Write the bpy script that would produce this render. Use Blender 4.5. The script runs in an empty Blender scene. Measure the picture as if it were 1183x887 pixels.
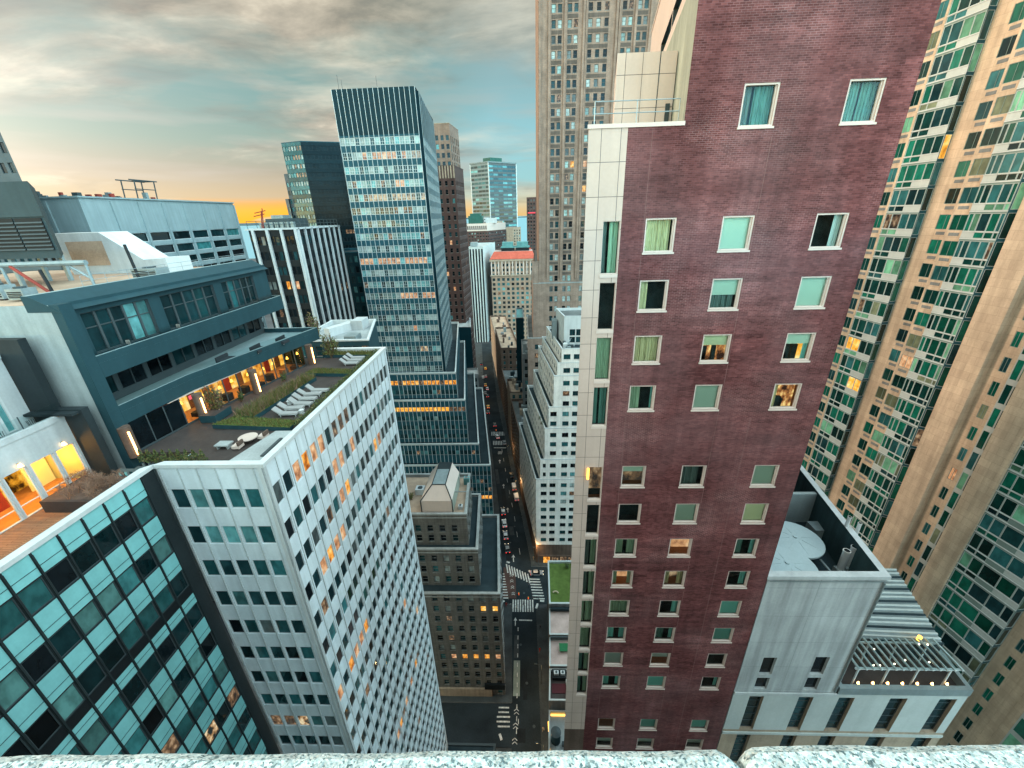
import bpy, math, random
from mathutils import Vector, Matrix
from mathutils.bvhtree import BVHTree

R = random.Random(7)
scene = bpy.context.scene
COL = scene.collection
CAM_Z = 120.0

# ------------------------------------------------------------------ camera
# image axes (right, down, forward) of the photograph's lens in world axes
CR = Matrix(((0.99920947, -0.01393166, -0.03723356),
             (0.02887727, -0.38934529, 0.9206391),
             (-0.02732274, -0.92098651, -0.3886352)))
FOC = 462.276
cam_d = bpy.data.cameras.new('camera')
cam = bpy.data.objects.new('camera', cam_d)
COL.objects.link(cam)
r_, d_, f_ = CR.col[0], CR.col[1], CR.col[2]
cam.matrix_world = Matrix(((r_[0], -d_[0], -f_[0], 0), (r_[1], -d_[1], -f_[1], 0), (r_[2], -d_[2], -f_[2], CAM_Z), (0, 0, 0, 1)))
cam_d.sensor_width = 36.0
cam_d.lens = FOC / 1183.0 * 36.0
cam_d.clip_start = 0.05
cam_d.clip_end = 60000
scene.camera = cam


def project(p):
    v = Vector(p) - Vector((0, 0, CAM_Z))
    c = CR.transposed() @ v
    if c.z <= 0.1:
        return None
    return 591.5 + FOC * c.x / c.z, 443.5 + FOC * c.y / c.z, c.z


# ------------------------------------------------------------------ materials
M = {}


def nmat(name):
    m = bpy.data.materials.new(name)
    m.use_nodes = True
    nt = m.node_tree
    nt.nodes.clear()
    out = nt.nodes.new('ShaderNodeOutputMaterial')
    M[name] = m
    return m, nt, out


def N(nt, typ, **kw):
    n = nt.nodes.new(typ)
    for k, v in kw.items():
        if k.startswith('i_'):
            key = k[2:]
            key = int(key) if key.isdigit() else key.replace('_', ' ')
            n.inputs[key].default_value = v
        else:
            setattr(n, k, v)
    return n


def L(nt, a, b):
    nt.links.new(a, b)


def c4(c):
    return (c[0], c[1], c[2], 1)


def math_node(nt, op, a, b=None):
    n = N(nt, 'ShaderNodeMath', operation=op)
    for i, v in enumerate((a, b)):
        if v is None:
            continue
        if hasattr(v, 'is_linked') or hasattr(v, 'links'):
            L(nt, v, n.inputs[i])
        else:
            n.inputs[i].default_value = v
    return n.outputs[0]


def mixc(nt, fac, a, b, blend='MIX'):
    n = N(nt, 'ShaderNodeMix', data_type='RGBA', blend_type=blend)
    for i, v in ((0, fac), (6, a), (7, b)):
        if isinstance(v, (int, float)):
            n.inputs[i].default_value = v
        elif isinstance(v, (tuple, list)):
            n.inputs[i].default_value = c4(v)
        else:
            L(nt, v, n.inputs[i])
    return n.outputs[2]


def ramp(nt, fac, stops):
    n = N(nt, 'ShaderNodeValToRGB')
    cr = n.color_ramp
    while len(cr.elements) < len(stops):
        cr.elements.new(0.5)
    for e, (p, c) in zip(cr.elements, stops):
        e.position = p
        e.color = c4(c) if isinstance(c, (tuple, list)) else (c, c, c, 1)
    L(nt, fac, n.inputs[0])
    return n.outputs[0]


def noise(nt, vec, scale, detail=4, rough=0.55, sc3=None):
    if sc3:
        mp = N(nt, 'ShaderNodeMapping')
        mp.inputs['Scale'].default_value = sc3
        L(nt, vec, mp.inputs['Vector'])
        vec = mp.outputs[0]
    n = N(nt, 'ShaderNodeTexNoise')
    n.inputs['Scale'].default_value = scale
    n.inputs['Detail'].default_value = detail
    n.inputs['Roughness'].default_value = rough
    L(nt, vec, n.inputs['Vector'])
    return n.outputs[0]


def wear(nt, col, var=0.2, streak=0.15, scale=0.35, fine=6.0):
    """large blotches, fine grain and vertical rain streaks in a base colour"""
    pos = N(nt, 'ShaderNodeNewGeometry').outputs['Position']
    a = ramp(nt, noise(nt, pos, scale, 5), [(0.3, 1 - var), (0.72, 1 + var * 0.5)])
    b = ramp(nt, noise(nt, pos, fine, 3), [(0.3, 1 - var * 0.4), (0.7, 1 + var * 0.25)])
    s = ramp(nt, noise(nt, pos, 1.0, 4, sc3=(1.6, 1.6, 0.09)), [(0.35, 1 - streak), (0.65, 1.0)])
    c = mixc(nt, 1.0, col, a, 'MULTIPLY')
    c = mixc(nt, 1.0, c, b, 'MULTIPLY')
    return mixc(nt, 1.0, c, s, 'MULTIPLY')


def bsdf(nt, out, col, rough=0.8, metal=0.0, bump=None, bdist=0.02, spec=0.5, bstr=0.5):
    p = N(nt, 'ShaderNodeBsdfPrincipled')
    if isinstance(col, (tuple, list)):
        p.inputs['Base Color'].default_value = c4(col)
    else:
        L(nt, col, p.inputs['Base Color'])
    if isinstance(rough, (int, float)):
        p.inputs['Roughness'].default_value = rough
    else:
        L(nt, rough, p.inputs['Roughness'])
    p.inputs['Metallic'].default_value = metal
    p.inputs['Specular IOR Level'].default_value = spec
    if bump is not None:
        b = N(nt, 'ShaderNodeBump')
        b.inputs['Distance'].default_value = bdist
        b.inputs['Strength'].default_value = bstr
        L(nt, bump, b.inputs['Height'])
        L(nt, b.outputs[0], p.inputs['Normal'])
    L(nt, p.outputs[0], out.inputs[0])
    return p


def surf(name, col, rough=0.8, var=0.2, streak=0.15, scale=0.35, fine=6.0, metal=0.0, spec=0.12):
    m, nt, out = nmat(name)
    c = wear(nt, col, var, streak, scale, fine)
    bsdf(nt, out, c, rough, metal, spec=spec)
    return m


def tiled(name, c1, c2, joint, w, h, js=0.02, rough=0.8, offset=0.5, var=0.2, streak=0.12, bump=0.3, bias=0.0, fine=6.0):
    m, nt, out = nmat(name)
    uv = N(nt, 'ShaderNodeUVMap').outputs[0]
    b = N(nt, 'ShaderNodeTexBrick', offset=offset)
    b.inputs['Scale'].default_value = 1.0
    b.inputs['Brick Width'].default_value = w
    b.inputs['Row Height'].default_value = h
    b.inputs['Mortar Size'].default_value = js
    b.inputs['Mortar Smooth'].default_value = 0.1
    b.inputs['Bias'].default_value = bias
    b.inputs['Color1'].default_value = c4(c1)
    b.inputs['Color2'].default_value = c4(c2)
    b.inputs['Mortar'].default_value = c4(joint)
    L(nt, uv, b.inputs['Vector'])
    c = wear(nt, b.outputs['Color'], var, streak, fine=fine)
    inv = math_node(nt, 'SUBTRACT', 1.0, b.outputs['Fac'])
    bsdf(nt, out, c, rough, bump=inv, bdist=0.01, bstr=bump, spec=0.1)
    return m


def glass(name, col, rough=0.06, var=0.5, ior=1.34, wob=0.02):
    m, nt, out = nmat(name)
    geo = N(nt, 'ShaderNodeNewGeometry')
    oi = N(nt, 'ShaderNodeObjectInfo')
    rnd = math_node(nt, 'FRACT', math_node(nt, 'ADD', geo.outputs['Random Per Island'], oi.outputs['Random']))
    c = mixc(nt, 1.0, col, ramp(nt, rnd, [(0.0, 1 - var), (1.0, 1 + var)]), 'MULTIPLY')
    # what is dimly seen behind the pane
    n = noise(nt, geo.outputs['Position'], 1.3, 3, sc3=(1, 1, 0.6))
    c = mixc(nt, 1.0, c, ramp(nt, n, [(0.36, 0.7), (0.62, 1.2)]), 'MULTIPLY')
    w = noise(nt, geo.outputs['Position'], 0.55, 2)
    p = bsdf(nt, out, c, rough, bump=w, bdist=wob * 3, bstr=0.35, spec=0.5)
    p.inputs['IOR'].default_value = ior
    return m


def blind(name, col, fold=0.0, rough=0.7):
    m, nt, out = nmat(name)
    geo = N(nt, 'ShaderNodeNewGeometry')
    uv = N(nt, 'ShaderNodeUVMap').outputs[0]
    oi = N(nt, 'ShaderNodeObjectInfo')
    rnd = math_node(nt, 'FRACT', math_node(nt, 'ADD', geo.outputs['Random Per Island'], oi.outputs['Random']))
    c = mixc(nt, 1.0, col, ramp(nt, rnd, [(0.0, 0.75), (1.0, 1.2)]), 'MULTIPLY')
    h = None
    if fold:
        w = N(nt, 'ShaderNodeTexWave', wave_type='BANDS', bands_direction='X')
        w.inputs['Scale'].default_value = fold
        w.inputs['Distortion'].default_value = 3.0
        w.inputs['Detail'].default_value = 1.0
        L(nt, uv, w.inputs['Vector'])
        h = w.outputs['Fac']
    p = bsdf(nt, out, c, rough, bump=h, bdist=0.05, bstr=0.9)
    return m


def lit(name, c_dark, c_mid, c_hot, strength=1.3, scale=0.9, lo=0.35, hi=0.7):
    """a lit room seen through its window: uneven warm lamplight"""
    m, nt, out = nmat(name)
    geo = N(nt, 'ShaderNodeNewGeometry')
    oi = N(nt, 'ShaderNodeObjectInfo')
    off = N(nt, 'ShaderNodeVectorMath', operation='SCALE')
    off.inputs[0].default_value = (13.1, 7.7, 5.3)
    L(nt, oi.outputs['Random'], off.inputs['Scale'])
    add = N(nt, 'ShaderNodeVectorMath', operation='ADD')
    L(nt, geo.outputs['Position'], add.inputs[0])
    L(nt, off.outputs[0], add.inputs[1])
    n = noise(nt, add.outputs[0], scale, 4, 0.6, sc3=(1.3, 1.3, 0.9))
    v = N(nt, 'ShaderNodeTexVoronoi', feature='F1')
    v.inputs['Scale'].default_value = scale * 1.5
    L(nt, add.outputs[0], v.inputs['Vector'])
    f = math_node(nt, 'SUBTRACT', n, math_node(nt, 'MULTIPLY', v.outputs['Distance'], 0.18))
    f = math_node(nt, 'ADD', f, 0.1)
    c = ramp(nt, f, [(lo, c_dark), ((lo + hi) / 2, c_mid), (hi, c_hot)])
    e = N(nt, 'ShaderNodeEmission')
    e.inputs['Strength'].default_value = strength
    L(nt, c, e.inputs['Color'])
    g = N(nt, 'ShaderNodeBsdfGlossy')
    g.inputs['Roughness'].default_value = 0.05
    fr = N(nt, 'ShaderNodeFresnel')
    fr.inputs['IOR'].default_value = 1.35
    mx = N(nt, 'ShaderNodeMixShader')
    L(nt, fr.outputs[0], mx.inputs[0])
    L(nt, e.outputs[0], mx.inputs[1])
    L(nt, g.outputs[0], mx.inputs[2])
    L(nt, mx.outputs[0], out.inputs[0])
    return m


def emit(name, col, strength):
    m, nt, out = nmat(name)
    e = N(nt, 'ShaderNodeEmission')
    e.inputs['Color'].default_value = c4(col)
    e.inputs['Strength'].default_value = strength
    L(nt, e.outputs[0], out.inputs[0])
    return m


def clear_glass(name, tint=(0.75, 0.9, 0.87), ior=1.5):
    m, nt, out = nmat(name)
    t = N(nt, 'ShaderNodeBsdfTransparent')
    t.inputs[0].default_value = c4(tint)
    g = N(nt, 'ShaderNodeBsdfGlossy')
    g.inputs['Roughness'].default_value = 0.03
    fr = N(nt, 'ShaderNodeFresnel')
    fr.inputs['IOR'].default_value = ior
    mx = N(nt, 'ShaderNodeMixShader')
    L(nt, fr.outputs[0], mx.inputs[0])
    L(nt, t.outputs[0], mx.inputs[1])
    L(nt, g.outputs[0], mx.inputs[2])
    L(nt, mx.outputs[0], out.inputs[0])
    return m


def leafmat(name, c1, c2):
    m, nt, out = nmat(name)
    geo = N(nt, 'ShaderNodeNewGeometry')
    c = mixc(nt, geo.outputs['Random Per Island'], c1, c2)
    bsdf(nt, out, c, 0.6, spec=0.3)
    return m


def granite(name):
    m, nt, out = nmat(name)
    pos = N(nt, 'ShaderNodeNewGeometry').outputs['Position']
    v = N(nt, 'ShaderNodeTexVoronoi', feature='F1')
    v.inputs['Scale'].default_value = 430.0
    L(nt, pos, v.inputs['Vector'])
    sep = N(nt, 'ShaderNodeSeparateColor')
    L(nt, v.outputs['Color'], sep.inputs[0])
    c = ramp(nt, sep.outputs[0], [(0.0, (0.05, 0.09, 0.095)), (0.12, (0.13, 0.19, 0.20)), (0.28, (0.32, 0.40, 0.40)), (0.6, (0.44, 0.50, 0.49)), (1.0, (0.56, 0.59, 0.57))])
    n = noise(nt, pos, 60, 4)
    c = mixc(nt, 1.0, c, ramp(nt, n, [(0.3, 0.6), (0.6, 1.1)]), 'MULTIPLY')
    n2 = noise(nt, pos, 260, 3)
    bsdf(nt, out, c, 0.75, bump=n2, bdist=0.004, bstr=1.0)
    return m


# walls
surf('concrete_white', (0.44, 0.46, 0.465), 0.75, 0.14, 0.16)
surf('panel_white', (0.60, 0.66, 0.69), 0.6, 0.10, 0.16, 0.5)
surf('white_paint', (0.52, 0.54, 0.54), 0.6, 0.1, 0.1)
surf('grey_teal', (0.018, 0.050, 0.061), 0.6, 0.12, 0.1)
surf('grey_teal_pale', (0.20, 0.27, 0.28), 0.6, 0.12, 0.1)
surf('dark_wall', (0.022, 0.03, 0.033), 0.6, 0.25, 0.1)
surf('stucco_white', (0.30, 0.335, 0.335), 0.85, 0.16, 0.2, 0.6, 9)
m, nt, out = nmat('brick_red')
uv = N(nt, 'ShaderNodeUVMap').outputs[0]
bk = N(nt, 'ShaderNodeTexBrick', offset=0.5)
for k_, v_ in (('Scale', 1.0), ('Brick Width', 0.25), ('Row Height', 0.084), ('Mortar Size', 0.010), ('Mortar Smooth', 0.1), ('Bias', -0.1)):
    bk.inputs[k_].default_value = v_
bk.inputs['Color1'].default_value = c4((0.098, 0.031, 0.030))
bk.inputs['Color2'].default_value = c4((0.185, 0.064, 0.062))
L(nt, uv, bk.inputs['Vector'])
pos = N(nt, 'ShaderNodeNewGeometry').outputs['Position']
patch = noise(nt, pos, 0.22, 6, 0.62)
L(nt, ramp(nt, patch, [(0.38, (0.10, 0.034, 0.038)), (0.52, (0.19, 0.082, 0.086)), (0.68, (0.29, 0.17, 0.17))]), bk.inputs['Mortar'])
c = bk.outputs['Color']
# odd repaired courses and bleached or sooty batches of brick
cells = N(nt, 'ShaderNodeTexBrick', offset=0.37)
for k_, v_ in (('Scale', 1.0), ('Brick Width', 1.7), ('Row Height', 0.252), ('Mortar Size', 0.0), ('Bias', 0.0)):
    cells.inputs[k_].default_value = v_
cells.inputs['Color1'].default_value = (0.72, 0.72, 0.72, 1)
cells.inputs['Color2'].default_value = (1.25, 1.25, 1.25, 1)
L(nt, uv, cells.inputs['Vector'])
pf = ramp(nt, noise(nt, pos, 0.10, 4), [(0.40, 0.0), (0.62, 1.0)])
c = mixc(nt, pf, c, mixc(nt, 1.0, c, cells.outputs['Color'], 'MULTIPLY'))
c = mixc(nt, math_node(nt, 'MULTIPLY', ramp(nt, noise(nt, pos, 0.16, 5, 0.6), [(0.46, 0.0), (0.66, 1.0)]), 0.30), c, (0.21, 0.125, 0.13))
c = wear(nt, c, 0.3, 0.2, 0.3, 5.0)
c = mixc(nt, 1.0, c, ramp(nt, noise(nt, pos, 1.0, 5, 0.6, sc3=(3.6, 3.6, 0.11)), [(0.30, 1.04), (0.52, 1.0), (0.78, 0.84)]), 'MULTIPLY')
c = mixc(nt, 1.0, c, ramp(nt, noise(nt, pos, 1.0, 5, 0.65, sc3=(0.35, 0.35, 2.2)), [(0.34, 0.78), (0.55, 1.0), (0.72, 1.16)]), 'MULTIPLY')
bsdf(nt, out, c, 0.85, bump=math_node(nt, 'SUBTRACT', 1.0, bk.outputs['Fac']), bdist=0.01, bstr=0.5, spec=0.08)
tiled('annex_panel', (0.43, 0.45, 0.455), (0.40, 0.42, 0.425), (0.27, 0.29, 0.295), 4.2, 2.95, 0.014, offset=0.0, var=0.16, streak=0.34, bump=0.2)
surf('joint_line', (0.21, 0.115, 0.11), 0.8, 0.3, 0.2)
surf('slab_white', (0.235, 0.30, 0.315), 0.7, 0.1, 0.12)
surf('ornate_tan', (0.30, 0.21, 0.155), 0.8, 0.2, 0.15)
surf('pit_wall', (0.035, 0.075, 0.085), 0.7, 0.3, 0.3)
surf('lid_pale', (0.36, 0.44, 0.46), 0.5, 0.12, 0.0)
tiled('panel_cream', (0.46, 0.355, 0.305), (0.44, 0.34, 0.29), (0.10, 0.09, 0.085), 0.9, 1.49, 0.014, rough=0.5, offset=0.0, var=0.08, streak=0.08)
surf('cream_trim', (0.52, 0.42, 0.37), 0.5, 0.06, 0.05)
surf('greenish_concrete', (0.30, 0.32, 0.27), 0.85, 0.2, 0.25)
tiled('panel_cream_light', (0.62, 0.49, 0.42), (0.60, 0.47, 0.405), (0.10, 0.09, 0.085), 0.9, 1.49, 0.014, rough=0.5, offset=0.0, var=0.08, streak=0.08)
tiled('tan_brick', (0.57, 0.43, 0.315), (0.51, 0.38, 0.28), (0.40, 0.30, 0.22), 1.5, 0.96, 0.016, var=0.2, streak=0.24, bump=0.2)
tiled('deco_brick', (0.30, 0.205, 0.16), (0.24, 0.165, 0.13), (0.27, 0.20, 0.16), 0.6, 0.2, 0.02, var=0.28, streak=0.2, bump=0.2)
surf('deco_spandrel', (0.11, 0.085, 0.072), 0.8, 0.3, 0.2)
tiled('limestone', (0.155, 0.15, 0.138), (0.13, 0.125, 0.117), (0.08, 0.08, 0.08), 1.6, 0.7, 0.02, var=0.25, streak=0.3)
surf('limestone_trim', (0.28, 0.29, 0.28), 0.8, 0.2, 0.2)
tiled('white_brick', (0.87, 0.81, 0.76), (0.82, 0.76, 0.71), (0.6, 0.57, 0.53), 0.5, 0.16, 0.02, var=0.16, streak=0.16, bump=0.2)
surf('brown_stone', (0.085, 0.048, 0.042), 0.7, 0.25, 0.2)
surf('brown_low', (0.14, 0.095, 0.075), 0.85, 0.35, 0.3, 0.2)
surf('tan_low', (0.36, 0.28, 0.21), 0.85, 0.25, 0.2)
surf('grey_low', (0.2, 0.21, 0.21), 0.85, 0.3, 0.25)
surf('black_wall', (0.008, 0.011, 0.013), 0.6, 0.2, 0.1, spec=0.2)
surf('steel_blue', (0.014, 0.062, 0.082), 0.45, 0.15, 0.05)
surf('steel_blue_dark', (0.003, 0.022, 0.030), 0.5, 0.15, 0.05)
surf('curtain_panel', (0.21, 0.50, 0.51), 0.35, 0.1, 0.08, 0.8)
surf('far_grey', (0.085, 0.10, 0.105), 0.7, 0.15, 0.08)
glass('g_far_black', (0.003, 0.008, 0.010), 0.15, ior=1.16)
surf('grey_band', (0.14, 0.18, 0.185), 0.6, 0.12, 0.08)
surf('plant_dark', (0.035, 0.055, 0.06), 0.6, 0.15, 0.1)
surf('pale_panel', (0.42, 0.45, 0.44), 0.5, 0.12, 0.08)
surf('alu', (0.50, 0.53, 0.53), 0.4, 0.08, 0.05, metal=0.3)
surf('alu_dark', (0.05, 0.065, 0.07), 0.4, 0.1, 0.05)
surf('steel', (0.72, 0.73, 0.73), 0.3, 0.1, 0.1, metal=0.6)
surf('galv', (0.25, 0.30, 0.31), 0.45, 0.15, 0.15, metal=0.4)
surf('red_roof', (0.42, 0.09, 0.06), 0.8, 0.2, 0.1)
surf('copper_roof', (0.10, 0.24, 0.24), 0.6, 0.25, 0.15)
surf('green_dark_roof', (0.025, 0.09, 0.075), 0.6, 0.2, 0.1)
surf('roof_grey', (0.12, 0.13, 0.13), 0.9, 0.35, 0.0, 0.25)
surf('roof_tan', (0.36, 0.26, 0.19), 0.9, 0.35, 0.0, 0.3)
surf('roof_dark', (0.022, 0.036, 0.042), 0.85, 0.35, 0.0, 0.3)
surf('roof_pale', (0.30, 0.325, 0.325), 0.85, 0.25, 0.0, 0.3)
surf('roof_pink', (0.42, 0.31, 0.28), 0.9, 0.25, 0.0, 0.4)
surf('floor_orange', (0.42, 0.22, 0.09), 0.6, 0.2, 0.0, 1.0)
surf('deck_dark', (0.055, 0.045, 0.042), 0.7, 0.25, 0.0, 0.6)
tiled('deck_wood', (0.30, 0.15, 0.08), (0.24, 0.12, 0.065), (0.05, 0.03, 0.02), 3.0, 0.14, 0.012, var=0.2, streak=0.0)
surf('fabric_grey', (0.27, 0.27, 0.265), 0.9, 0.08, 0.0)
surf('fabric_dark', (0.03, 0.035, 0.04), 0.9, 0.1, 0.0)
surf('rust_red', (0.24, 0.04, 0.03), 0.6, 0.2, 0.1)
granite('granite')
# ground
surf('asphalt', (0.022, 0.031, 0.036), 0.95, 0.45, 0.0, 0.12, 3.0, spec=0.1)
surf('asphalt_red', (0.085, 0.05, 0.042), 0.85, 0.25, 0.0, 0.3, 3.0)
surf('paving', (0.055, 0.064, 0.067), 0.9, 0.35, 0.0, 0.3, 4.0, spec=0.1)
surf('asphalt_new', (0.013, 0.018, 0.021), 0.9, 0.3, 0.0, 0.5, 4.0, spec=0.15)
surf('asphalt_worn', (0.05, 0.058, 0.06), 0.9, 0.35, 0.0, 0.5, 4.0, spec=0.1)
surf('city_ground', (0.06, 0.065, 0.07), 0.9, 0.4, 0.0, 0.02, 0.5)
surf('paint_white', (0.56, 0.56, 0.53), 0.8, 0.5, 0.0, 1.5, 9)
surf('lane_green', (0.20, 0.24, 0.21), 0.8, 0.25, 0.0, 0.6)
surf('hills_mat', (0.05, 0.08, 0.09), 0.9, 0.2, 0.0, 0.01)
m, nt, out = nmat('water')
pos = N(nt, 'ShaderNodeNewGeometry').outputs['Position']
bsdf(nt, out, (0.10, 0.26, 0.32), 0.35, bump=noise(nt, pos, 0.05, 3), bdist=1.0)
surf('grass', (0.075, 0.115, 0.028), 0.95, 0.3, 0.0, 0.6, 14)
leafmat('leaf_green', (0.035, 0.065, 0.018), (0.10, 0.13, 0.03))
leafmat('leaf_dry', (0.16, 0.11, 0.035), (0.09, 0.11, 0.03))
leafmat('leaf_hedge', (0.02, 0.045, 0.015), (0.07, 0.09, 0.03))
leafmat('twig', (0.16, 0.085, 0.055), (0.26, 0.16, 0.11))
leafmat('bark', (0.07, 0.045, 0.03), (0.09, 0.06, 0.04))
# glazing
glass('g_dark', (0.008, 0.030, 0.035), ior=1.32)
glass('g_teal', (0.018, 0.085, 0.092), ior=1.34)
glass('g_mid', (0.08, 0.22, 0.225))
glass('g_pale', (0.17, 0.25, 0.24), 0.2, ior=1.4)
glass('g_black', (0.004, 0.007, 0.009), 0.08, ior=1.28)
glass('g_green', (0.005, 0.085, 0.058), 0.08, ior=1.42)
glass('g_green_dark', (0.003, 0.026, 0.023), 0.08, ior=1.4)
glass('g_green_pale', (0.10, 0.26, 0.17), 0.15, ior=1.35)
glass('g_olive', (0.12, 0.14, 0.09), 0.15)
glass('g_grey', (0.08, 0.095, 0.095), 0.15)
glass('g_white', (0.24, 0.285, 0.275), 0.25, var=0.25, ior=1.35)
glass('g_block_dark', (0.004, 0.018, 0.021), 0.06, ior=1.32)
glass('g_block_mid', (0.03, 0.13, 0.135), 0.08, ior=1.35)
glass('g_block_pale', (0.09, 0.22, 0.21), 0.1, ior=1.35)
clear_glass('pane_clear', (0.86, 0.93, 0.91), 1.27)
clear_glass('rail_glass', (0.8, 0.9, 0.9), 1.45)
blind('b_mint', (0.40, 0.545, 0.44))
blind('b_olive', (0.62, 0.68, 0.42))
blind('b_teal', (0.20, 0.62, 0.56))
blind('b_grey', (0.42, 0.50, 0.46))
blind('c_yellow', (0.60, 0.56, 0.31), 2.2)
blind('c_teal', (0.09, 0.25, 0.215), 1.9)
blind('c_green', (0.30, 0.46, 0.31), 2.0)
blind('c_dark', (0.09, 0.15, 0.135), 1.8)
surf('room_dark', (0.03, 0.058, 0.062), 0.9, 0.5, 0.0, 1.6)
lit('lit_amber', (0.30, 0.07, 0.01), (0.95, 0.38, 0.05), (1.0, 0.72, 0.25), 1.15)
lit('lit_gold', (0.55, 0.2, 0.02), (1.0, 0.48, 0.06), (1.0, 0.8, 0.35), 1.25)
lit('lit_peach', (0.28, 0.12, 0.06), (0.75, 0.38, 0.18), (1.0, 0.75, 0.45), 1.0)
lit('lit_room', (0.03, 0.015, 0.01), (0.42, 0.16, 0.05), (1.0, 0.68, 0.25), 1.2, 1.6, 0.38, 0.62)
lit('lit_mixed', (0.02, 0.03, 0.03), (0.5, 0.28, 0.12), (0.95, 0.8, 0.5), 0.9, 1.2, 0.42, 0.62)
lit('lit_dim', (0.04, 0.035, 0.03), (0.22, 0.13, 0.07), (0.6, 0.42, 0.25), 0.8, 1.2, 0.4, 0.68)
lit('lit_office', (0.12, 0.11, 0.09), (0.52, 0.42, 0.28), (0.95, 0.75, 0.45), 0.75, 0.9, 0.36, 0.66)
lit('lit_lobby', (0.05, 0.018, 0.003), (0.80, 0.30, 0.02), (1.0, 0.58, 0.08), 1.2, 0.75, 0.36, 0.58)
lit('lit_lobby_green', (0.03, 0.04, 0.012), (0.22, 0.20, 0.04), (0.95, 0.5, 0.06), 1.0, 1.1, 0.34, 0.66)
surf('bay_frame', (0.17, 0.23, 0.215), 0.4, 0.1, 0.05)
surf('maroon', (0.07, 0.018, 0.022), 0.7, 0.15, 0.0)
emit('lamp_warm', (1.0, 0.55, 0.18), 9.0)
emit('lamp_white', (1.0, 0.85, 0.6), 7.0)
emit('lamp_amber', (1.0, 0.5, 0.08), 4.0)
emit('tail_red', (1.0, 0.05, 0.04), 2.5)
emit('screen_pink', (0.9, 0.3, 0.8), 1.2)
emit('sign_red', (0.95, 0.12, 0.16), 1.2)
surf('car_black', (0.012, 0.013, 0.015), 0.25, 0.1, 0.0, spec=0.6)
surf('car_white', (0.7, 0.71, 0.71), 0.3, 0.05, 0.0, spec=0.6)
surf('car_grey', (0.2, 0.21, 0.22), 0.3, 0.05, 0.0, spec=0.6)
surf('car_yellow', (0.75, 0.42, 0.03), 0.3, 0.05, 0.0, spec=0.6)
surf('rubber', (0.02, 0.02, 0.02), 0.9, 0.1, 0.0)
surf('skin', (0.45, 0.28, 0.2), 0.6, 0.05, 0.0)
surf('cloth_dark', (0.03, 0.035, 0.05), 0.9, 0.1, 0.0)
surf('cloth_red', (0.35, 0.04, 0.04), 0.9, 0.1, 0.0)
surf('cloth_tan', (0.4, 0.32, 0.22), 0.9, 0.1, 0.0)
surf('table_green', (0.02, 0.12, 0.05), 0.7, 0.1, 0.0)

# ------------------------------------------------------------------ mesh building
OCC_V, OCC_F = [], []


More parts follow.
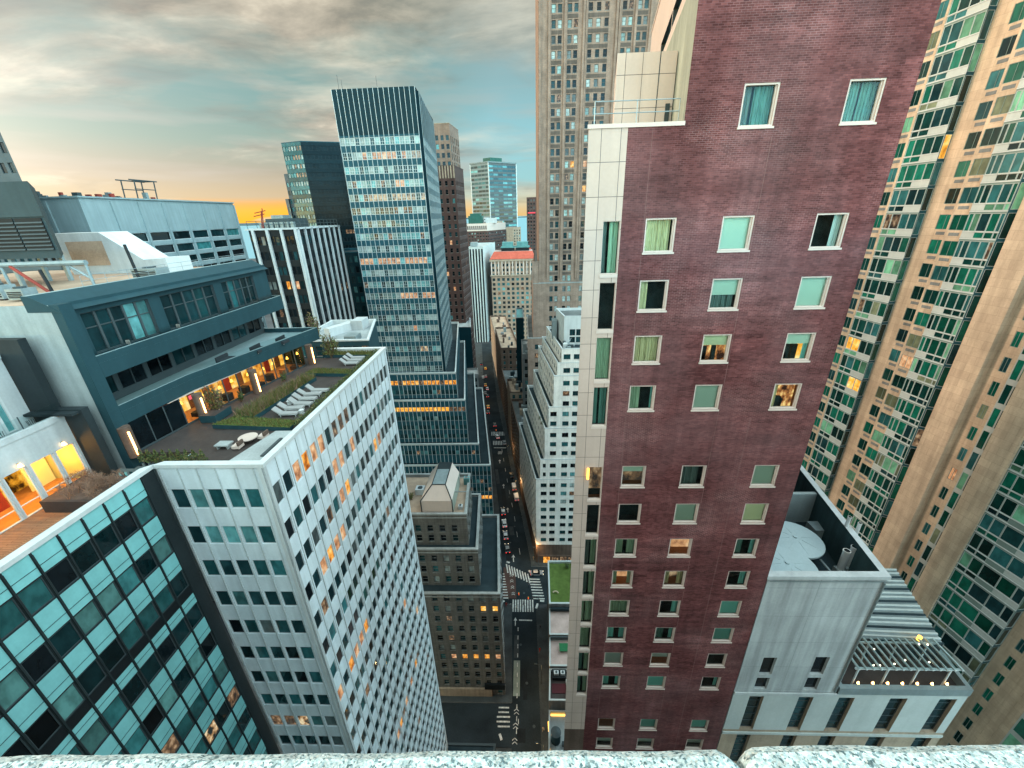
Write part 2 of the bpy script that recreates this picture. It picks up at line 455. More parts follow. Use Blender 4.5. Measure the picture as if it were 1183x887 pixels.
class MB:
    def __init__(self):
        self.v, self.f, self.m, self.mats = [], [], [], []

    def mi(self, mat):
        if mat not in self.mats:
            self.mats.append(mat)
        return self.mats.index(mat)

    def poly(self, pts, mat):
        b = len(self.v)
        self.v += [tuple(p) for p in pts]
        self.f.append(tuple(range(b, b + len(pts))))
        self.m.append(self.mi(mat))

    def box(self, x0, y0, z0, x1, y1, z1, mat, top=None):
        self.prism([(x0, y0), (x1, y0), (x1, y1), (x0, y1)], z0, z1, mat, top or mat, bottom=True)

    def prism(self, pl, z0, z1, mat, top=None, bottom=False):
        n = len(pl)
        for i in range(n):
            a, b = pl[i], pl[(i + 1) % n]
            self.poly([(a[0], a[1], z0), (b[0], b[1], z0), (b[0], b[1], z1), (a[0], a[1], z1)], mat)
        self.poly([(p[0], p[1], z1) for p in pl], top or mat)
        if bottom:
            self.poly([(p[0], p[1], z0) for p in reversed(pl)], mat)

    def obox(self, o, du, dv, dz, mat):
        """box from a corner and three edge vectors"""
        o, du, dv, dz = Vector(o), Vector(du), Vector(dv), Vector(dz)
        if du.cross(dv).dot(dz) < 0:
            du, dv = dv, du
        p = [o, o + du, o + du + dv, o + dv]
        q = [a + dz for a in p]
        self.poly(p[::-1], mat)
        self.poly(q, mat)
        for i in range(4):
            j = (i + 1) % 4
            self.poly([p[i], p[j], q[j], q[i]], mat)

    def cyl(self, cx, cy, z0, z1, r, mat, n=12, r2=None, top=None, bottom=True):
        r2 = r if r2 is None else r2
        lo = [(cx + r * math.cos(2 * math.pi * i / n), cy + r * math.sin(2 * math.pi * i / n), z0) for i in range(n)]
        hi = [(cx + r2 * math.cos(2 * math.pi * i / n), cy + r2 * math.sin(2 * math.pi * i / n), z1) for i in range(n)]
        for i in range(n):
            j = (i + 1) % n
            self.poly([lo[i], lo[j], hi[j], hi[i]], mat)
        if r2 > 1e-4:
            self.poly(hi, top or mat)
        if bottom:
            self.poly(lo[::-1], mat)

    def tube(self, p, q, r, mat, n=6):
        p, q = Vector(p), Vector(q)
        d = (q - p).normalized()
        a = d.orthogonal().normalized()
        b = d.cross(a)
        lo = [p + r * (math.cos(2 * math.pi * i / n) * a + math.sin(2 * math.pi * i / n) * b) for i in range(n)]
        hi = [x + (q - p) for x in lo]
        for i in range(n):
            j = (i + 1) % n
            self.poly([lo[i], lo[j], hi[j], hi[i]], mat)
        self.poly(hi, mat)
        self.poly(lo[::-1], mat)

    def leaf(self, c, s, mat, rnd, flat=0.0):
        d = Vector((rnd.uniform(-1, 1), rnd.uniform(-1, 1), rnd.uniform(-1, 1) + flat)).normalized()
        a = d.orthogonal().normalized()
        b = d.cross(a)
        t = rnd.uniform(0, 6.28)
        a, b = math.cos(t) * a + math.sin(t) * b, -math.sin(t) * a + math.cos(t) * b
        c = Vector(c)
        self.poly([c - a * s, c - b * s * 0.45, c + a * s, c + b * s * 0.45], mat)

    def build(self, name, parent=None, occ=True, smooth=False):
        me = bpy.data.meshes.new(name)
        me.from_pydata(self.v, [], self.f)
        for mt in self.mats:
            me.materials.append(M[mt])
        me.polygons.foreach_set('material_index', self.m)
        if smooth:
            me.polygons.foreach_set('use_smooth', [True] * len(self.f))
        uvl = me.uv_layers.new(name='UVMap')
        uvs = []
        for p in me.polygons:
            n = p.normal
            flat = abs(n.z) > 0.7
            if not flat:
                l = math.hypot(n.x, n.y)
                tx, ty = -n.y / l, n.x / l
            for vi in p.vertices:
                co = self.v[vi]
                if flat:
                    uvs += [co[0], co[1]]
                else:
                    uvs += [co[0] * tx + co[1] * ty, co[2]]
        uvl.data.foreach_set('uv', uvs)
        o = bpy.data.objects.new(name, me)
        COL.objects.link(o)
        if occ:
            b = len(OCC_V)
            OCC_V.extend(self.v)
            OCC_F.extend(tuple(i + b for i in f) for f in self.f)
        if parent is not None:
            o.parent = parent
            o.location = -parent.location if parent.parent is None else o.location
        else:
            rebase(o)
        return o


def rebase(o):
    """move a mesh's origin to its base"""
    me = o.data
    if not me.vertices:
        return
    xs = [v.co for v in me.vertices]
    c = Vector((sum(v.x for v in xs) / len(xs), sum(v.y for v in xs) / len(xs), min(v.z for v in xs)))
    me.transform(Matrix.Translation(-c))
    o.location = c


def tag(o, label, cat, group=None, kind=None):
    if kind == 'structure':
        o['kind'] = kind
    else:
        o['label'] = label
        o['category'] = cat
        if kind:
            o['kind'] = kind
    if group:
        o['group'] = group
    return o


def thing(name, label, cat, loc, group=None):
    o = bpy.data.objects.new(name, None)
    o.empty_display_size = 0.5
    COL.objects.link(o)
    o.location = loc
    return tag(o, label, cat, group)


def copy_tree(o, loc, rz=0.0, label=None, parent=None):
    c = o.copy()
    COL.objects.link(c)
    if parent is None:
        c.location = loc
        c.rotation_euler = (0, 0, rz)
        if label:
            c['label'] = label
    else:
        c.parent = parent
    for ch in list(o.children):
        copy_tree(ch, None, 0, None, c)
    return c


def structure(name, mb):
    o = mb.build(name)
    o['kind'] = 'structure'
    return o


# ------------------------------------------------------------------ facades and windows
WINS = []
STY = {}


def style(key, fm, fw=0.06, rec=0.15, nv=0, nh=(), sill=None, wt=0.05):
    STY[key] = dict(fm=fm, fw=fw, rec=rec, nv=nv, nh=nh, sill=sill, wt=wt)
    return key


def facade(mb, p0, p1, z0, z1, mat, holes=(), matf=None, rec=0.15, rev=None, xs=(), zs=()):
    """a wall with real openings; outside is to the right of p0->p1"""
    p0, p1 = Vector((p0[0], p0[1])), Vector((p1[0], p1[1]))
    ln = (p1 - p0).length
    u = (p1 - p0) / ln
    inn = Vector((-u.y, u.x))
    rd = lambda a: round(a, 4)
    X = sorted({0.0, rd(ln)} | {rd(h[0]) for h in holes} | {rd(h[1]) for h in holes} | {rd(x) for x in xs})
    Z = sorted({rd(z0), rd(z1)} | {rd(h[2]) for h in holes} | {rd(h[3]) for h in holes} | {rd(z) for z in zs})
    xi = {x: i for i, x in enumerate(X)}
    zi = {z: i for i, z in enumerate(Z)}
    hole = set()
    for h in holes:
        for i in range(xi[rd(h[0])], xi[rd(h[1])]):
            for j in range(zi[rd(h[2])], zi[rd(h[3])]):
                hole.add((i, j))

    def P(a, z, dep=0.0):
        q = p0 + u * a + inn * dep
        return (q.x, q.y, z)
    for j in range(len(Z) - 1):
        i = 0
        while i < len(X) - 1:
            if (i, j) in hole:
                i += 1
                continue
            mm = matf((X[i] + X[i + 1]) / 2, (Z[j] + Z[j + 1]) / 2) if matf else mat
            k = i + 1
            while k < len(X) - 1 and (k, j) not in hole and (not matf or matf((X[k] + X[k + 1]) / 2, (Z[j] + Z[j + 1]) / 2) == mm):
                k += 1
            if mm is not None:
                mb.poly([P(X[i], Z[j]), P(X[k], Z[j]), P(X[k], Z[j + 1]), P(X[i], Z[j + 1])], mm)
            i = k
    rv = rev or mat
    for a, b, c, d in holes:
        mb.poly([P(a, c), P(b, c), P(b, c, rec), P(a, c, rec)], rv)
        mb.poly([P(a, d, rec), P(b, d, rec), P(b, d), P(a, d)], rv)
        mb.poly([P(a, c, rec), P(a, d, rec), P(a, d), P(a, c)], rv)
        mb.poly([P(b, c), P(b, d), P(b, d, rec), P(b, c, rec)], rv)


def windows(root, mb, p0, p1, z0, z1, mat, cols, rows, sty, var, matf=None, rev=None, xs=(), zs=(), extra=(), parent=None, name='window'):
    """facade with a grid of windows; var(ci, ri) names the pane or None"""
    s = STY[sty]
    P0, P1 = Vector((p0[0], p0[1])), Vector((p1[0], p1[1]))
    ln = (P1 - P0).length
    u = (P1 - P0) / ln
    ang = math.atan2(u.y, u.x)
    holes = list(extra)
    for ri, (za, zb) in enumerate(rows):
        if za < z0 + 0.05 or zb > z1 - 0.05:
            continue
        for ci, (a, b) in enumerate(cols):
            if a < 0.02 or b > ln - 0.02:
                continue
            pm = var(ci, ri)
            if pm is None:
                continue
            holes.append((a, b, za, zb))
            q = P0 + u * a
            WINS.append(dict(root=root, pos=Vector((q.x, q.y, za)), ang=ang, w=b - a, h=zb - za, sty=sty, pane=pm, name=name,
                             c=Vector((q.x + u.x * (b - a) / 2 + u.y * 0.06, q.y + u.y * (b - a) / 2 - u.x * 0.06, (za + zb) / 2)),
                             n=Vector((u.y, -u.x, 0))))
    facade(mb, p0, p1, z0, z1, mat, holes, matf, s['rec'], rev, xs, zs)


def cols_even(ln, n, w, m0=0.0, m1=0.0):
    p = (ln - m0 - m1) / n
    return [(m0 + p * (i + 0.5) - w / 2, m0 + p * (i + 0.5) + w / 2) for i in range(n)]


def rows_down(ztop, fh, h, n):
    return [(ztop - h - fh * k, ztop - fh * k) for k in range(n)]


def win_local(w, h, s, pane, part):
    """local mesh of one window: x along the wall, -y outwards, z up"""
    mb = MB()
    fw, rec, fm = s['fw'], s['rec'], s['fm']
    y0, y1 = rec - s['wt'], rec
    if part in ('frame', 'both'):
        bars = [(0, 0, fw, h), (w - fw, 0, w, h), (fw, 0, w - fw, fw), (fw, h - fw, w - fw, h)]
        for k in range(s['nv']):
            x = w * (k + 1) / (s['nv'] + 1)
            bars.append((x - fw * 0.4, fw, x + fw * 0.4, h - fw))
        for t in s['nh']:
            bars.append((fw, h * t - fw * 0.4, w - fw, h * t + fw * 0.4))
        for i, (a, b, c, d) in enumerate(bars):
            yy = y0 + (0.004 if i >= 4 else 0.0)
            mb.poly([(a, yy, b), (c, yy, b), (c, yy, d), (a, yy, d)], fm)
            mb.poly([(c, yy, b), (c, y1, b), (c, y1, d), (c, yy, d)], fm)
            mb.poly([(a, y1, b), (a, yy, b), (a, yy, d), (a, y1, d)], fm)
            mb.poly([(a, yy, d), (c, yy, d), (c, y1, d), (a, y1, d)], fm)
            mb.poly([(a, y1, b), (c, y1, b), (c, yy, b), (a, yy, b)], fm)
        if s['sill']:
            mb.box(-0.05, -0.07, -0.085, w + 0.05, rec - 0.01, 0.0, s['sill'])
    if part in ('pane', 'both'):
        e = fw * 0.5
        mb.poly([(e, rec - 0.01, e), (w - e, rec - 0.01, e), (w - e, rec - 0.01, h - e), (e, rec - 0.01, h - e)], pane)
    return mb


MESH = {}


def mesh_of(key, fn):
    if key not in MESH:
        o = fn().build('window', occ=False)
        me = o.data
        # undo rebase: keep the corner as origin
        me.transform(Matrix.Translation(o.location))
        bpy.data.objects.remove(o)
        MESH[key] = me
    return MESH[key]


def place_windows():
    tree = BVHTree.FromPolygons(OCC_V, OCC_F)
    camp = Vector((0, 0, CAM_Z))
    by = {}
    for w in WINS:
        p = project(w['c'])
        w['score'] = 0.0
        if p and -30 < p[0] < 1213 and -30 < p[1] < 917:
            d = w['c'] - camp
            dist = d.length
            cosv = max(0.0, -w['n'].dot(d) / dist)
            a = w['w'] * w['h'] * cosv * (FOC / p[2]) ** 2
            if cosv > 0:
                hit = tree.ray_cast(camp, d.normalized(), dist - 0.12)
                if hit[0] is None or (hit[0] - camp).length < 1.0:
                    w['score'] = a
        by.setdefault((w['root'].name, w['name']), []).append(w)
    for (rn, nm), ws in by.items():
        ws.sort(key=lambda w: -w['score'])
        rest = MB()
        for i, w in enumerate(ws):
            s = STY[w['sty']]
            if i < 98 and w['score'] > 3.0:
                big = w['score'] > 45
                kw = (round(w['w'], 3), round(w['h'], 3), w['sty'])
                if big:
                    fr = mesh_of(kw + ('frame',), lambda: win_local(w['w'], w['h'], s, w['pane'], 'frame'))
                else:
                    fr = mesh_of(kw + ('both', w['pane']), lambda: win_local(w['w'], w['h'], s, w['pane'], 'both'))
                o = bpy.data.objects.new(nm, fr)
                COL.objects.link(o)
                o.parent = w['root']
                o.location = w['pos'] - w['root'].location
                o.rotation_euler = (0, 0, w['ang'])
                if big:
                    pm = mesh_of(kw + ('pane', w['pane']), lambda: win_local(w['w'], w['h'], s, w['pane'], 'pane'))
                    q = bpy.data.objects.new('pane', pm)
                    COL.objects.link(q)
                    q.parent = o
            else:
                lm = win_local(w['w'], w['h'], s, w['pane'], 'both')
                mt = Matrix.Translation(w['pos']) @ Matrix.Rotation(w['ang'], 4, 'Z')
                for f, mi in zip(lm.f, lm.m):
                    rest.poly([mt @ Vector(lm.v[k]) for k in f], lm.mats[mi])
        if rest.f:
            o = rest.build('window_rows', ws[0]['root'], occ=False)
            o['kind'] = 'stuff'


def units(t, lst, name='roof_unit'):
    """roof boxes, each a part of its own: (x0, y0, z0, x1, y1, z1, material)"""
    for b in lst:
        m = MB()
        m.box(*b)
        m.build(name, t)


def inset(pl, d):
    n = len(pl)
    res = []
    for i in range(n):
        a, b, c = Vector(pl[i - 1]), Vector(pl[i]), Vector(pl[(i + 1) % n])
        u1, u2 = (b - a).normalized(), (c - b).normalized()
        n1, n2 = Vector((-u1.y, u1.x)), Vector((-u2.y, u2.x))
        k = 1 + n1.dot(n2)
        res.append(tuple(b + (n1 + n2) * (d / max(k, 0.2))))
    return res


def roof(mb, pl, z, ph=0.9, mroof='roof_grey', mcop='limestone_trim', cw=0.35, out=0.06, ct=0.22, skip=(), minn=None):
    """parapet coping, its inner faces and the roof sheet inside"""
    o = inset(pl, -out)
    i = inset(pl, cw)
    n = len(pl)
    for k in range(n):
        j = (k + 1) % n
        if k in skip:
            continue
        mb.poly([(*o[k], z), (*o[j], z), (*i[j], z), (*i[k], z)], mcop)
        mb.poly([(*o[k], z - ct), (*o[j], z - ct), (*o[j], z), (*o[k], z)], mcop)
        mb.poly([(*pl[k], z - ct), (*pl[j], z - ct), (*o[j], z - ct), (*o[k], z - ct)], mcop)
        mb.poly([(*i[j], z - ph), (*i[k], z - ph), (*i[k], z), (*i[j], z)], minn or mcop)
    mb.poly([(*p, z - ph) for p in i], mroof)


def rect(x0, y0, x1, y1):
    return [(x0, y0), (x1, y0), (x1, y1), (x0, y1)]


def pick(rng, table):
    t = rng.random() * sum(w for _, w in table)
    for k, w in table:
        t -= w
        if t <= 0:
            return k
    return table[-1][0]


def picker(seed, table, fixed=None):
    rng = random.Random(seed)
    memo = {}

    def f(ci, ri):
        if fixed and (ci, ri) in fixed:
            return fixed[(ci, ri)]
        if (ci, ri) not in memo:
            memo[(ci, ri)] = pick(rng, table)
        return memo[(ci, ri)]
    return f


# ================================================================== near buildings
style('hotel', 'cream_trim', 0.07, 0.2)
style('grid', 'alu', 0.045, 0.12)
style('grid_side', 'alu', 0.045, 0.12)
style('curtain', 'alu_dark', 0.06, 0.1)
style('dark', 'alu_dark', 0.07, 0.15)
style('towerwin', 'alu', 0.07, 0.1, nv=1, nh=(0.42,))
style('podium', 'alu_dark', 0.05, 0.1, nv=1)
style('stone', 'limestone_trim', 0.07, 0.25, nh=(0.5,), sill='limestone_trim')
style('sash', 'deco_spandrel', 0.08, 0.22, nh=(0.5,), sill='limestone_trim')
style('casement', 'alu_dark', 0.07, 0.2, nv=1, sill='white_brick')
style('green', 'bay_frame', 0.05, 0.08, nv=1)
style('greenbay', 'pale_panel', 0.035, 0.05)
style('slit', 'alu_dark', 0.08, 0.3, nh=(0.2, 0.4, 0.6, 0.8))
style('plain', 'dark_wall', 0.1, 0.2)
style('band', 'white_paint', 0.12, 0.35)


def rail(mb, pts, z, h, mat='steel', posts=1.6, r=0.025, bars=2):
    for a, b in zip(pts[:-1], pts[1:]):
        a, b = Vector(a), Vector(b)
        n = max(1, int((b - a).length / posts))
        for k in range(n + 1):
            p = a.lerp(b, k / n)
            mb.tube((p.x, p.y, z), (p.x, p.y, z + h), r, mat, 5)
        for k in range(bars):
            hh = h * (k + 1) / bars
            mb.tube((a.x, a.y, z + hh), (b.x, b.y, z + hh), r, mat, 5)


# ------------------------------------------------------------------ granite ledge under the camera
def ledge():
    t = thing('granite_parapet', 'speckled white granite parapet ledge running along the bottom edge', 'parapet', (0, 0, 0))

    def stone(x0, x1, y1, z, seed):
        mb = MB()
        rnd = random.Random(seed)
        n = max(6, int((x1 - x0) / 0.008))
        off = y1

        def prof(x):
            y1 = 0.2375 + 0.0235 * x + off      # the ledge runs a degree off the street grid
            return [(-0.35, z), (y1 - 0.03, z), (y1 - 0.012, z - 0.004), (y1 - 0.003, z - 0.013), (y1, z - 0.03), (y1, z - 0.12), (-0.35, z - 0.12)]
        rows = []
        for i in range(n + 1):
            x = x0 + (x1 - x0) * i / n
            end = min(x - x0, x1 - x)
            cut = 0.0
            if end < 0.02:
                cut = 0.010 * (1 - end / 0.02) ** 2
            j = 0.0011 * math.sin(x * 31 + seed) * math.sin(x * 13.7) + rnd.uniform(-0.0003, 0.0003)
            rows.append([(x, y - cut + (j if y > 0 else 0), zz - (cut * 0.3 if y > 0 else 0)) for y, zz in prof(x)])
        for a, b in zip(rows[:-1], rows[1:]):
            for k in range(len(a) - 1):
                mb.poly([a[k], b[k], b[k + 1], a[k + 1]][::-1], 'granite')
        mb.poly(rows[0], 'granite')
        mb.poly(rows[-1][::-1], 'granite')
        mb.build('coping_stone', t, occ=False)
    stone(-1.9, 0.205, 0.0, 119.5, 1)
    stone(0.2095, 1.9, 0.0012, 119.502, 2)
    mb = MB()
    mb.box(-27.4, -34, 0, 44, 0.19, 119.378, 'white_brick', 'roof_grey')  # unseen block under the ledge, widened to shade the lower facades opposite
    mb.build('wall', t)


ledge()


# ------------------------------------------------------------------ red brick hotel tower
def hotel():
    t = thing('hotel_tower', 'tall purple red brick hotel tower with a cream panelled strip at its left edge', 'building', (10, 32, 0))
    y0 = 21.6
    sd = 0.18
    dep = 24.0
    wl = MB()
    sills = [118.05, 115.05, 112.05, 109.05, 103.5, 100.5, 97.5, 94.5, 91.5, 88.55, 85.55, 82.6, 76.6, 73.6, 70.6, 67.6, 64.6]
    cols = [(1.2, 2.72), (4.95, 6.5), (9.45, 11.0)]
    WH = 1.62
    holes = [(a, b, s, s + WH) for s in sills for a, b in cols]
    holes += [(a, b, 123.4, 125.05) for a, b in cols[1:]]
    bx0, bx1 = 4.8, 17.1
    facade(wl, (bx0, y0), (bx1, y0), 0, 134.7, 'brick_red', holes, lambda x, z: None if (x < 2.5 and z > 123.55) else 'brick_red', 0.1, 'brick_red', xs=(2.5,), zs=(123.55,))
    e0 = (bx1 + sd * dep, y0 + dep)
    facade(wl, (bx1, y0), e0, 0, 134.7, 'brick_red')
    facade(wl, e0, (7.3 + sd * dep, y0 + dep), 0, 134.7, 'brick_red')
    facade(wl, (7.3 + sd * dep, y0 + dep), (3 + sd * dep, y0 + dep), 0, 123.55, 'brick_red')
    wl.build('brick_wall', t)
    # cream strip with tall windows
    cw = MB()
    ch = [(0.9, 1.76, s - 1.02, s + 1.55) for s in sills[:12]]
    facade(cw, (3, y0), (4.8, y0), 76.5, 123.55, 'panel_cream', ch, None, 0.1, 'cream_trim')
    facade(cw, (3, y0), (4.8, y0), 0, 76.5, 'brown_low')
    facade(cw, (3 + sd * dep, y0 + dep), (3, y0), 0, 123.55, 'panel_cream')
    # upper side wall: concrete, a slot of glass, cream band
    a, b = (7.3 + sd * dep, y0 + dep), (7.3, y0)
    ln = math.hypot(sd * dep, dep)
    facade(cw, a, b, 123.0, 129.4, 'greenish_concrete')
    facade(cw, a, b, 129.4, 134.7, 'cream_trim', [(ln - 14.5, ln - 9.2, 129.95, 130.9), (ln - 9.0, ln - 2.5, 129.95, 130.9)], None, 0.25, 'alu_dark')
    cw.build('panel_wall', t)
    gl = MB()
    for u0, u1 in ((ln - 14.5, ln - 9.2), (ln - 9.0, ln - 2.5)):
        u = Vector((b[0] - a[0], b[1] - a[1])) / ln
        inn = Vector((-u.y, u.x)) * 0.2
        p, q = Vector(a) + u * u0 + inn, Vector(a) + u * u1 + inn
        gl.poly([(p.x, p.y, 129.95), (q.x, q.y, 129.95), (q.x, q.y, 130.9), (p.x, p.y, 130.9)], 'g_dark')
    gl.build('strip_window', t)
    # roofs
    rf = MB()
    low = [(3, y0), (7.3, y0), (7.3 + sd * dep, y0 + dep), (3 + sd * dep, y0 + dep)]
    roof(rf, low, 123.72, 0.25, 'roof_pale', 'cream_trim', 0.2, 0.05, 0.17)
    up = [(7.3, y0), (bx1, y0), e0, (7.3 + sd * dep, y0 + dep)]
    roof(rf, up, 134.9, 0.8, 'roof_grey', 'cream_trim', 0.3, 0.05, 0.2)
    rf.build('roof', t)
    # penthouse block of cream panels on the lower roof
    pb = MB()
    pl = [(4.95, 26.0), (8.05, 26.0), (9.1, 31.6), (5.95, 31.6)]
    pb.prism(pl, 123.47, 127.6, 'panel_cream_light', 'roof_pale')
    pb.poly([(7.16, 25.985, 123.5), (7.2, 25.985, 123.5), (7.2, 25.985, 127.6), (7.16, 25.985, 127.6)], 'alu_dark')
    pb.box(7.68, 25.9, 123.47, 7.9, 25.995, 125.3, 'alu_dark')
    pb.build('penthouse', t)
    rl = MB()
    rail(rl, [(3.3, 22.0), (7.15, 22.0)], 123.72, 0.95, 'galv', 1.9, 0.022)
    rl.build('railing', t)
    # movement joints in the brickwork
    jt = MB()
    for x, zt in ((5.92, 123.5), (11.35, 123.0), (13.3, 108.5)):
        jt.box(x, y0 - 0.004, 0.5, x + 0.018, y0 + 0.02, zt, 'joint_line')
    jt.build('movement_joint', t)

    # windows: (blind material, share from top), (left curtain, share), (right curtain, share), room
    DK = 'room_dark'
    K = {
        ('u', 1): (None, ('c_dark', .3), ('c_teal', .62), DK), ('u', 2): (None, ('c_teal', .45), ('c_teal', .5), DK),
        (0, 0): (None, ('c_yellow', .92), None, DK), (0, 1): (('b_mint', 1), None, None, DK), (0, 2): (None, None, ('b_grey', .3), DK),
        (1, 0): (None, ('c_yellow', .32), None, DK), (1, 1): (('b_mint', .55), ('c_dark', .9), None, DK), (1, 2): (('b_mint', 1), None, None, DK),
        (2, 0): (None, ('c_yellow', 1.0), None, DK), (2, 1): (('b_olive', .42), None, None, 'lit_room'), (2, 2): (('b_mint', .42), None, ('b_teal', .2), 'lit_gold'),
        (3, 0): (None, ('c_green', .45), ('b_teal', .1), DK), (3, 1): (('b_mint', 1), None, None, DK), (3, 2): (None, ('c_yellow', .25), None, 'lit_room'),
        (4, 0): (('b_mint', .35), None, None, 'lit_dim'), (4, 1): (None, ('c_dark', .8), None, DK), (4, 2): (('b_mint', 1), None, None, DK),
        (5, 0): (None, None, None, DK), (5, 1): (('b_mint', 1), None, None, DK), (5, 2): (('b_olive', 1), None, None, DK),
        (6, 0): (None, ('c_green', .4), ('c_green', .4), DK), (6, 1): (None, None, None, 'lit_peach'), (6, 2): (None, ('c_teal', .4), ('b_teal', .2), DK),
        (7, 0): (None, ('c_green', .25), ('c_green', .2), 'lit_peach'), (7, 1): (None, ('c_yellow', .3), ('c_yellow', .3), 'lit_dim'), (7, 2): (None, None, ('b_teal', .3), DK),
        (8, 0): (None, ('c_green', 1), None, DK), (8, 1): (None, None, ('b_teal', .3), DK), (8, 2): (('b_teal', 1), None, None, DK),
        (9, 0): (None, ('b_teal', .4), ('b_teal', .3), DK), (9, 1): (None, ('c_teal', .5), ('b_teal', .2), DK), (9, 2): (('b_teal', 1), None, None, DK),
        (10, 0): (('b_grey', 1), None, None, DK), (10, 1): (('b_grey', .5), None, None, 'lit_dim'), (10, 2): (('b_grey', .3), None, None, DK),
        (11, 0): (None, ('b_teal', .4), ('b_teal', .2), DK), (11, 1): (('b_teal', 1), None, None, DK), (11, 2): (None, None, ('b_teal', .2), DK),
        (12, 0): (('b_grey', .3), None, None, 'lit_dim'), (12, 1): (('b_teal', 1), None, None, DK), (12, 2): (('b_teal', .9), None, None, DK),
    }
    S = [(('c_dark', .3), ('c_green', .55), DK), (None, None, DK), (('c_green', 1.0), None, DK), (('c_teal', .35), ('c_teal', .5), DK), (None, None, 'lit_dim'), (None, None, DK),
         (('c_dark', .4), ('c_green', .45), DK), (('c_dark', .4), ('c_green', .45), DK), (('c_green', .3), ('c_green', .6), DK), (('c_green', .9), None, DK), (('c_teal', .4), ('c_green', .4), DK), (('c_teal', .4), ('c_green', .4), DK)]

    def hwin(x, z, w, h, bl, cl, cr, room, strip=False):
        fr = MB()
        f = 0.075 if not strip else 0.03
        jb = 0.07 if not strip else 0.0
        rec = 0.1
        # pale liner that stands round the opening and carries the sash
        for a0, b0, c0, d0 in ((0, 0, f, h), (w - f, 0, w, h), (f, 0, w - f, f), (f, h - f, w - f, h)):
            fr.box(x + a0, y0 + rec - 0.07, z + b0, x + c0, y0 + rec + 0.12, z + d0, 'cream_trim')
        if jb:
            fr.box(x + w - f - jb, y0 + rec + 0.0, z + f, x + w - f, y0 + rec + 0.11, z + h - f, 'cream_trim')
        if not strip:
            fr.box(x - 0.04, y0 - 0.05, z - 0.09, x + w + 0.04, y0 + rec - 0.071, z - 0.002, 'cream_trim')
        o = fr.build('window', t, occ=False)
        pn = MB()
        yy = y0 + rec + 0.06
        pn.poly([(x + f, yy, z + f), (x + w - f - jb, yy, z + f), (x + w - f - jb, yy, z + h - f), (x + f, yy, z + h - f)], 'pane_clear')
        pn.build('pane', o, occ=False)
        ww = w - 2 * f
        if bl:
            b = MB()
            zb = z + h - (h * bl[1])
            b.box(x + f * .5, y0 + rec + 0.14, max(zb, z + 0.02), x + w - f * .5, y0 + rec + 0.15, z + h - 0.02, bl[0])
            b.build('blind', o, occ=False)
        for side, c in (('l', cl), ('r', cr)):
            if not c:
                continue
            b = MB()
            cwid = ww * c[1]
            xa = x + f if side == 'l' else x + w - f - cwid
            n = max(4, int(cwid / 0.035))
            for i in range(n):
                p = xa + cwid * i / n
                q = xa + cwid * (i + 1) / n
                d1, d2 = [y0 + rec + 0.24 + 0.035 * math.sin((s - xa) * 48 + z) * (0.6 + 0.4 * math.sin(s * 17)) for s in (p, q)]
                b.poly([(p, d1, z + 0.02), (q, d2, z + 0.02), (q, d2, z + h - 0.02), (p, d1, z + h - 0.02)], c[0])
            b.build('curtain', o, occ=False)
        b = MB()
        ya, yb = y0 + rec + 0.125, y0 + rec + 1.3
        x1, x2, z1, z2 = x + 0.01, x + w - 0.01, z + 0.01, z + h - 0.01
        b.poly([(x1 - .6, yb, z1 - .5), (x2 + .6, yb, z1 - .5), (x2 + .6, yb, z2 + .3), (x1 - .6, yb, z2 + .3)], room)
        side = 'room_dark' if room == 'room_dark' else 'deck_wood'
        b.poly([(x1, ya, z1), (x2, ya, z1), (x2 + .6, yb, z1 - .5), (x1 - .6, yb, z1 - .5)], side)
        b.poly([(x1, ya, z2), (x1 - .6, yb, z2 + .3), (x2 + .6, yb, z2 + .3), (x2, ya, z2)], side)
        b.poly([(x1, ya, z1), (x1 - .6, yb, z1 - .5), (x1 - .6, yb, z2 + .3), (x1, ya, z2)], side)
        b.poly([(x2, ya, z1), (x2, ya, z2), (x2 + .6, yb, z2 + .3), (x2 + .6, yb, z1 - .5)], side)
        if room in ('lit_room', 'lit_gold'):
            r2 = random.Random(int(x * 100 + z))
            for k in range(3):
                cx = r2.uniform(x1 + .1, x2 - .3)
                b.box(cx, yb - .5, z1 - .5, cx + r2.uniform(.15, .4), yb - .3, z1 + r2.uniform(.2, .75), 'room_dark')
        b.build('room_interior', o, occ=False)
        return o

    for ci in (1, 2):
        a, b = cols[ci]
        hwin(bx0 + a, 123.4, b - a, 1.65, *K[('u', ci)])
    for ri, s in enumerate(sills):
        for ci, (a, b) in enumerate(cols):
            hwin(bx0 + a, s, b - a, WH, *K.get((ri, ci), (('b_grey', .6), None, None, DK)))
    for ri, s in enumerate(sills[:12]):
        hwin(3.9, s - 1.02, 0.86, 2.57, None, *S[ri][:2], S[ri][2], strip=True)
    # pale ledges below each tall window
    lg = MB()
    for s in sills[:12]:
        lg.box(3.87, y0 - 0.035, s - 1.2, 4.795, y0 - 0.002, s - 1.04, 'cream_trim')
    lg.build('window_ledges', t)['kind'] = 'stuff'
    # one amber lamp in the strip
    lp = MB()
    lp.cyl(3.83, y0 - 0.1, 104.2, 105.0, 0.08, 'lamp_amber', 8)
    lp.build('wall_lamp', t)


hotel()


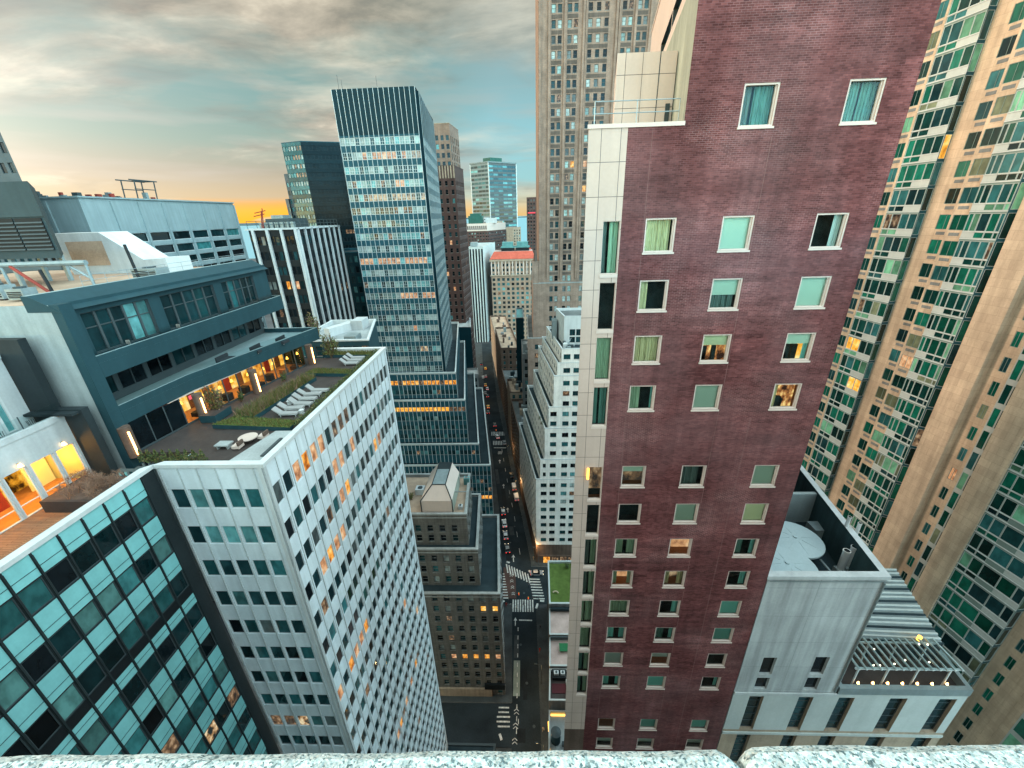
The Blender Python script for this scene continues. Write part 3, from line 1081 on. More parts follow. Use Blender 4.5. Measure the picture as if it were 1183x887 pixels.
# ------------------------------------------------------------------ white annex with the roof plant
def annex():
    t = thing('concrete_annex', 'plain white concrete annex with an open roof pit beside the brick tower', 'building', (21, 32, 0))
    y0 = 21.66
    sd, dep = 0.17, 22.0
    x0, x1 = 17.2, 25.6
    wl = MB()
    slots = [(1.55, 2.6, 84.5, 86.65), (1.55, 2.6, 82.6, 84.1), (5.6, 6.7, 84.6, 86.8), (5.6, 6.7, 82.6, 84.2)]
    facade(wl, (x0, y0), (x1, y0), 82.2, 95.5, 'annex_panel', slots, None, 0.25)
    b1 = (x1 + sd * dep, y0 + dep)
    facade(wl, (x1, y0), b1, 82.2, 95.5, 'annex_panel')
    facade(wl, b1, (x0 + sd * dep, y0 + dep), 82.2, 95.5, 'annex_panel')
    facade(wl, (x0 + sd * dep, y0 + dep), (x0, y0), 82.2, 95.5, 'annex_panel')
    for a, b, c, d in slots:
        wl.poly([(x0 + a, y0 + .22, c), (x0 + b, y0 + .22, c), (x0 + b, y0 + .22, d), (x0 + a, y0 + .22, d)], 'g_black')
    wl.build('wall', t)
    pl = [(x0, y0), (x1, y0), b1, (x0 + sd * dep, y0 + dep)]
    rf = MB()
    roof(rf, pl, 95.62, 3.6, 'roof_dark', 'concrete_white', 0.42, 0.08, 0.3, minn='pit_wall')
    rf.build('roof', t)
    cb = MB()
    cb.obox((18.9, 31.0, 92.1), (8.2, 0, 0), (0.06, 0.35, 0), (0, 0, 3.3), 'galv')
    cb.obox((19.3, 29.9, 92.1), (3.0, 0, 0), (0.06, 0.3, 0), (0, 0, 2.2), 'brown_low')
    cb.build('cross_wall', t)
    pp = MB()
    for x_, z_, r_ in ((26.9, 92.5, .11), (27.15, 92.9, .08), (27.25, 93.3, .06)):
        pp.tube((x_ - .9, 22.4, z_), (x_ + 2.2, 40.0, z_), r_, 'galv', 8)
    pp.tube((18.0, 22.4, 92.6), (25.0, 22.4, 92.6), .1, 'galv', 8)
    pp.tube((23.2, 22.5, 92.1), (23.2, 22.5, 93.6), .07, 'rust_red', 6)
    pp.tube((24.1, 22.4, 93.0), (24.1, 25.6, 93.0), .09, 'galv', 8)
    pp.build('pipework', t)
    units(t, [(25.6, 28.6, 92.02, 26.9, 29.8, 93.3, 'galv'), (24.0, 23.0, 92.02, 24.6, 23.6, 92.9, 'alu_dark'), (22.0, 32.2, 92.02, 25.4, 34.4, 94.2, 'galv')])
    fl_ = MB()
    fl_.box(x0 + .1, y0 - .115, 95.12, x1 - .05, y0 - .085, 95.2, 'galv')
    fl_.tube((25.42, y0 - .07, 82.4), (25.42, y0 - .07, 95.0), .055, 'galv', 8)
    fl_.build('drainpipe', t)
    # limestone podium below with tall dark slots
    pw = MB()
    pz = [(1.4, 2.6), (5.5, 6.7), (8.8, 10.1), (13.0, 14.4), (17.0, 18.4)]
    slot = []
    for a, b in pz:
        slot.append((a, b, 76.8, 81.6))
        slot.append((a, b, 71.0, 76.0))
    px1 = 36.3
    windows(t, pw, (x0, y0 - 0.05), (px1, y0 - 0.05), 0, 82.2, 'tan_low', pz, [(76.9, 81.7), (71.2, 76.1), (65, 70), (58, 63)], 'slit', lambda c, r: 'g_dark', lambda x, z: 'pale_panel' if z > 76.5 else 'tan_low')
    facade(pw, (px1, y0 - 0.05), (px1 + 1.8, y0 + 11), 0, 82.2, 'pale_panel')
    facade(pw, (px1 + 1.8, y0 + 11), (x0, y0 + 11), 0, 82.2, 'pale_panel')
    facade(pw, (x0, y0 + 11), (x0, y0 - 0.05), 0, 82.2, 'pale_panel')
    for x in (17.2, 20.0, 24.0, 27.3, 31.7):
        pass
    pw.box(x0, y0 - 0.16, 82.05, 25.6, y0 - 0.052, 82.32, 'concrete_white')
    pw.box(x0, y0 - 0.14, 76.3, px1, y0 - 0.052, 76.6, 'pale_panel')
    pw.build('podium_wall', t)
    pr = MB()
    pl2 = [(25.75, y0 - 0.05), (px1, y0 - 0.05), (px1 + 1.8, y0 + 11), (27.6, y0 + 11)]
    roof(pr, pl2, 83.0, 0.8, 'deck_dark', 'galv', 0.3, 0.05, 0.8)
    pr.build('podium_roof', t)
    # ribbed metal roof at the back of the terrace
    mr = MB()
    A, B, C_, D = Vector((27.4, 25.0, 84.2)), Vector((36.3, 24.6, 84.2)), Vector((37.6, 31.5, 85.4)), Vector((28.5, 31.5, 85.4))
    mr.poly([A, B, C_, D], 'galv')
    mr.poly([(A.x, A.y, 82.2), (B.x, B.y, 82.2), B, A], 'dark_wall')
    mr.poly([(B.x, B.y, 82.2), (C_.x, C_.y, 82.2), C_, B], 'galv')
    n = 17
    for i in range(n + 1):
        p, q = A.lerp(D, i / n), B.lerp(C_, i / n)
        mr.obox(p + Vector((0, -0.07, 0.003)), q - p, (0, 0.14, 0.02), (0, 0, 0.1), 'pale_panel' if i % 3 else 'roof_dark')
    mr.build('ribbed_roof', t)
    return t


annex()


def pergola():
    t = thing('roof_pergola', 'glass roofed white pergola strung with lights on the podium terrace', 'pergola', (31, 23, 82.2))
    mb = MB()
    zt = 84.5
    for x in (27.2, 29.6, 32.0, 34.6):
        for y in (22.2, 24.3):
            mb.box(x, y, 82.2, x + 0.1, y + 0.1, zt, 'white_paint')
    for y in (22.15, 24.35):
        mb.box(26.9, y, zt, 35.3, y + 0.12, zt + 0.18, 'white_paint')
    for i in range(15):
        x = 27.0 + i * 0.585
        mb.box(x, 22.0, zt + 0.182, x + 0.14, 24.7, zt + 0.3, 'white_paint')
    mb.build('frame', t)
    g = MB()
    g.poly([(26.95, 22.0, zt + 0.34), (35.3, 22.0, zt + 0.34), (35.3, 24.7, zt + 0.34), (26.95, 24.7, zt + 0.34)], 'rail_glass')
    g.build('glass_roof', t)
    lm = MB()
    for i in range(7):
        x = 27.5 + i * 1.2
        lm.cyl(x, 22.05, 82.9, 83.1, 0.1, 'lamp_warm', 8, 0.05)
    lm.build('lantern', t)
    l2 = MB()
    rr = random.Random(4)
    for i in range(12):
        x, y = 27.2 + rr.random() * 8, 22.2 + rr.random() * 2.6
        l2.cyl(x, y, zt + 0.05, zt + 0.13, 0.05, 'lamp_white', 6)
    l2.cyl(34.2, 24.75, zt + 0.0, zt + 0.45, 0.16, 'lamp_amber', 8)
    l2.build('string_lights', t)['kind'] = 'stuff'


pergola()


def roof_plant():
    grp = 'cooling towers in the annex roof pit'
    t0 = None
    for (x, y, lab) in ((22.9, 27.3, 'big round cooling tower lid, the far one in the annex roof pit'), (20.6, 24.5, 'big round cooling tower lid nearest the brick wall in the roof pit')):
        t = thing('cooling_tower', lab, 'cooling tower', (x, y, 92.02), grp)
        a = MB()
        a.cyl(x, y, 92.02, 93.5, 1.35, 'dark_wall', 20)
        a.build('drum', t)
        b = MB()
        b.cyl(x, y, 93.5, 93.66, 2.15, 'lid_pale', 32)
        b.cyl(x, y, 93.66, 93.8, 2.15, 'lid_pale', 32, 0.4, 'lid_pale', bottom=False)
        b.build('lid', t, smooth=False)
        c = MB()
        c.cyl(x, y, 93.8, 93.9, 0.16, 'lid_pale', 12)
        for k in range(8):
            an = k * math.pi / 4
            c.obox((x + 0.5 * math.cos(an) - 0.02, y + 0.5 * math.sin(an) - 0.02, 93.79), (1.45 * math.cos(an), 1.45 * math.sin(an), -0.14), (-0.03 * math.sin(an), 0.03 * math.cos(an), 0), (0, 0, 0.03), 'lid_pale')
        c.box(x - 0.7, y - 1.95, 93.0, x - 0.4, y - 1.6, 93.48, 'white_paint')
        c.build('fan_hub', t)
    for i, (x, y, z1, r, lab) in enumerate(((24.95, 24.6, 94.9, 0.24, 'shiny steel flue, left one of the short pair at the annex corner'), (25.75, 24.9, 95.0, 0.24, 'shiny steel flue, right one of the short pair at the annex corner'),
                                (26.15, 26.6, 96.5, 0.13, 'slim tall steel flue behind the short pair, left one'), (26.75, 26.2, 96.2, 0.13, 'slim tall steel flue at the annex parapet, right one'))):
        t = thing('flue_pipe', lab, 'flue', (x, y, 92.02), 'steel flues on the annex')
        a = MB()
        a.cyl(x, y, 92.02, z1, r, 'steel', 16, top='black_wall')
        a.build('pipe', t, smooth=False)
        b = MB()
        for k in range(16):
            an, an2 = 2 * math.pi * k / 16, 2 * math.pi * (k + 1) / 16
            q = [(x + rr * math.cos(aa), y + rr * math.sin(aa)) for aa in (an, an2) for rr in (r * 0.85, r * 1.12)]
            b.poly([(*q[1], z1), (*q[3], z1), (*q[3], z1 + .12), (*q[1], z1 + .12)], 'steel')
            b.poly([(*q[1], z1 + .12), (*q[3], z1 + .12), (*q[2], z1 + .12), (*q[0], z1 + .12)], 'steel')
            b.poly([(*q[2], z1), (*q[0], z1), (*q[0], z1 + .12), (*q[2], z1 + .12)], 'black_wall')
        b.build('collar', t)
        if r > .2:
            c = MB()
            c.box(x - .3, y - .3, 92.02, x + .3, y + .3, 93.1, 'galv')
            c.build('base', t)


roof_plant()


# ------------------------------------------------------------------ tan and green apartment tower on the right
def apartments():
    u = Vector((-0.13, 0.9915)).normalized()      # along the wall, away from the camera
    n = Vector((u.y, -u.x))                        # away from the street
    t = thing('apartment_tower', 'very tall tan apartment tower with green glass bays filling the right side', 'building', (62, 40, 0))

    def W(a, w):
        p = n * (57 - w) + u * a
        return (p.x, p.y)
    Z0, Z1, FH = 0.0, 162.0, 2.88
    zc = 114.9
    NF = 55
    top = zc + FH * 15
    wl, bay, ac = MB(), MB(), MB()
    gpick = picker(11, [('g_green_dark', 5), ('g_green', 3), ('g_teal', 2), ('g_olive', 1), ('g_green_pale', 1.2), ('g_dark', 2)], {(0, 21): 'lit_gold'})

    def sec(a0, a1, w, cols, rows, sty, var, mat='tan_brick', matf=None, rev=None, mb=None):
        windows(t, mb or wl, W(a0, w), W(a1, w), Z0, Z1, mat, cols, rows, sty, var, matf, rev)

    def ret(a, w0, w1, mat='tan_brick', mb=None):
        """side wall at a between two depths; faces the camera when w1 < w0"""
        facade(mb or wl, W(a, w0), W(a, w1), Z0, Z1, mat)
    wr = [(top - FH * k - 0.85, top - FH * k + 0.85) for k in range(NF)]

    def grilles(a_c, w):
        for za, zb in wr:
            p = Vector(W(a_c + 0.55, w + 0.03))
            ac.obox((p.x, p.y, za - 0.62), (-u.x * 1.1, -u.y * 1.1, 0), (n.x * 0.028, n.y * 0.028, 0), (0, 0, 0.36), 'grey_low')
    fx = {}
    mkp = lambda seed, fixed=None: picker(seed, [('g_green_dark', 5), ('g_green', 5), ('g_teal', 2), ('g_olive', 0.8), ('g_green_pale', 1.1), ('g_dark', 1.5), ('lit_dim', 0.14), ('lit_gold', 0.05)], fixed)
    # far tan strip with one window column
    sec(60, 54.05, 0, [(60 - 55.55, 60 - 54.35)], wr, 'green', mkp(1))
    grilles(54.95, 0)

    def glassbay(a0, a1, w, side_w, seed, lit_at=None, ncol=3, panel_right=True):
        ln = a0 - a1
        bw = ln / ncol
        cols, rows = [], []
        rowz = []
        for za, zb in wr:
            rowz.append((za - 0.75, za - 0.12))   # low row
            rowz.append((za - 0.02, zb + 0.12))   # high row
        edges = [0.06, ln * 0.22, ln * 0.5, ln * 0.75, ln - 0.06] if ncol == 3 else [0.06, ln * .16, ln * .34, ln * .62, ln * .86, ln - .06]
        cols = [(edges[i] + 0.02, edges[i + 1] - 0.02) for i in range(len(edges) - 1)]
        pk = mkp(seed)
        half = len(cols) // 2

        def var(ci, ri):
            low = ri % 2 == 0
            fl = ri // 2
            if low:
                solid = ci >= half if panel_right else ci < half
                return None if solid else pk(0, ri)
            if lit_at and fl == lit_at[0] and ci in lit_at[1]:
                return lit_at[2]
            return pk(ci // 2, ri) if (fl + seed) % 3 else pk(ci, ri)

        def matf(x, z):
            k = (z - (top - 0.85 - 0.75)) / FH
            fz = (k - math.floor(k)) * FH
            low_solid = (x > ln * .5) == panel_right
            if 0.02 < fz < 0.64 and low_solid:
                return 'pale_panel'
            return 'bay_frame'
        sec(a0, a1, w, cols, rowz, 'greenbay', var, 'bay_frame', matf, 'bay_frame', bay)
        # the glazed flank that faces the camera
        if side_w:
            cs = [(0.08, side_w - 0.06)]
            windows(t, bay, W(a1, w), W(a1, w - side_w), Z0, Z1, 'steel_blue', cs, [(za - 0.7, zb + 0.15) for za, zb in wr], 'greenbay', mkp(seed + 50))

    glassbay(54.05, 49.75, 0.0, 1.0, 3, (20, (0, 1), 'lit_gold'))
    sec(49.75, 45.95, -1.0, [(49.75 - 48.05, 49.75 - 46.4)], wr, 'green', mkp(5))
    grilles(47.2, -1.0)
    facade(wl, W(45.95, -1.0), W(45.95, 0.0), Z0, Z1, 'tan_brick')
    sec(45.95, 43.9, 0.0, [(0.25, 1.8)], wr, 'green', mkp(6, {(0, 7): 'lit_gold', (0, 20): 'lit_peach'}))
    grilles(44.95, 0.0)
    glassbay(43.9, 40.4, 0.35, 0.0, 7, None, 4, panel_right=False)
    facade(bay, W(43.9, 0.0), W(43.9, 0.35), Z0, Z1, 'pale_panel')
    # chamfered glazed corner
    windows(t, bay, W(40.4, 0.35), W(39.5, -0.7), Z0, Z1, 'steel_blue', [(0.1, 1.28)], [(za - 0.7, zb + 0.15) for za, zb in wr], 'greenbay', mkp(8))
    # broad tan pier, recessed strip with slim windows, glass strip, pier, big bay, pier
    facade(wl, W(39.5, -0.7), W(39.5, 0.5), Z0, Z1, 'tan_brick')
    facade(wl, W(39.5, 0.5), W(36.75, 0.5), Z0, Z1, 'tan_brick')
    ret(36.75, 0.5, -0.6)
    sec(36.75, 34.9, -0.6, [(0.75, 1.45)], wr, 'green', mkp(9, {(0, 24): 'lit_peach'}))
    sec(34.9, 33.35, -0.6, [(0.06, 0.72), (0.78, 1.48)], [(za - 0.5, zb + 0.1) for za, zb in wr], 'greenbay', mkp(10), 'pale_panel', None, None, bay)
    facade(wl, W(33.35, -0.6), W(33.35, 0.5), Z0, Z1, 'tan_brick')
    facade(wl, W(33.35, 0.5), W(31.0, 0.5), Z0, Z1, 'tan_brick')
    ret(31.0, 0.5, 0.2)
    glassbay(31.0, 25.0, 0.2, 1.0, 12, None, 4)
    sec(25.0, 21.0, -0.8, [(0.9, 1.6)], wr, 'green', mkp(13))
    sec(21.0, 18.0, -0.8, [(0.1, 1.4), (1.5, 2.9)], [(za - 0.5, zb + 0.1) for za, zb in wr], 'greenbay', mkp(14), 'pale_panel', None, None, bay)
    facade(wl, W(18.0, -0.8), W(18.0, 0.5), Z0, Z1, 'tan_brick')
    sec(18.0, 6.0, 0.5, [(3.0, 3.8), (6.0, 7.6)], wr, 'green', mkp(15))
    # the other three sides
    facade(wl, W(6, 0.5), W(6, -28), Z0, Z1, 'tan_brick')
    facade(wl, W(6, -28), W(60, -28), Z0, Z1, 'tan_brick')
    facade(wl, W(60, -28), W(60, 0), Z0, Z1, 'tan_brick')
    wl.build('wall', t)
    bay.build('bay_wall', t)
    ac.build('vent_grilles', t, occ=False)['kind'] = 'stuff'
    # thin white floor edges on the bays
    fl = MB()
    for a0, a1, w in ((54.05, 49.75, 0.0), (43.9, 40.4, 0.35), (31.0, 25.0, 0.2)):
        for za, zb in wr:
            p = Vector(W(a0, w))
            fl.obox((p.x - n.x * 0.06, p.y - n.y * 0.06, za - 0.88), (-u.x * (a0 - a1), -u.y * (a0 - a1), 0), (n.x * 0.057, n.y * 0.057, 0), (0, 0, 0.1), 'white_paint')
            fl.obox((p.x - n.x * 0.05, p.y - n.y * 0.05, za - 0.1), (-u.x * (a0 - a1), -u.y * (a0 - a1), 0), (n.x * 0.047, n.y * 0.047, 0), (0, 0, 0.07), 'white_paint')
    fl.build('floor_edges', t, occ=False)['kind'] = 'stuff'
    rf = MB()
    rf.poly([(*W(60, 0), Z1), (*W(6, 0), Z1), (*W(6, -28), Z1), (*W(60, -28), Z1)], 'roof_grey')
    rf.build('roof', t)


apartments()
# ================================================================== left side
def white_office():
    t = thing('white_office_block', 'white panelled office block with rows of small windows below a roof terrace', 'building', (-24, 38, 0))
    x0, x1, y0, y1, zt = -28.15, -19.8, 24.6, 53.2, 103.4
    wl = MB()
    rows = rows_down(101.15, 3.65, 1.85, 28)
    fl = {}
    for ri, cs in {0: (2, 3, 4, 5), 1: (6, 7, 9), 2: (6, 7, 13, 14), 3: (2, 3, 4, 5), 7: (2, 3, 4, 5, 0), 10: (13,), 12: (16,), 14: (13, 11, 9, 7, 6), 17: (4,)}.items():
        for c in cs:
            fl[(c, ri)] = 'lit_peach' if (c + ri) % 3 else 'lit_amber'
    for c, r in ((7, 0), (8, 0), (5, 0), (9, 1), (4, 2)):
        fl[(c, r)] = fl.get((c, r), 'lit_dim') if (c, r) != (5, 0) else 'lit_peach'
    mix = [('g_dark', 4), ('g_teal', 5), ('g_mid', 0.8), ('g_grey', 0.7), ('g_black', 1)]
    front = {(0, 8): 'lit_dim', (1, 8): 'lit_dim', (2, 8): 'lit_mixed', (3, 8): 'g_mid', (1, 0): 'g_mid', (1, 1): 'g_mid'}
    windows(t, wl, (x0, y0), (x1, y0), 0, zt, 'panel_white', [(0.35 + 1.47 * i, 1.53 + 1.47 * i) for i in range(5)], rows, 'grid', picker(21, mix, front))
    windows(t, wl, (x1, y0), (x1, y1), 0, zt, 'panel_white', [(0.2 + 1.47 * i, 1.27 + 1.47 * i) for i in range(19)], rows, 'grid_side', picker(22, [('g_block_dark', 6), ('g_dark', 2), ('g_teal', 2), ('g_black', 2), ('g_grey', .4), ('lit_dim', .3)], fl))
    facade(wl, (x1, y1), (x0, y1), 0, zt, 'panel_white')
    facade(wl, (x0, y1), (x0, y0), 0, 102.4, 'panel_white')
    wl.build('wall', t)
    fn = MB()
    for i in range(6):
        x = x0 + 0.2 + 1.47 * i
        fn.box(x - 0.035, y0 - 0.07, 0, x + 0.035, y0 - 0.002, zt - 0.25, 'alu')
    for i in range(20):
        y = y0 + 0.0 + 1.47 * i - 0.01
        if i:
            fn.box(x1 + 0.002, y - 0.03, 0, x1 + 0.06, y + 0.03, zt - 0.25, 'alu')
    # broad corner post
    fn.box(x1 - 0.42, y0 - 0.09, 0, x1 - 0.12, y0 - 0.002, zt - 0.25, 'white_paint')
    fn.box(x1 + 0.002, y0 - 0.09, 0, x1 + 0.09, y0 + 0.2, zt - 0.25, 'concrete_white')
    fn.build('mullion', t)
    rf = MB()
    roof(rf, rect(x0, y0, x1, y1), zt + 0.05, 0.85, 'deck_dark', 'white_paint', 0.45, 0.1, 0.3, skip=(3,))
    rf.build('roof', t)


white_office()


def curtain_block():
    """teal panelled block with a lit roof flat, lower left"""
    t = thing('teal_panel_block', 'block of teal panels and dark glass with black grid lines, bottom left corner', 'building', (-36, 14, 0))
    x1, ya, yb, zt = -28.3, -6.0, 24.55, 103.4
    wl = MB()
    fh = 3.68
    rows = rows_down(101.45, fh, 1.72, 28)
    pitch = 1.42
    n = 20
    y_last = 23.45
    cols = [(y_last - pitch * (k + 1) - ya + 0.075, y_last - pitch * k - ya - 0.075) for k in range(n)][::-1]
    dk = {}
    pk = picker(31, [('g_block_dark', 3.8), ('g_block_mid', 5), ('g_block_pale', 2.4), ('g_black', 0.8)], {(17, 6): 'lit_mixed', (19, 6): 'lit_dim', (15, 5): 'lit_dim'})
    gap = 2   # dark service floor

    def matf(y, z):
        if y > y_last - ya:
            return 'dark_wall'
        yy = (y_last - ya - y) / pitch
        f = yy - math.floor(yy)
        if f < 0.055 or f > 0.945:
            return 'dark_wall'
        if z < 93.35 and z > 91.5:
            return 'black_wall'
        k = (101.45 - z) / fh
        fz = (k - math.floor(k)) * fh
        if 1.72 <= fz <= 1.8 or fz > fh - 0.08:
            return 'dark_wall'
        return 'curtain_panel'
    zs = []
    for k in range(29):
        z = 101.45 - fh * k
        zs += [z + 0.08, z - 1.8]
    zs = [z for z in zs if 0 < z < zt] + [93.35, 91.5]
    windows(t, wl, (x1, ya), (x1, yb), 0, zt, 'curtain_panel', cols, rows, 'curtain', pk, matf, 'dark_wall', zs=zs)
    facade(wl, (-60, ya), (x1, ya), 0, zt, 'curtain_panel')
    facade(wl, (x1, yb), (-60, yb), 0, 101.5, 'dark_wall')
    facade(wl, (-60, yb), (-60, ya), 0, zt, 'dark_wall')
    wl.build('wall', t)
    gr = MB()
    for k in range(n + 1):
        y = y_last - pitch * k
        gr.box(x1 + 0.002, y - 0.045, 0, x1 + 0.09, y + 0.045, zt - 0.45, 'dark_wall')
    for k in range(28):
        z = 101.45 - fh * k + 0.62
        if z < zt:
            gr.box(x1 + 0.002, ya, z, x1 + 0.02, y_last, z + 0.03, 'dark_wall')
    gr.build('mullion', t)
    rf = MB()
    roof(rf, rect(-60, ya, x1, yb), zt + 0.05, 1.8, 'deck_wood', 'white_paint', 0.5, 0.1, 0.3, skip=(2,))
    rf.build('roof', t)


curtain_block()


def roof_flat():
    t = thing('penthouse_flat', 'white penthouse with glass doors lit orange inside, beside the wood deck', 'building', (-40, 15, 101.66))
    zf = 101.66
    wl = MB()
    yN = 25.6
    # lower storey: white front with four tall glazed bays
    x1 = -34.6
    bays = [(6.0, 9.9), (10.1, 14.0), (14.2, 18.1), (18.3, 21.4), (21.6, 23.2), (23.35, 25.0)]
    ya = -4.0
    bays = [(a - ya, b - ya) for a, b in ((9.2, 12.0), (12.1, 14.6), (14.7, 17.0), (17.1, 19.2), (19.3, 20.75), (20.85, 22.25), (22.4, 23.95), (24.05, 25.45))]
    facade(wl, (x1, ya), (x1, yN), zf, 107.3, 'concrete_white', [(a, b, zf + 0.05, 104.95) for a, b in bays], None, 0.2, 'white_paint')
    facade(wl, (-58, ya), (x1, ya), zf, 107.3, 'concrete_white')
    # upper storey
    x2 = -37.0
    ub = [(a - ya, b - ya) for a, b in ((14.0, 15.4), (15.5, 18.5), (20.6, 21.6), (21.75, 23.7), (23.8, 24.5))]
    facade(wl, (x2, ya), (x2, yN), 106.5, 111.9, 'concrete_white', [(a, b, 106.55, 110.2) for a, b in ub], None, 0.15, 'white_paint')
    facade(wl, (-58, ya), (x2, ya), 106.5, 111.9, 'concrete_white')
    wl.build('wall', t)
    rf = MB()
    rf.poly([(-58, ya, 106.5), (x1 - .25, ya, 106.5), (x1 - .25, yN, 106.5), (-58, yN, 106.5)], 'roof_pale')
    rf.box(x1 - 0.3, ya, 106.9, x1 + 0.06, yN, 107.32, 'concrete_white')
    rf.build('lower_roof', t)
    rf = MB()
    rf.poly([(-58, ya, 111.7), (x2, ya, 111.7), (x2, yN, 111.7), (-58, yN, 111.7)], 'roof_pale')
    rf.box(x2 - 0.3, ya, 111.701, x2 + 0.08, yN, 112.0, 'concrete_white')
    rf.build('roof', t)
    # glazing and interior
    for a, b in bays:
        fr = MB()
        ya0, yb0 = a + ya, b + ya
        for y in (ya0, yb0 - 0.12):
            fr.box(x1 - 0.19, y, zf + 0.05, x1 - 0.07, y + 0.12, 104.94, 'white_paint')
        fr.box(x1 - 0.17, ya0 + .12, zf + 0.85, x1 - 0.1, yb0 - .12, zf + 0.92, 'white_paint')
        o = fr.build('glass_door', t)
        p = MB()
        p.poly([(x1 - .13, ya0, zf + .05), (x1 - .13, yb0, zf + .05), (x1 - .13, yb0, 104.94), (x1 - .13, ya0, 104.94)], 'pane_clear')
        p.build('pane', o, occ=False)
    it = MB()
    it.box(x1 - 5, 8, zf + 0.001, x1 - 0.25, 25.4, zf + 0.03, 'floor_orange')
    it.poly([(x1 - 4.2, 8, zf), (x1 - 4.2, 25.4, zf), (x1 - 4.2, 25.4, 105), (x1 - 4.2, 8, 105)], 'lit_lobby')
    it.poly([(x1 - 4.2, 25.4, zf), (x1 - .3, 25.45, zf), (x1 - .3, 25.45, 105), (x1 - 4.2, 25.4, 105)], 'b_olive')
    it.box(x1 - 3.0, 23.7, zf + .03, x1 - 2.9, 25.3, zf + 2.9, 'b_olive')
    it.poly([(x1 - .25, 8, 104.96), (x1 - .25, 24, 104.96), (x1 - 5, 24, 104.96), (x1 - 5, 8, 104.96)], 'cream_trim')
    it.build('lit_interior', t)
    for ly in (14.0, 18.5, 21.3, 24.3):
        ld = bpy.data.lights.new('room_lamp', 'POINT')
        ld.energy = 330
        ld.color = (1.0, 0.42, 0.07)
        ld.shadow_soft_size = 0.25
        lo = bpy.data.objects.new('room_lamp', ld)
        COL.objects.link(lo)
        lo.parent = t
        lo.location = Vector((x1 - 1.2, ly, 104.0)) - t.location
    fu = MB()
    fu.box(x1 - 3.2, 18.5, zf + .03, x1 - 1.2, 19.4, zf + .8, 'deck_wood')
    fu.box(x1 - 3.4, 20.5, zf + .03, x1 - 2.6, 22.0, zf + 2.2, 'rust_red')
    fu.box(x1 - 2.6, 15.5, zf + .03, x1 - 1.6, 17.6, zf + .75, 'deck_wood')
    fu.build('built_in_cabinet', t)
    for a, b in ub:
        fr = MB()
        ya0, yb0 = a + ya, b + ya
        for y in (ya0, yb0 - 0.14):
            fr.box(x2 - 0.14, y, 106.6, x2 + 0.02, y + 0.14, 110.18, 'white_paint')
        for zz in (106.6, 110.08):
            fr.box(x2 - 0.13, ya0 + .135, zz, x2 + 0.01, yb0 - .135, zz + .1, 'white_paint')
        o = fr.build('window', t)
        p = MB()
        p.poly([(x2 - .1, ya0, 106.55), (x2 - .1, yb0, 106.55), (x2 - .1, yb0, 110.2), (x2 - .1, ya0, 110.2)], 'g_mid')
        p.build('pane', o, occ=False)
    # stepped dark party wall at the far end
    pw = MB()
    for xa, xb, za, zb in ((-58, -35.2, 107.6, 113.0), (-58, -33.1, 101.66, 107.6)):
        pw.box(xa, yN + 0.05, za, xb, 26.2, zb, 'dark_wall')
    pw.box(-58, yN - 0.5, 107.32, -33.25, yN + 0.049, 107.5, 'dark_wall')
    pw.build('party_wall', t)
    # glass balustrade of the upper balcony
    gb = MB()
    gb.poly([(x1 - .12, ya, 107.33), (x1 - .12, yN, 107.33), (x1 - .12, yN, 108.2), (x1 - .12, ya, 108.2)], 'rail_glass')
    for k in range(9):
        y = ya + 3.4 * k
        gb.box(x1 - .15, y, 107.33, x1 - .1, y + .05, 108.25, 'alu_dark')
    gb.build('balustrade', t)
    for y in (21.9, 24.7):
        lp = MB()
        lp.cyl(x1 + 0.12, y, 105.15, 105.4, 0.16, 'lamp_warm', 10, 0.07)
        lp.box(x1 + .003, y - .05, 105.25, x1 + .12, y + .05, 105.42, 'alu_dark')
        lp.build('wall_lamp', t)


roof_flat()


def bush(name, label, cat, cx, cy, z0, rx, ry, h, n, size, mats, seed, group=None, stems=10, parent=None):
    rnd = random.Random(seed)
    t = thing(name, label, cat, (cx, cy, z0), group)
    st = MB()
    tips = []
    for i in range(stems):
        a = rnd.uniform(0, 6.28)
        p = Vector((cx + rx * .5 * rnd.random() * math.cos(a), cy + ry * .5 * rnd.random() * math.sin(a), z0))
        q = Vector((cx + rx * rnd.uniform(.2, 1) * math.cos(a), cy + ry * rnd.uniform(.2, 1) * math.sin(a), z0 + h * rnd.uniform(.6, 1.0)))
        st.tube(p, q, 0.02 * max(.6, h), 'bark', 4)
        tips.append((p, q))
    st.build('stem', t, occ=False)
    lf = MB()
    for i in range(n):
        p, q = rnd.choice(tips)
        c = p.lerp(q, rnd.uniform(.25, 1.08)) + Vector((rnd.gauss(0, .16 * rx), rnd.gauss(0, .16 * ry), rnd.gauss(0, .07 * h)))
        c.z = max(c.z, z0 + .03)
        lf.leaf(c, size * rnd.uniform(.6, 1.3), rnd.choice(mats), rnd)
    lf.build('foliage', t, occ=False)
    return t


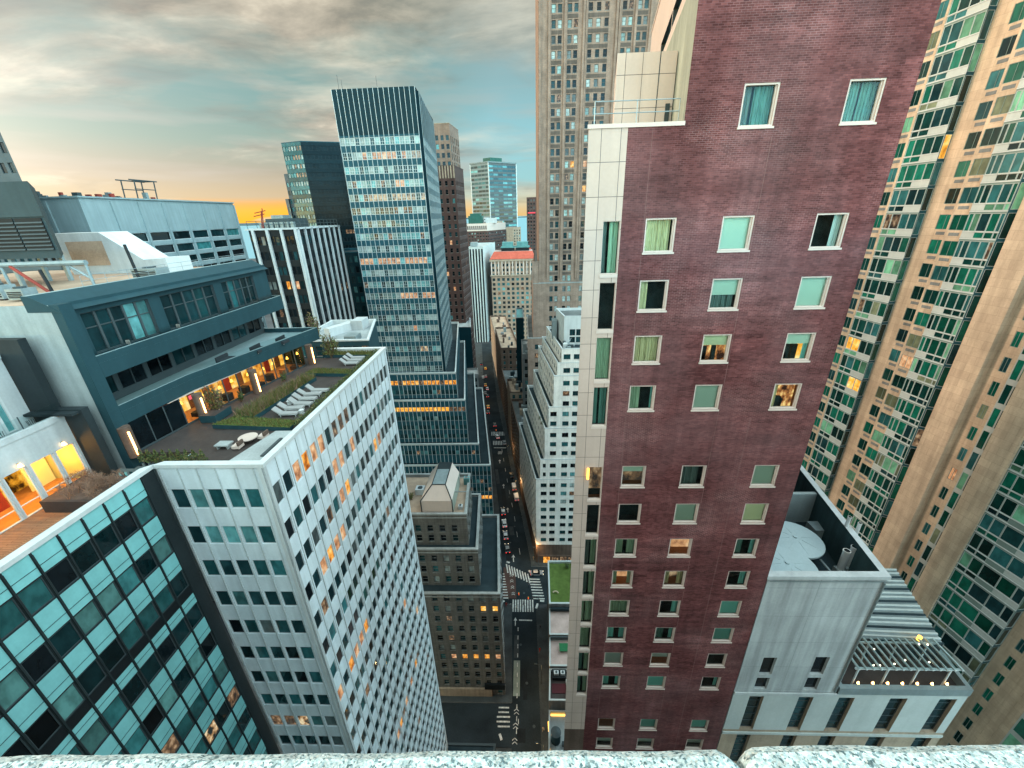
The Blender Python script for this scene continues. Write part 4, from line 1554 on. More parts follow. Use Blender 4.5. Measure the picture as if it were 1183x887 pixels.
def twiggy():
    rnd = random.Random(5)
    t = thing('bare_shrub', 'bare brown twiggy shrub in the planter at the end of the wood deck', 'shrub', (-31.6, 23.0, 102.62))
    mb = MB()

    def br(p, d, l, r, k):
        q = p + d * l
        mb.tube(p, q, r, 'twig', 4)
        if k == 0:
            return
        for i in range(4):
            dd = (d + Vector((rnd.gauss(0, .55), rnd.gauss(0, .55), rnd.gauss(0.05, .4)))).normalized()
            br(p.lerp(q, rnd.uniform(.4, 1)), dd, l * rnd.uniform(.55, .8), r * .6, k - 1)
    for i in range(46):
        p = Vector((-31.6 + rnd.uniform(-1.9, 1.9), 22.9 + rnd.uniform(-1.3, 1.2), 102.62))
        br(p, Vector((rnd.gauss(0, .4), rnd.gauss(0, .4), 1)).normalized(), rnd.uniform(.4, .6), 0.02, 3)
    mb.build('branches', t, occ=False)
    pl = thing('deck_planter', 'dark planter box holding the bare brown shrub on the deck', 'planter', (-31.5, 23.0, 101.66))
    b = MB()
    b.prism(rect(-33.9, 21.4, -29.3, 24.4), 101.66, 102.6, 'deck_dark')
    b.build('box', pl)
    s = MB()
    s.poly([(-33.7, 21.6, 102.62), (-29.5, 21.6, 102.62), (-29.5, 24.2, 102.62), (-33.7, 24.2, 102.62)], 'brown_low')
    s.build('soil', pl)


twiggy()


def planked_bench():
    t = thing('deck_bench', 'long low timber bench along the edge of the lit wood deck', 'bench', (-30.6, 14, 101.66))
    a = MB()
    a.box(-31.4, 8.5, 102.0, -30.4, 20.6, 102.12, 'deck_wood')
    a.build('seat', t)
    for y in (9, 12, 15, 18, 20.3):
        b = MB()
        b.box(-31.2, y, 101.66, -30.6, y + .15, 102.0, 'deck_wood')
        b.build('leg', t)


planked_bench()


def terraced_hotel():
    t = thing('terraced_hotel', 'dark grey hotel with stepped balconies and a white end wall above the roof terrace', 'building', (-45, 40, 102.5))
    xw, yS, yE = -32.55, 26.85, 51.5
    zf = 102.55
    wl = MB()
    # white end wall with a grey fin at the corner
    facade(wl, (-64, yS), (xw - 0.7, yS), zf - 1, 115.1, 'stucco_white')
    wl.box(xw - 0.7, yS - 0.003, zf - 1, xw, yS + 0.9, 115.1, 'grey_teal')
    # back and far sides
    facade(wl, (-36.0, yE), (-64, yE), zf - 1, 115.1, 'grey_teal')
    facade(wl, (-64, yE), (-64, yS), zf - 1, 115.1, 'grey_teal')
    # top storey front: pier, windows, pier
    x3 = -33.0
    holes = [(0.6, 6.4, 111.05, 114.15), (7.6, 14.3, 111.05, 114.15), (15.5, 21.0, 111.05, 114.15)]
    facade(wl, (x3, yS + 0.9), (x3, yE), 109.4, 115.1, 'grey_teal', holes, None, 0.3, 'alu_dark')
    # second storey: deep recess with glass
    x2 = -35.2
    facade(wl, (x2, yS + 0.9), (x2, yE), 105.2, 109.4, 'alu_dark', [(0.3 + 2.9 * i, 2.9 + 2.9 * i, 106.9, 109.2) for i in range(8)], None, 0.1)
    facade(wl, (x2, yE), (-36.0, yE), 105.2, 109.4, 'grey_teal')
    wl.poly([(-64, yS, 115.05), (xw - 2.3, yS, 115.05), (xw - 2.3, yE, 115.05), (-64, yE, 115.05)], 'roof_tan')
    wl.build('wall', t)
    # glass of the two storeys, one window unit per bay
    pk = picker(41, [('g_dark', 4), ('g_teal', 3), ('g_mid', 1), ('g_black', 3)])
    for i in range(8):
        o = MB()
        ya, yb = yS + .9 + .3 + 2.9 * i, yS + .9 + 2.9 + 2.9 * i
        for y in (ya, (ya + yb) / 2 - .04, yb - .08):
            o.box(x2 - .09, y, 106.9, x2 + .02, y + .08, 109.2, 'alu_dark')
        for zz in (106.9, 109.12):
            o.box(x2 - .08, ya + .075, zz, x2 + .01, yb - .075, zz + .08, 'alu_dark')
        w = o.build('window', t)
        p = MB()
        p.poly([(x2 - .07, ya, 106.9), (x2 - .07, yb, 106.9), (x2 - .07, yb, 109.2), (x2 - .07, ya, 109.2)], 'g_black' if i % 3 else 'g_dark')
        p.build('pane', w, occ=False)
    for hi, (a, b, c, d) in enumerate(holes):
        nb = 5
        for k in range(nb):
            ya = yS + .9 + a + (b - a) * k / nb
            yb = yS + .9 + a + (b - a) * (k + 1) / nb
            o = MB()
            for y in (ya, yb - .09):
                o.box(x3 - .3, y, c, x3 - .16, y + .09, d, 'alu_dark')
            for zz in (c, c + 1.9, d - .08):
                o.box(x3 - .28, ya + .085, zz, x3 - .2, yb - .085, zz + .08, 'alu_dark')
            w = o.build('window', t)
            p = MB()
            p.poly([(x3 - .26, ya, c), (x3 - .26, yb, c), (x3 - .26, yb, d), (x3 - .26, ya, d)], {(0, 3): 'g_mid', (0, 4): 'g_mid', (1, 3): 'g_teal', (2, 1): 'g_teal'}.get((hi, k), 'g_block_dark' if k % 2 else 'g_dark'))
            p.build('pane', w, occ=False)
    # balcony slabs with solid grey fascias
    def slab(front, z0, z1, nm):
        b = MB()
        pl = [(xw - 3.2, yS + 0.92)] + front + [(xw - 3.2, front[-1][1])]
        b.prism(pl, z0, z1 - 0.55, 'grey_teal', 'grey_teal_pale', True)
        n = len(front)
        for i in range(n):
            a = Vector(front[i])
            c = Vector(front[i + 1]) if i < n - 1 else Vector((xw - 3.2, front[-1][1]))
            d = (c - a).normalized()
            nn = Vector((-d.y, d.x)) * 0.16
            b.obox((a.x, a.y, z1 - 0.548), (c.x - a.x, c.y - a.y, 0), (nn.x, nn.y, 0), (0, 0, 0.548), 'grey_teal')
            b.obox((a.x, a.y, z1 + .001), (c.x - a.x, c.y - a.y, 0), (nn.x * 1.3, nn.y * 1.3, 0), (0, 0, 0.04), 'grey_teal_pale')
        b.build(nm, t)
        g = MB()
        for i in range(n - 1):
            a, c = Vector(front[i]), Vector(front[i + 1])
            d = (c - a).normalized()
            nn = Vector((-d.y, d.x)) * 0.1
            g.poly([(a.x + nn.x, a.y + nn.y, z1 + .04), (c.x + nn.x, c.y + nn.y, z1 + .04), (c.x + nn.x, c.y + nn.y, z1 + .55), (a.x + nn.x, a.y + nn.y, z1 + .55)], 'rail_glass')
        g.build('glass_balustrade', t, occ=False)
    slab([(xw, yS + 0.91), (xw, 52.8)], 109.3, 111.0, 'balcony')
    slab([(xw, yS + 0.91), (xw + .3, 34.5), (-28.0, 51.6)], 105.25, 106.85, 'balcony')
    # sloped roof fascia
    rf = MB()
    y0, y1 = yS - 0.03, yE
    A = [(xw, y0, 114.6), (xw, y1, 114.6), (xw - 1.9, y1, 115.75), (xw - 1.9, y0, 115.75)]
    rf.poly(A, 'grey_teal')
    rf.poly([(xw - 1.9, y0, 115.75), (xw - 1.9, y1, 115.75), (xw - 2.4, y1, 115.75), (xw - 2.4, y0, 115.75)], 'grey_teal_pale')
    rf.poly([(xw - 2.4, y1, 115.06), (xw - 2.4, y0, 115.06), (xw - 2.4, y0, 115.75), (xw - 2.4, y1, 115.75)], 'grey_teal')
    rf.poly([(xw, y0, 114.6), (xw - 1.9, y0, 115.75), (xw - 2.4, y0, 115.75), (xw - 2.4, y0, 114.6)], 'grey_teal')
    rf.poly([(xw, y1, 114.6), (xw - 2.4, y1, 114.6), (xw - 2.4, y1, 115.75), (xw - 1.9, y1, 115.75)], 'grey_teal')
    rf.poly([(xw, y0, 114.598), (xw - 2.4, y0, 114.598), (xw - 2.4, y1, 114.598), (xw, y1, 114.598)], 'alu_dark')
    rf.build('roof_edge', t)
    rl = MB()
    rail(rl, [(xw - 2.2, 31.0), (xw - 2.2, 51.0)], 115.75, 0.8, 'galv', 2.0, 0.018)
    rl.build('roof_railing', t)
    # lobby storey: glass between pillars, glowing inside
    line = [Vector((-32.6, 27.8)), Vector((-31.6, 35.4)), Vector((-28.9, 48.6)), Vector((-35.0, 50.4))]
    k = 0
    for (a, b), nb in zip(zip(line[:-1], line[1:]), (5, 8, 3)):
        for i in range(nb):
            p, q = a.lerp(b, i / nb), a.lerp(b, (i + 1) / nb)
            d = (q - p)
            o = MB()
            o.obox((p.x, p.y, zf), (d.x * .06, d.y * .06, 0), (-d.y * .05, d.x * .05, 0), (0, 0, 2.7), 'alu_dark')
            o.obox((p.x + d.x * .06, p.y + d.y * .06, zf + .02), (d.x * .94, d.y * .94, 0), (-d.y * .03, d.x * .03, 0), (0, 0, .16), 'alu_dark')
            w = o.build('lobby_window', t)
            pm = MB()
            nn = Vector((-d.y, d.x)).normalized() * .03
            pm.poly([(p.x + nn.x, p.y + nn.y, zf), (q.x + nn.x, q.y + nn.y, zf), (q.x + nn.x, q.y + nn.y, 105.26), (p.x + nn.x, p.y + nn.y, 105.26)], 'g_black' if k < 3 else 'pane_clear' if k < 13 else 'g_dark')
            pm.build('pane', w, occ=False)
            k += 1
    # the lit room behind the glass
    lb = MB()
    bk = [Vector((-35.4, 31.6)), Vector((-34.6, 36.0)), Vector((-32.2, 49.4))]
    lb.poly([(-32.2, 31.6, zf + .004), (-31.7, 35.4, zf + .004), (-29.0, 48.4, zf + .004), (bk[2].x, bk[2].y, zf + .004), (bk[1].x, bk[1].y, zf + .004), (bk[0].x, bk[0].y, zf + .004)], 'floor_orange')
    lb.poly([(bk[0].x, bk[0].y, 105.2), (bk[1].x, bk[1].y, 105.2), (bk[2].x, bk[2].y, 105.2), (-29.1, 48.4, 105.2), (-31.8, 35.4, 105.2), (-32.3, 31.6, 105.2)], 'cream_trim')
    nseg = 22
    for i in range(nseg):
        a, c = (bk[0].lerp(bk[1], i / 6), bk[0].lerp(bk[1], (i + 1) / 6)) if i < 6 else (bk[1].lerp(bk[2], (i - 6) / (nseg - 6)), bk[1].lerp(bk[2], (i - 5) / (nseg - 6)))
        lb.poly([(a.x, a.y, zf), (c.x, c.y, zf), (c.x, c.y, 105.2), (a.x, a.y, 105.2)], ('lit_gold', 'deck_wood', 'lit_amber', 'lit_amber', 'rust_red', 'lit_gold', 'deck_wood')[i % 7])
    lb.poly([(-35.4, 31.6, zf), (-32.2, 31.6, zf), (-32.2, 31.6, 105.2), (-35.4, 31.6, 105.2)], 'deck_wood')
    lb.build('lobby_interior', t)
    rr = random.Random(14)
    for i in range(9):
        f = i / 8
        x, y = -33.0 + 3.2 * f + rr.uniform(-.3, .3), 32.6 + 14.6 * f
        m = MB()
        m.box(x - .4, y - .35, zf + .006, x + .4, y + .35, zf + rr.choice((.45, .75, 1.1)), rr.choice(('deck_dark', 'fabric_dark', 'deck_wood')))
        m.build('lobby_seat', t)
        m = MB()
        m.cyl(x + .3, y + .8, 104.3, 104.6, .16, 'lamp_amber', 8, .07)
        m.tube((x + .3, y + .8, 104.6), (x + .3, y + .8, 105.19), .015, 'black_wall', 4)
        m.build('pendant_lamp', t)
    for y, x in ((34.0, -33.2), (39.5, -32.2), (45.0, -31.0)):
        ld = bpy.data.lights.new('lobby_lamp', 'POINT')
        ld.energy = 170
        ld.color = (1.0, 0.45, 0.09)
        ld.shadow_soft_size = .3
        lo = bpy.data.objects.new('lobby_lamp', ld)
        COL.objects.link(lo)
        lo.parent = t
        lo.location = Vector((x, y, 104.6)) - t.location
    sc = MB()
    sc.poly([(-32.35, 30.1, 104.3), (-32.2, 31.4, 104.3), (-32.2, 31.4, 104.9), (-32.35, 30.1, 104.9)], 'screen_pink')
    sc.build('pink_screen', t)
    sg = MB()
    sg.box(-31.95, 33.4, 104.75, -31.85, 33.8, 105.1, 'sign_red')
    sg.build('exit_sign', t)
    # pillars with a strip light each
    for x, y in ((-32.3, 27.2), (-31.25, 33.6), (-29.9, 39.8), (-28.3, 49.0)):
        p = MB()
        p.cyl(x, y, zf, 105.26, 0.42, 'brown_low', 14)
        o = p.build('pillar', t)
        l = MB()
        l.tube((x + .46, y - .18, zf + .25), (x + .46, y - .18, 104.9), 0.07, 'lamp_warm', 8)
        l.build('strip_light', o)
    pt = MB()
    pt.box(xw - 30, yS + .9, 101.6, -27.65, yE, zf - .01, 'deck_dark')
    pt.build('base', t)


terraced_hotel()


def hotel_roof():
    zr = 115.06
    t = thing('louvre_box', 'dark louvred plant box on the hotel roof at the left edge', 'roof plant', (-46, 38, zr))
    x1, y0 = -41.2, 36.0
    b = MB()
    pl = [(-56, y0), (x1, y0), (x1 - 6.5, y0 + 6), (-60, y0 + 6)]
    b.prism(pl, 117.6, 121.0, 'plant_dark', bottom=True)
    b.prism([(-56, y0 - .12), (x1 + .1, y0 - .12), (x1 - 6.6, y0 + 6.1), (-60, y0 + 6.1)], 121.0, 123.7, 'plant_dark', bottom=True)
    b.build('casing', t)
    lv = MB()
    for i in range(5):
        x = -54.3 + i * 2.6
        lv.box(x, y0 - .07, 118.3, x + 2.45, y0 - .003, 120.9, 'black_wall')
        for k in range(8):
            lv.obox((x, y0 - .075, 118.4 + k * .31), (2.45, 0, 0), (0, -.08, -.1), (0, 0, .03), 'alu_dark')
    lv.build('louvres', t)['kind'] = 'stuff'
    for x in (-55, -49, x1 - 5.5):
        for y in (y0 + .3, y0 + 4.5):
            l = MB()
            l.box(x, y, zr, x + .3, y + .3, 117.6, 'galv')
            l.build('leg', t)
    # white bulkhead with a sloped flank
    t = thing('roof_bulkhead', 'white angular roof bulkhead with a sloping flank behind the plant box', 'roof plant', (-42, 46, zr))
    b = MB()
    y0, y1 = 46, 49.5
    prof = [(-52, zr), (-40.6, zr), (-40.6, 116.6), (-43.2, 116.5), (-47.2, 119.5), (-53.5, 119.5)]
    b.poly([(x, y0, z) for x, z in prof], 'concrete_white')
    b.poly([(x, y1, z) for x, z in reversed(prof)], 'concrete_white')
    for i in range(len(prof)):
        a, c = prof[i], prof[(i + 1) % len(prof)]
        b.poly([(a[0], y1, a[1]), (c[0], y1, c[1]), (c[0], y0, c[1]), (a[0], y0, a[1])][::-1], 'white_paint')
    b.build('wall', t)
    d = MB()
    d.box(-51.5, y0 - .04, 116.0, -47.2, y0 - .002, 118.6, 'roof_tan')
    d.build('opening', t)
    # pipes, gantry, plant
    t = thing('pipe_gantry', 'grey pipe gantry crossing the cluttered hotel roof', 'gantry', (-40, 33, zr))
    b = MB()
    b.tube((-52, 33, 117.3), (-37.0, 34.0, 117.3), .22, 'galv', 8)
    for x in (-50, -44, -37.1):
        b.tube((x, 33 + (x + 52) / 15, zr), (x, 33 + (x + 52) / 15, 117.2), .12, 'galv', 6)
    b.tube((-38.8, 33.9, 117.3), (-37.0, 34.0, 115.9), .1, 'galv', 6)
    b.build('frame', t)
    for nm, lab, p, q, mt in (('red_strut', 'red painted steel strut leaning across the hotel roof', (-42.5, 33.0, 117.2), (-38.2, 31.5, 115.15), 'rust_red'), ('roof_pole', 'short black pole standing on the hotel roof edge', (-35.4, 36.6, 115.08), (-36.2, 37.2, 118.5), 'black_wall'),
                       ('vent_pole', 'short dark vent pole beside the red strut', (-38.3, 31.7, 115.08), (-38.8, 31.9, 117.0), 'black_wall')):
        m = MB()
        m.tube(p, q, .12, mt, 6)
        tag(m.build(nm), lab, 'pole')
    for i, (x, y, w, d, h, lab) in enumerate(((-44.5, 29.0, 2.2, 1.2, 1.5, 'tallest boxy air unit on the hotel roof nearest the white end wall'), (-41.2, 29.4, 1.6, 1.1, 1.1, 'small boxy air unit right of the tallest one on the hotel roof'), (-38.6, 28.9, 1.3, 1.0, 0.9, 'lowest boxy air unit near the hotel roof corner'), (-39.8, 40.5, 2.6, 1.6, 1.0, 'wide air unit in front of the white roof bulkhead'))):
        t = thing('air_unit', lab, 'air unit', (x, y, zr), 'air units on the hotel roof')
        m = MB()
        m.box(x, y, zr + .12, x + w, y + d, zr + h, 'galv')
        m.build('casing', t)
        f = MB()
        f.cyl(x + w * .5, y + d * .5, zr + h, zr + h + .12, min(w, d) * .36, 'alu_dark', 16)
        f.build('fan', t)
        g = MB()
        for k in range(4):
            g.box(x + .1, y - .02, zr + .25 + k * (h - .4) / 4, x + w - .1, y - .003, zr + .25 + (k + .6) * (h - .4) / 4, 'black_wall')
        g.build('grille', t)


hotel_roof()


# ------------------------------------------------------------------ roof terrace on the white office block
def terrace():
    zf = 102.61
    rnd = random.Random(3)
    # clipped hedge along the street edge
    t = thing('clipped_hedge', 'dark clipped hedge along the street edge of the roof terrace', 'hedge', (-20.75, 42, zf))
    b = MB()
    b.box(-21.15, 31.2, zf, -20.4, 52.6, zf + .35, 'deck_dark')
    b.build('trough', t)
    h = MB()
    for i in range(5200):
        h.leaf((-20.78 + rnd.gauss(0, .17), rnd.uniform(31.2, 52.5), zf + .38 + abs(rnd.gauss(0, .26))), rnd.uniform(.05, .12), rnd.choice(('leaf_hedge', 'leaf_hedge', 'leaf_green', 'leaf_dry')), rnd)
    h.build('foliage', t, occ=False)
    # raised beds of rough grass
    def bed(pl, lab, seed, n, hgt=.35, mats=('leaf_dry', 'leaf_dry', 'leaf_green')):
        cx = sum(p[0] for p in pl) / len(pl)
        cy = sum(p[1] for p in pl) / len(pl)
        t = thing('raised_bed', lab, 'planter', (cx, cy, zf), 'raised beds on the roof terrace')
        a = MB()
        a.prism(pl, zf, zf + .42, 'grey_teal', 'grass')
        a.build('box', t)
        g = MB()
        r2 = random.Random(seed)
        xs = [p[0] for p in pl]
        ys = [p[1] for p in pl]
        k = 0
        while k < n:
            x, y = r2.uniform(min(xs), max(xs)), r2.uniform(min(ys), max(ys))
            ins = all((b_[0] - a_[0]) * (y - a_[1]) - (b_[1] - a_[1]) * (x - a_[0]) > 0 for a_, b_ in zip(pl, pl[1:] + pl[:1]))
            if not ins:
                continue
            k += 1
            d = Vector((r2.gauss(0, .35), r2.gauss(0, .35), 1)).normalized() * hgt * r2.uniform(.4, 1.2)
            c = Vector((x, y, zf + .41))
            s = Vector((r2.uniform(-1, 1), r2.uniform(-1, 1), 0)).normalized() * .035
            g.poly([c - s, c + s, c + d], r2.choice(mats))
        g.build('grasses', t, occ=False)
    bed([(-29.0, 31.6), (-21.3, 30.9), (-21.3, 32.3), (-28.0, 33.2)], 'raised bed of mossy grass in front of the loungers', 1, 2200, .22)
    bed([(-28.0, 33.3), (-26.0, 33.1), (-24.9, 43.2), (-26.2, 43.3)], 'raised bed of tall dry grasses between lounger heads and lit lobby', 2, 3800, .8, ('leaf_dry', 'leaf_dry', 'twig', 'leaf_green'))
    bed([(-26.9, 44.5), (-21.4, 44.1), (-21.4, 45.4), (-26.3, 46.0)], 'raised bed of yellow grass behind the row of six loungers', 3, 1800, .3)
    bed([(-28.0, 51.4), (-21.3, 51.2), (-21.3, 52.4), (-28.0, 52.5)], 'farthest raised bed across the end of the roof terrace', 4, 1600, .45)
    # loungers
    def lounger():
        t = thing('sun_lounger', 'pale grey sun lounger', 'sun lounger', (0, 0, 0), 'sun loungers on the roof terrace')
        f = MB()
        f.box(0, 0, .22, 1.75, .72, .28, 'alu')
        f.build('frame', t, occ=False)
        for x in (.1, 1.6):
            for y in (.03, .64):
                l = MB()
                l.box(x, y, 0, x + .06, y + .05, .22, 'alu')
                l.build('leg', t, occ=False)
        s = MB()
        s.box(0.02, .03, .281, 1.75, .69, .36, 'fabric_grey')
        s.build('seat', t, occ=False)
        k = MB()
        k.obox((0.02, .03, .3), (-.62, 0, .52), (0, .66, 0), (.06, 0, .075), 'fabric_grey')
        k.build('backrest', t, occ=False)
        return t
    base = lounger()
    spots = []
    names = ['nearest', 'second nearest', 'third nearest', 'fourth nearest', 'fifth nearest', 'farthest']
    for i in range(6):
        spots.append((-24.1 + .09 * i + (.12, -.05, .2, 0, -.14, .06)[i], 33.7 + 1.12 * i, (.02, .09, -.05, .04, .12, -.03)[i], 'pale grey sun lounger, ' + names[i] + ' of the row of six on the terrace'))
    for i, nm in enumerate(('nearest', 'middle', 'farthest')):
        spots.append((-23.6, 48.0 + 1.1 * i, 0.0, 'pale sun lounger, ' + nm + ' of the far three behind the yellow grass bed'))
    for i, (x, y, rz, lab) in enumerate(spots):
        if i == 0:
            base.location = (x, y, zf)
            base.rotation_euler = (0, 0, rz)
            base['label'] = lab
        else:
            copy_tree(base, (x, y, zf), rz, lab)
    # side tables between the loungers
    for i, (x, y, lab) in enumerate(((-22.1, 34.5, 'small white side table at the foot of the nearest loungers'), (-24.5, 36.6, 'small white side table between the middle loungers'))):
        t = thing('side_table', lab, 'side table', (x, y, zf), 'side tables by the loungers')
        a = MB()
        a.box(x - .22, y - .22, zf + .38, x + .22, y + .22, zf + .42, 'white_paint')
        a.build('top', t)
        a = MB()
        a.box(x - .16, y - .16, zf, x + .16, y + .16, zf + .379, 'white_paint')
        a.build('base', t)
    # lounge set near the corner
    t = thing('round_table', 'round pink topped table on the dark deck near the terrace corner', 'table', (-24.0, 29.2, zf))
    a = MB()
    a.cyl(-24.0, 29.2, zf + .42, zf + .5, .75, 'cream_trim', 20)
    a.build('top', t)
    a = MB()
    a.cyl(-24.0, 29.2, zf, zf + .42, .25, 'deck_dark', 12)
    a.build('base', t)
    for (x, y, lab) in ((-23.0, 29.7, 'low armchair right of the round terrace table'), (-24.2, 28.1, 'low armchair on the near side of the round terrace table')):
        t = thing('armchair', lab, 'armchair', (x, y, zf), 'armchairs at the round terrace table')
        a = MB()
        a.box(x - .33, y - .33, zf + .15, x + .33, y + .33, zf + .4, 'cream_trim')
        a.build('seat', t)
        a = MB()
        a.box(x + .2, y - .33, zf + .401, x + .34, y + .33, zf + .75, 'brown_low')
        a.build('backrest', t)
        for dx, dy in ((-.3, -.3), (.24, -.3), (-.3, .24), (.24, .24)):
            l = MB()
            l.box(x + dx, y + dy, zf, x + dx + .05, y + dy + .05, zf + .15, 'deck_dark')
            l.build('leg', t)
    t = thing('low_bench', 'pale slab bench left of the round terrace table', 'bench', (-25.5, 28.3, zf))
    a = MB()
    a.box(-26.1, 27.9, zf + .3, -24.95, 28.7, zf + .42, 'roof_pale')
    a.build('seat', t)
    for x in (-26.0, -25.15):
        a = MB()
        a.box(x, 28.0, zf, x + .12, 28.6, zf + .3, 'roof_pale')
        a.build('leg', t)
    t = thing('roof_hatch', 'flat pale roof hatch platform inside the white terrace corner', 'roof hatch', (-21.4, 27.6, zf))
    a = MB()
    a.prism([(-23.0, 25.3), (-20.4, 25.3), (-20.4, 30.0), (-22.0, 30.0)], zf, zf + .6, 'concrete_white', 'roof_pale')
    a.build('curb', t)
    a = MB()
    a.box(-20.8, 25.9, zf + .602, -20.55, 28.6, zf + .72, 'alu_dark')
    a.build('drain_slot', t)
    # small conifers along the near edge
    for i in range(9):
        x = -30.6 + i * .62
        t = thing('small_conifer', 'small pointed conifer in the hedge row above the white office front', 'conifer', (x, 26.1, zf), 'row of small conifers on the terrace edge')
        a = MB()
        a.tube((x, 26.1, zf), (x, 26.1, zf + .9), .04, 'bark', 5)
        a.build('trunk', t, occ=False)
        a = MB()
        for k in range(260):
            h_ = rnd.random() ** 1.3
            r = .3 * (1 - h_) + .03
            an = rnd.uniform(0, 6.28)
            rr = r * math.sqrt(rnd.random())
            a.leaf((x + rr * math.cos(an), 26.1 + rr * math.sin(an), zf + .15 + h_ * 1.05), rnd.uniform(.05, .1), rnd.choice(('leaf_green', 'leaf_hedge', 'leaf_dry')), rnd)
        a.build('crown', t, occ=False)
    # leafy trees lit by the pillars
    bush('potted_tree', 'leafy potted tree glowing beside the second strip lit pillar', 'tree', -30.4, 34.2, zf, .9, .9, 2.9, 900, .11, ('leaf_dry', 'leaf_dry', 'twig', 'leaf_green'), 8, 'leafy trees on the roof terrace', 14)
    bush('potted_tree', 'feathery potted tree at the far terrace end beside the last strip lit pillar', 'tree', -26.6, 51.6, zf, 1.1, 1.1, 3.2, 1000, .12, ('leaf_dry', 'leaf_dry', 'leaf_green'), 9, 'leafy trees on the roof terrace', 14)
    for i, (x, y, lab) in enumerate(((-30.8, 37.5, 'dark potted plant before the lit lobby glass'), (-29.4, 43.2, 'dark potted plant near the far lobby pillar'))):
        bush('potted_plant', lab, 'plant', x + .5, y, zf, .5, .5, 1.1, 260, .09, ('leaf_green', 'leaf_hedge'), 20 + i, 'potted plants by the lobby', 8)
    t = thing('dark_planter', 'square dark planter box at the foot of the glowing potted tree', 'planter', (-30.3, 33.3, zf))
    a = MB()
    a.prism(rect(-31.0, 32.7, -29.4, 34.9), zf, zf + .75, 'grey_teal', 'deck_dark')
    a.build('box', t)
    # balcony furniture
    for i, (x, y, z, lab) in enumerate(((-29.6, 46.4, 106.31, 'dark balcony sofa at the far end of the lower balcony'), (-30.6, 43.0, 106.31, 'dark balcony sofa nearer the middle of the lower balcony'), (-32.0, 39.5, 106.31, 'dark balcony sofa closest on the lower balcony'))):
        t = thing('balcony_sofa', lab, 'sofa', (x, y, z), 'sofas on the lower balcony')
        a = MB()
        a.box(x - .4, y - .9, z + .1, x + .4, y + .9, z + .42, 'fabric_dark')
        a.build('seat', t)
        a = MB()
        a.box(x - .55, y - .9, z + .1, x - .401, y + .9, z + .8, 'fabric_dark')
        a.build('backrest', t)
        for dx, dy in ((-.35, -.85), (.3, -.85), (-.35, .8), (.3, .8)):
            l = MB()
            l.box(x + dx, y + dy, z, x + dx + .05, y + dy + .05, z + .1, 'alu')
            l.build('leg', t)
    for i, (x, y, lab) in enumerate(((-32.95, 31.2, 'pale wicker chair on the upper balcony of the grey hotel, nearer'), (-32.95, 36.4, 'pale wicker chair on the upper balcony of the grey hotel, farther'))):
        z = 110.46
        t = thing('balcony_chair', lab, 'chair', (x, y, z), 'chairs on the upper balcony')
        a = MB()
        a.box(x - .15, y - .3, z + .3, x + .15, y + .3, z + .42, 'cream_trim')
        a.build('seat', t)
        a = MB()
        a.box(x - .16, y - .3, z + .421, x + .14, y - .22, z + .9, 'cream_trim')
        a.build('backrest', t)
        for dx, dy in ((-.14, -.28), (.1, -.28), (-.14, .24), (.1, .24)):
            l = MB()
            l.box(x + dx, y + dy, z, x + dx + .04, y + dy + .04, z + .3, 'cream_trim')
            l.build('leg', t)
    # patio chairs on the balcony of the penthouse flat
    for i, (x, y, lab) in enumerate(((-35.6, 22.6, 'black wire patio chair, nearer on the flat balcony'), (-35.5, 24.4, 'black wire patio chair, farther on the flat balcony'))):
        z = 106.51
        t = thing('patio_chair', lab, 'chair', (x, y, z), 'patio chairs on the flat balcony')
        a = MB()
        a.cyl(x, y, z + .42, z + .46, .25, 'black_wall', 12)
        a.build('seat', t)
        a = MB()
        for k in range(5):
            an = 2.2 + k * .4
            a.tube((x + .24 * math.cos(an), y + .24 * math.sin(an), z + .46), (x + .3 * math.cos(an), y + .3 * math.sin(an), z + .9), .015, 'black_wall', 4)
        a.build('backrest', t)
        for k in range(4):
            an = .78 + k * 1.57
            l = MB()
            l.tube((x + .2 * math.cos(an), y + .2 * math.sin(an), z + .42), (x + .28 * math.cos(an), y + .28 * math.sin(an), z), .015, 'black_wall', 4)
            l.build('leg', t)


terrace()
# ================================================================== middle distance
SD = (-0.14, 1.0)          # direction of the street beyond the crossing


def along(p, d, s):
    return (p[0] + d[0] * s, p[1] + d[1] * s)


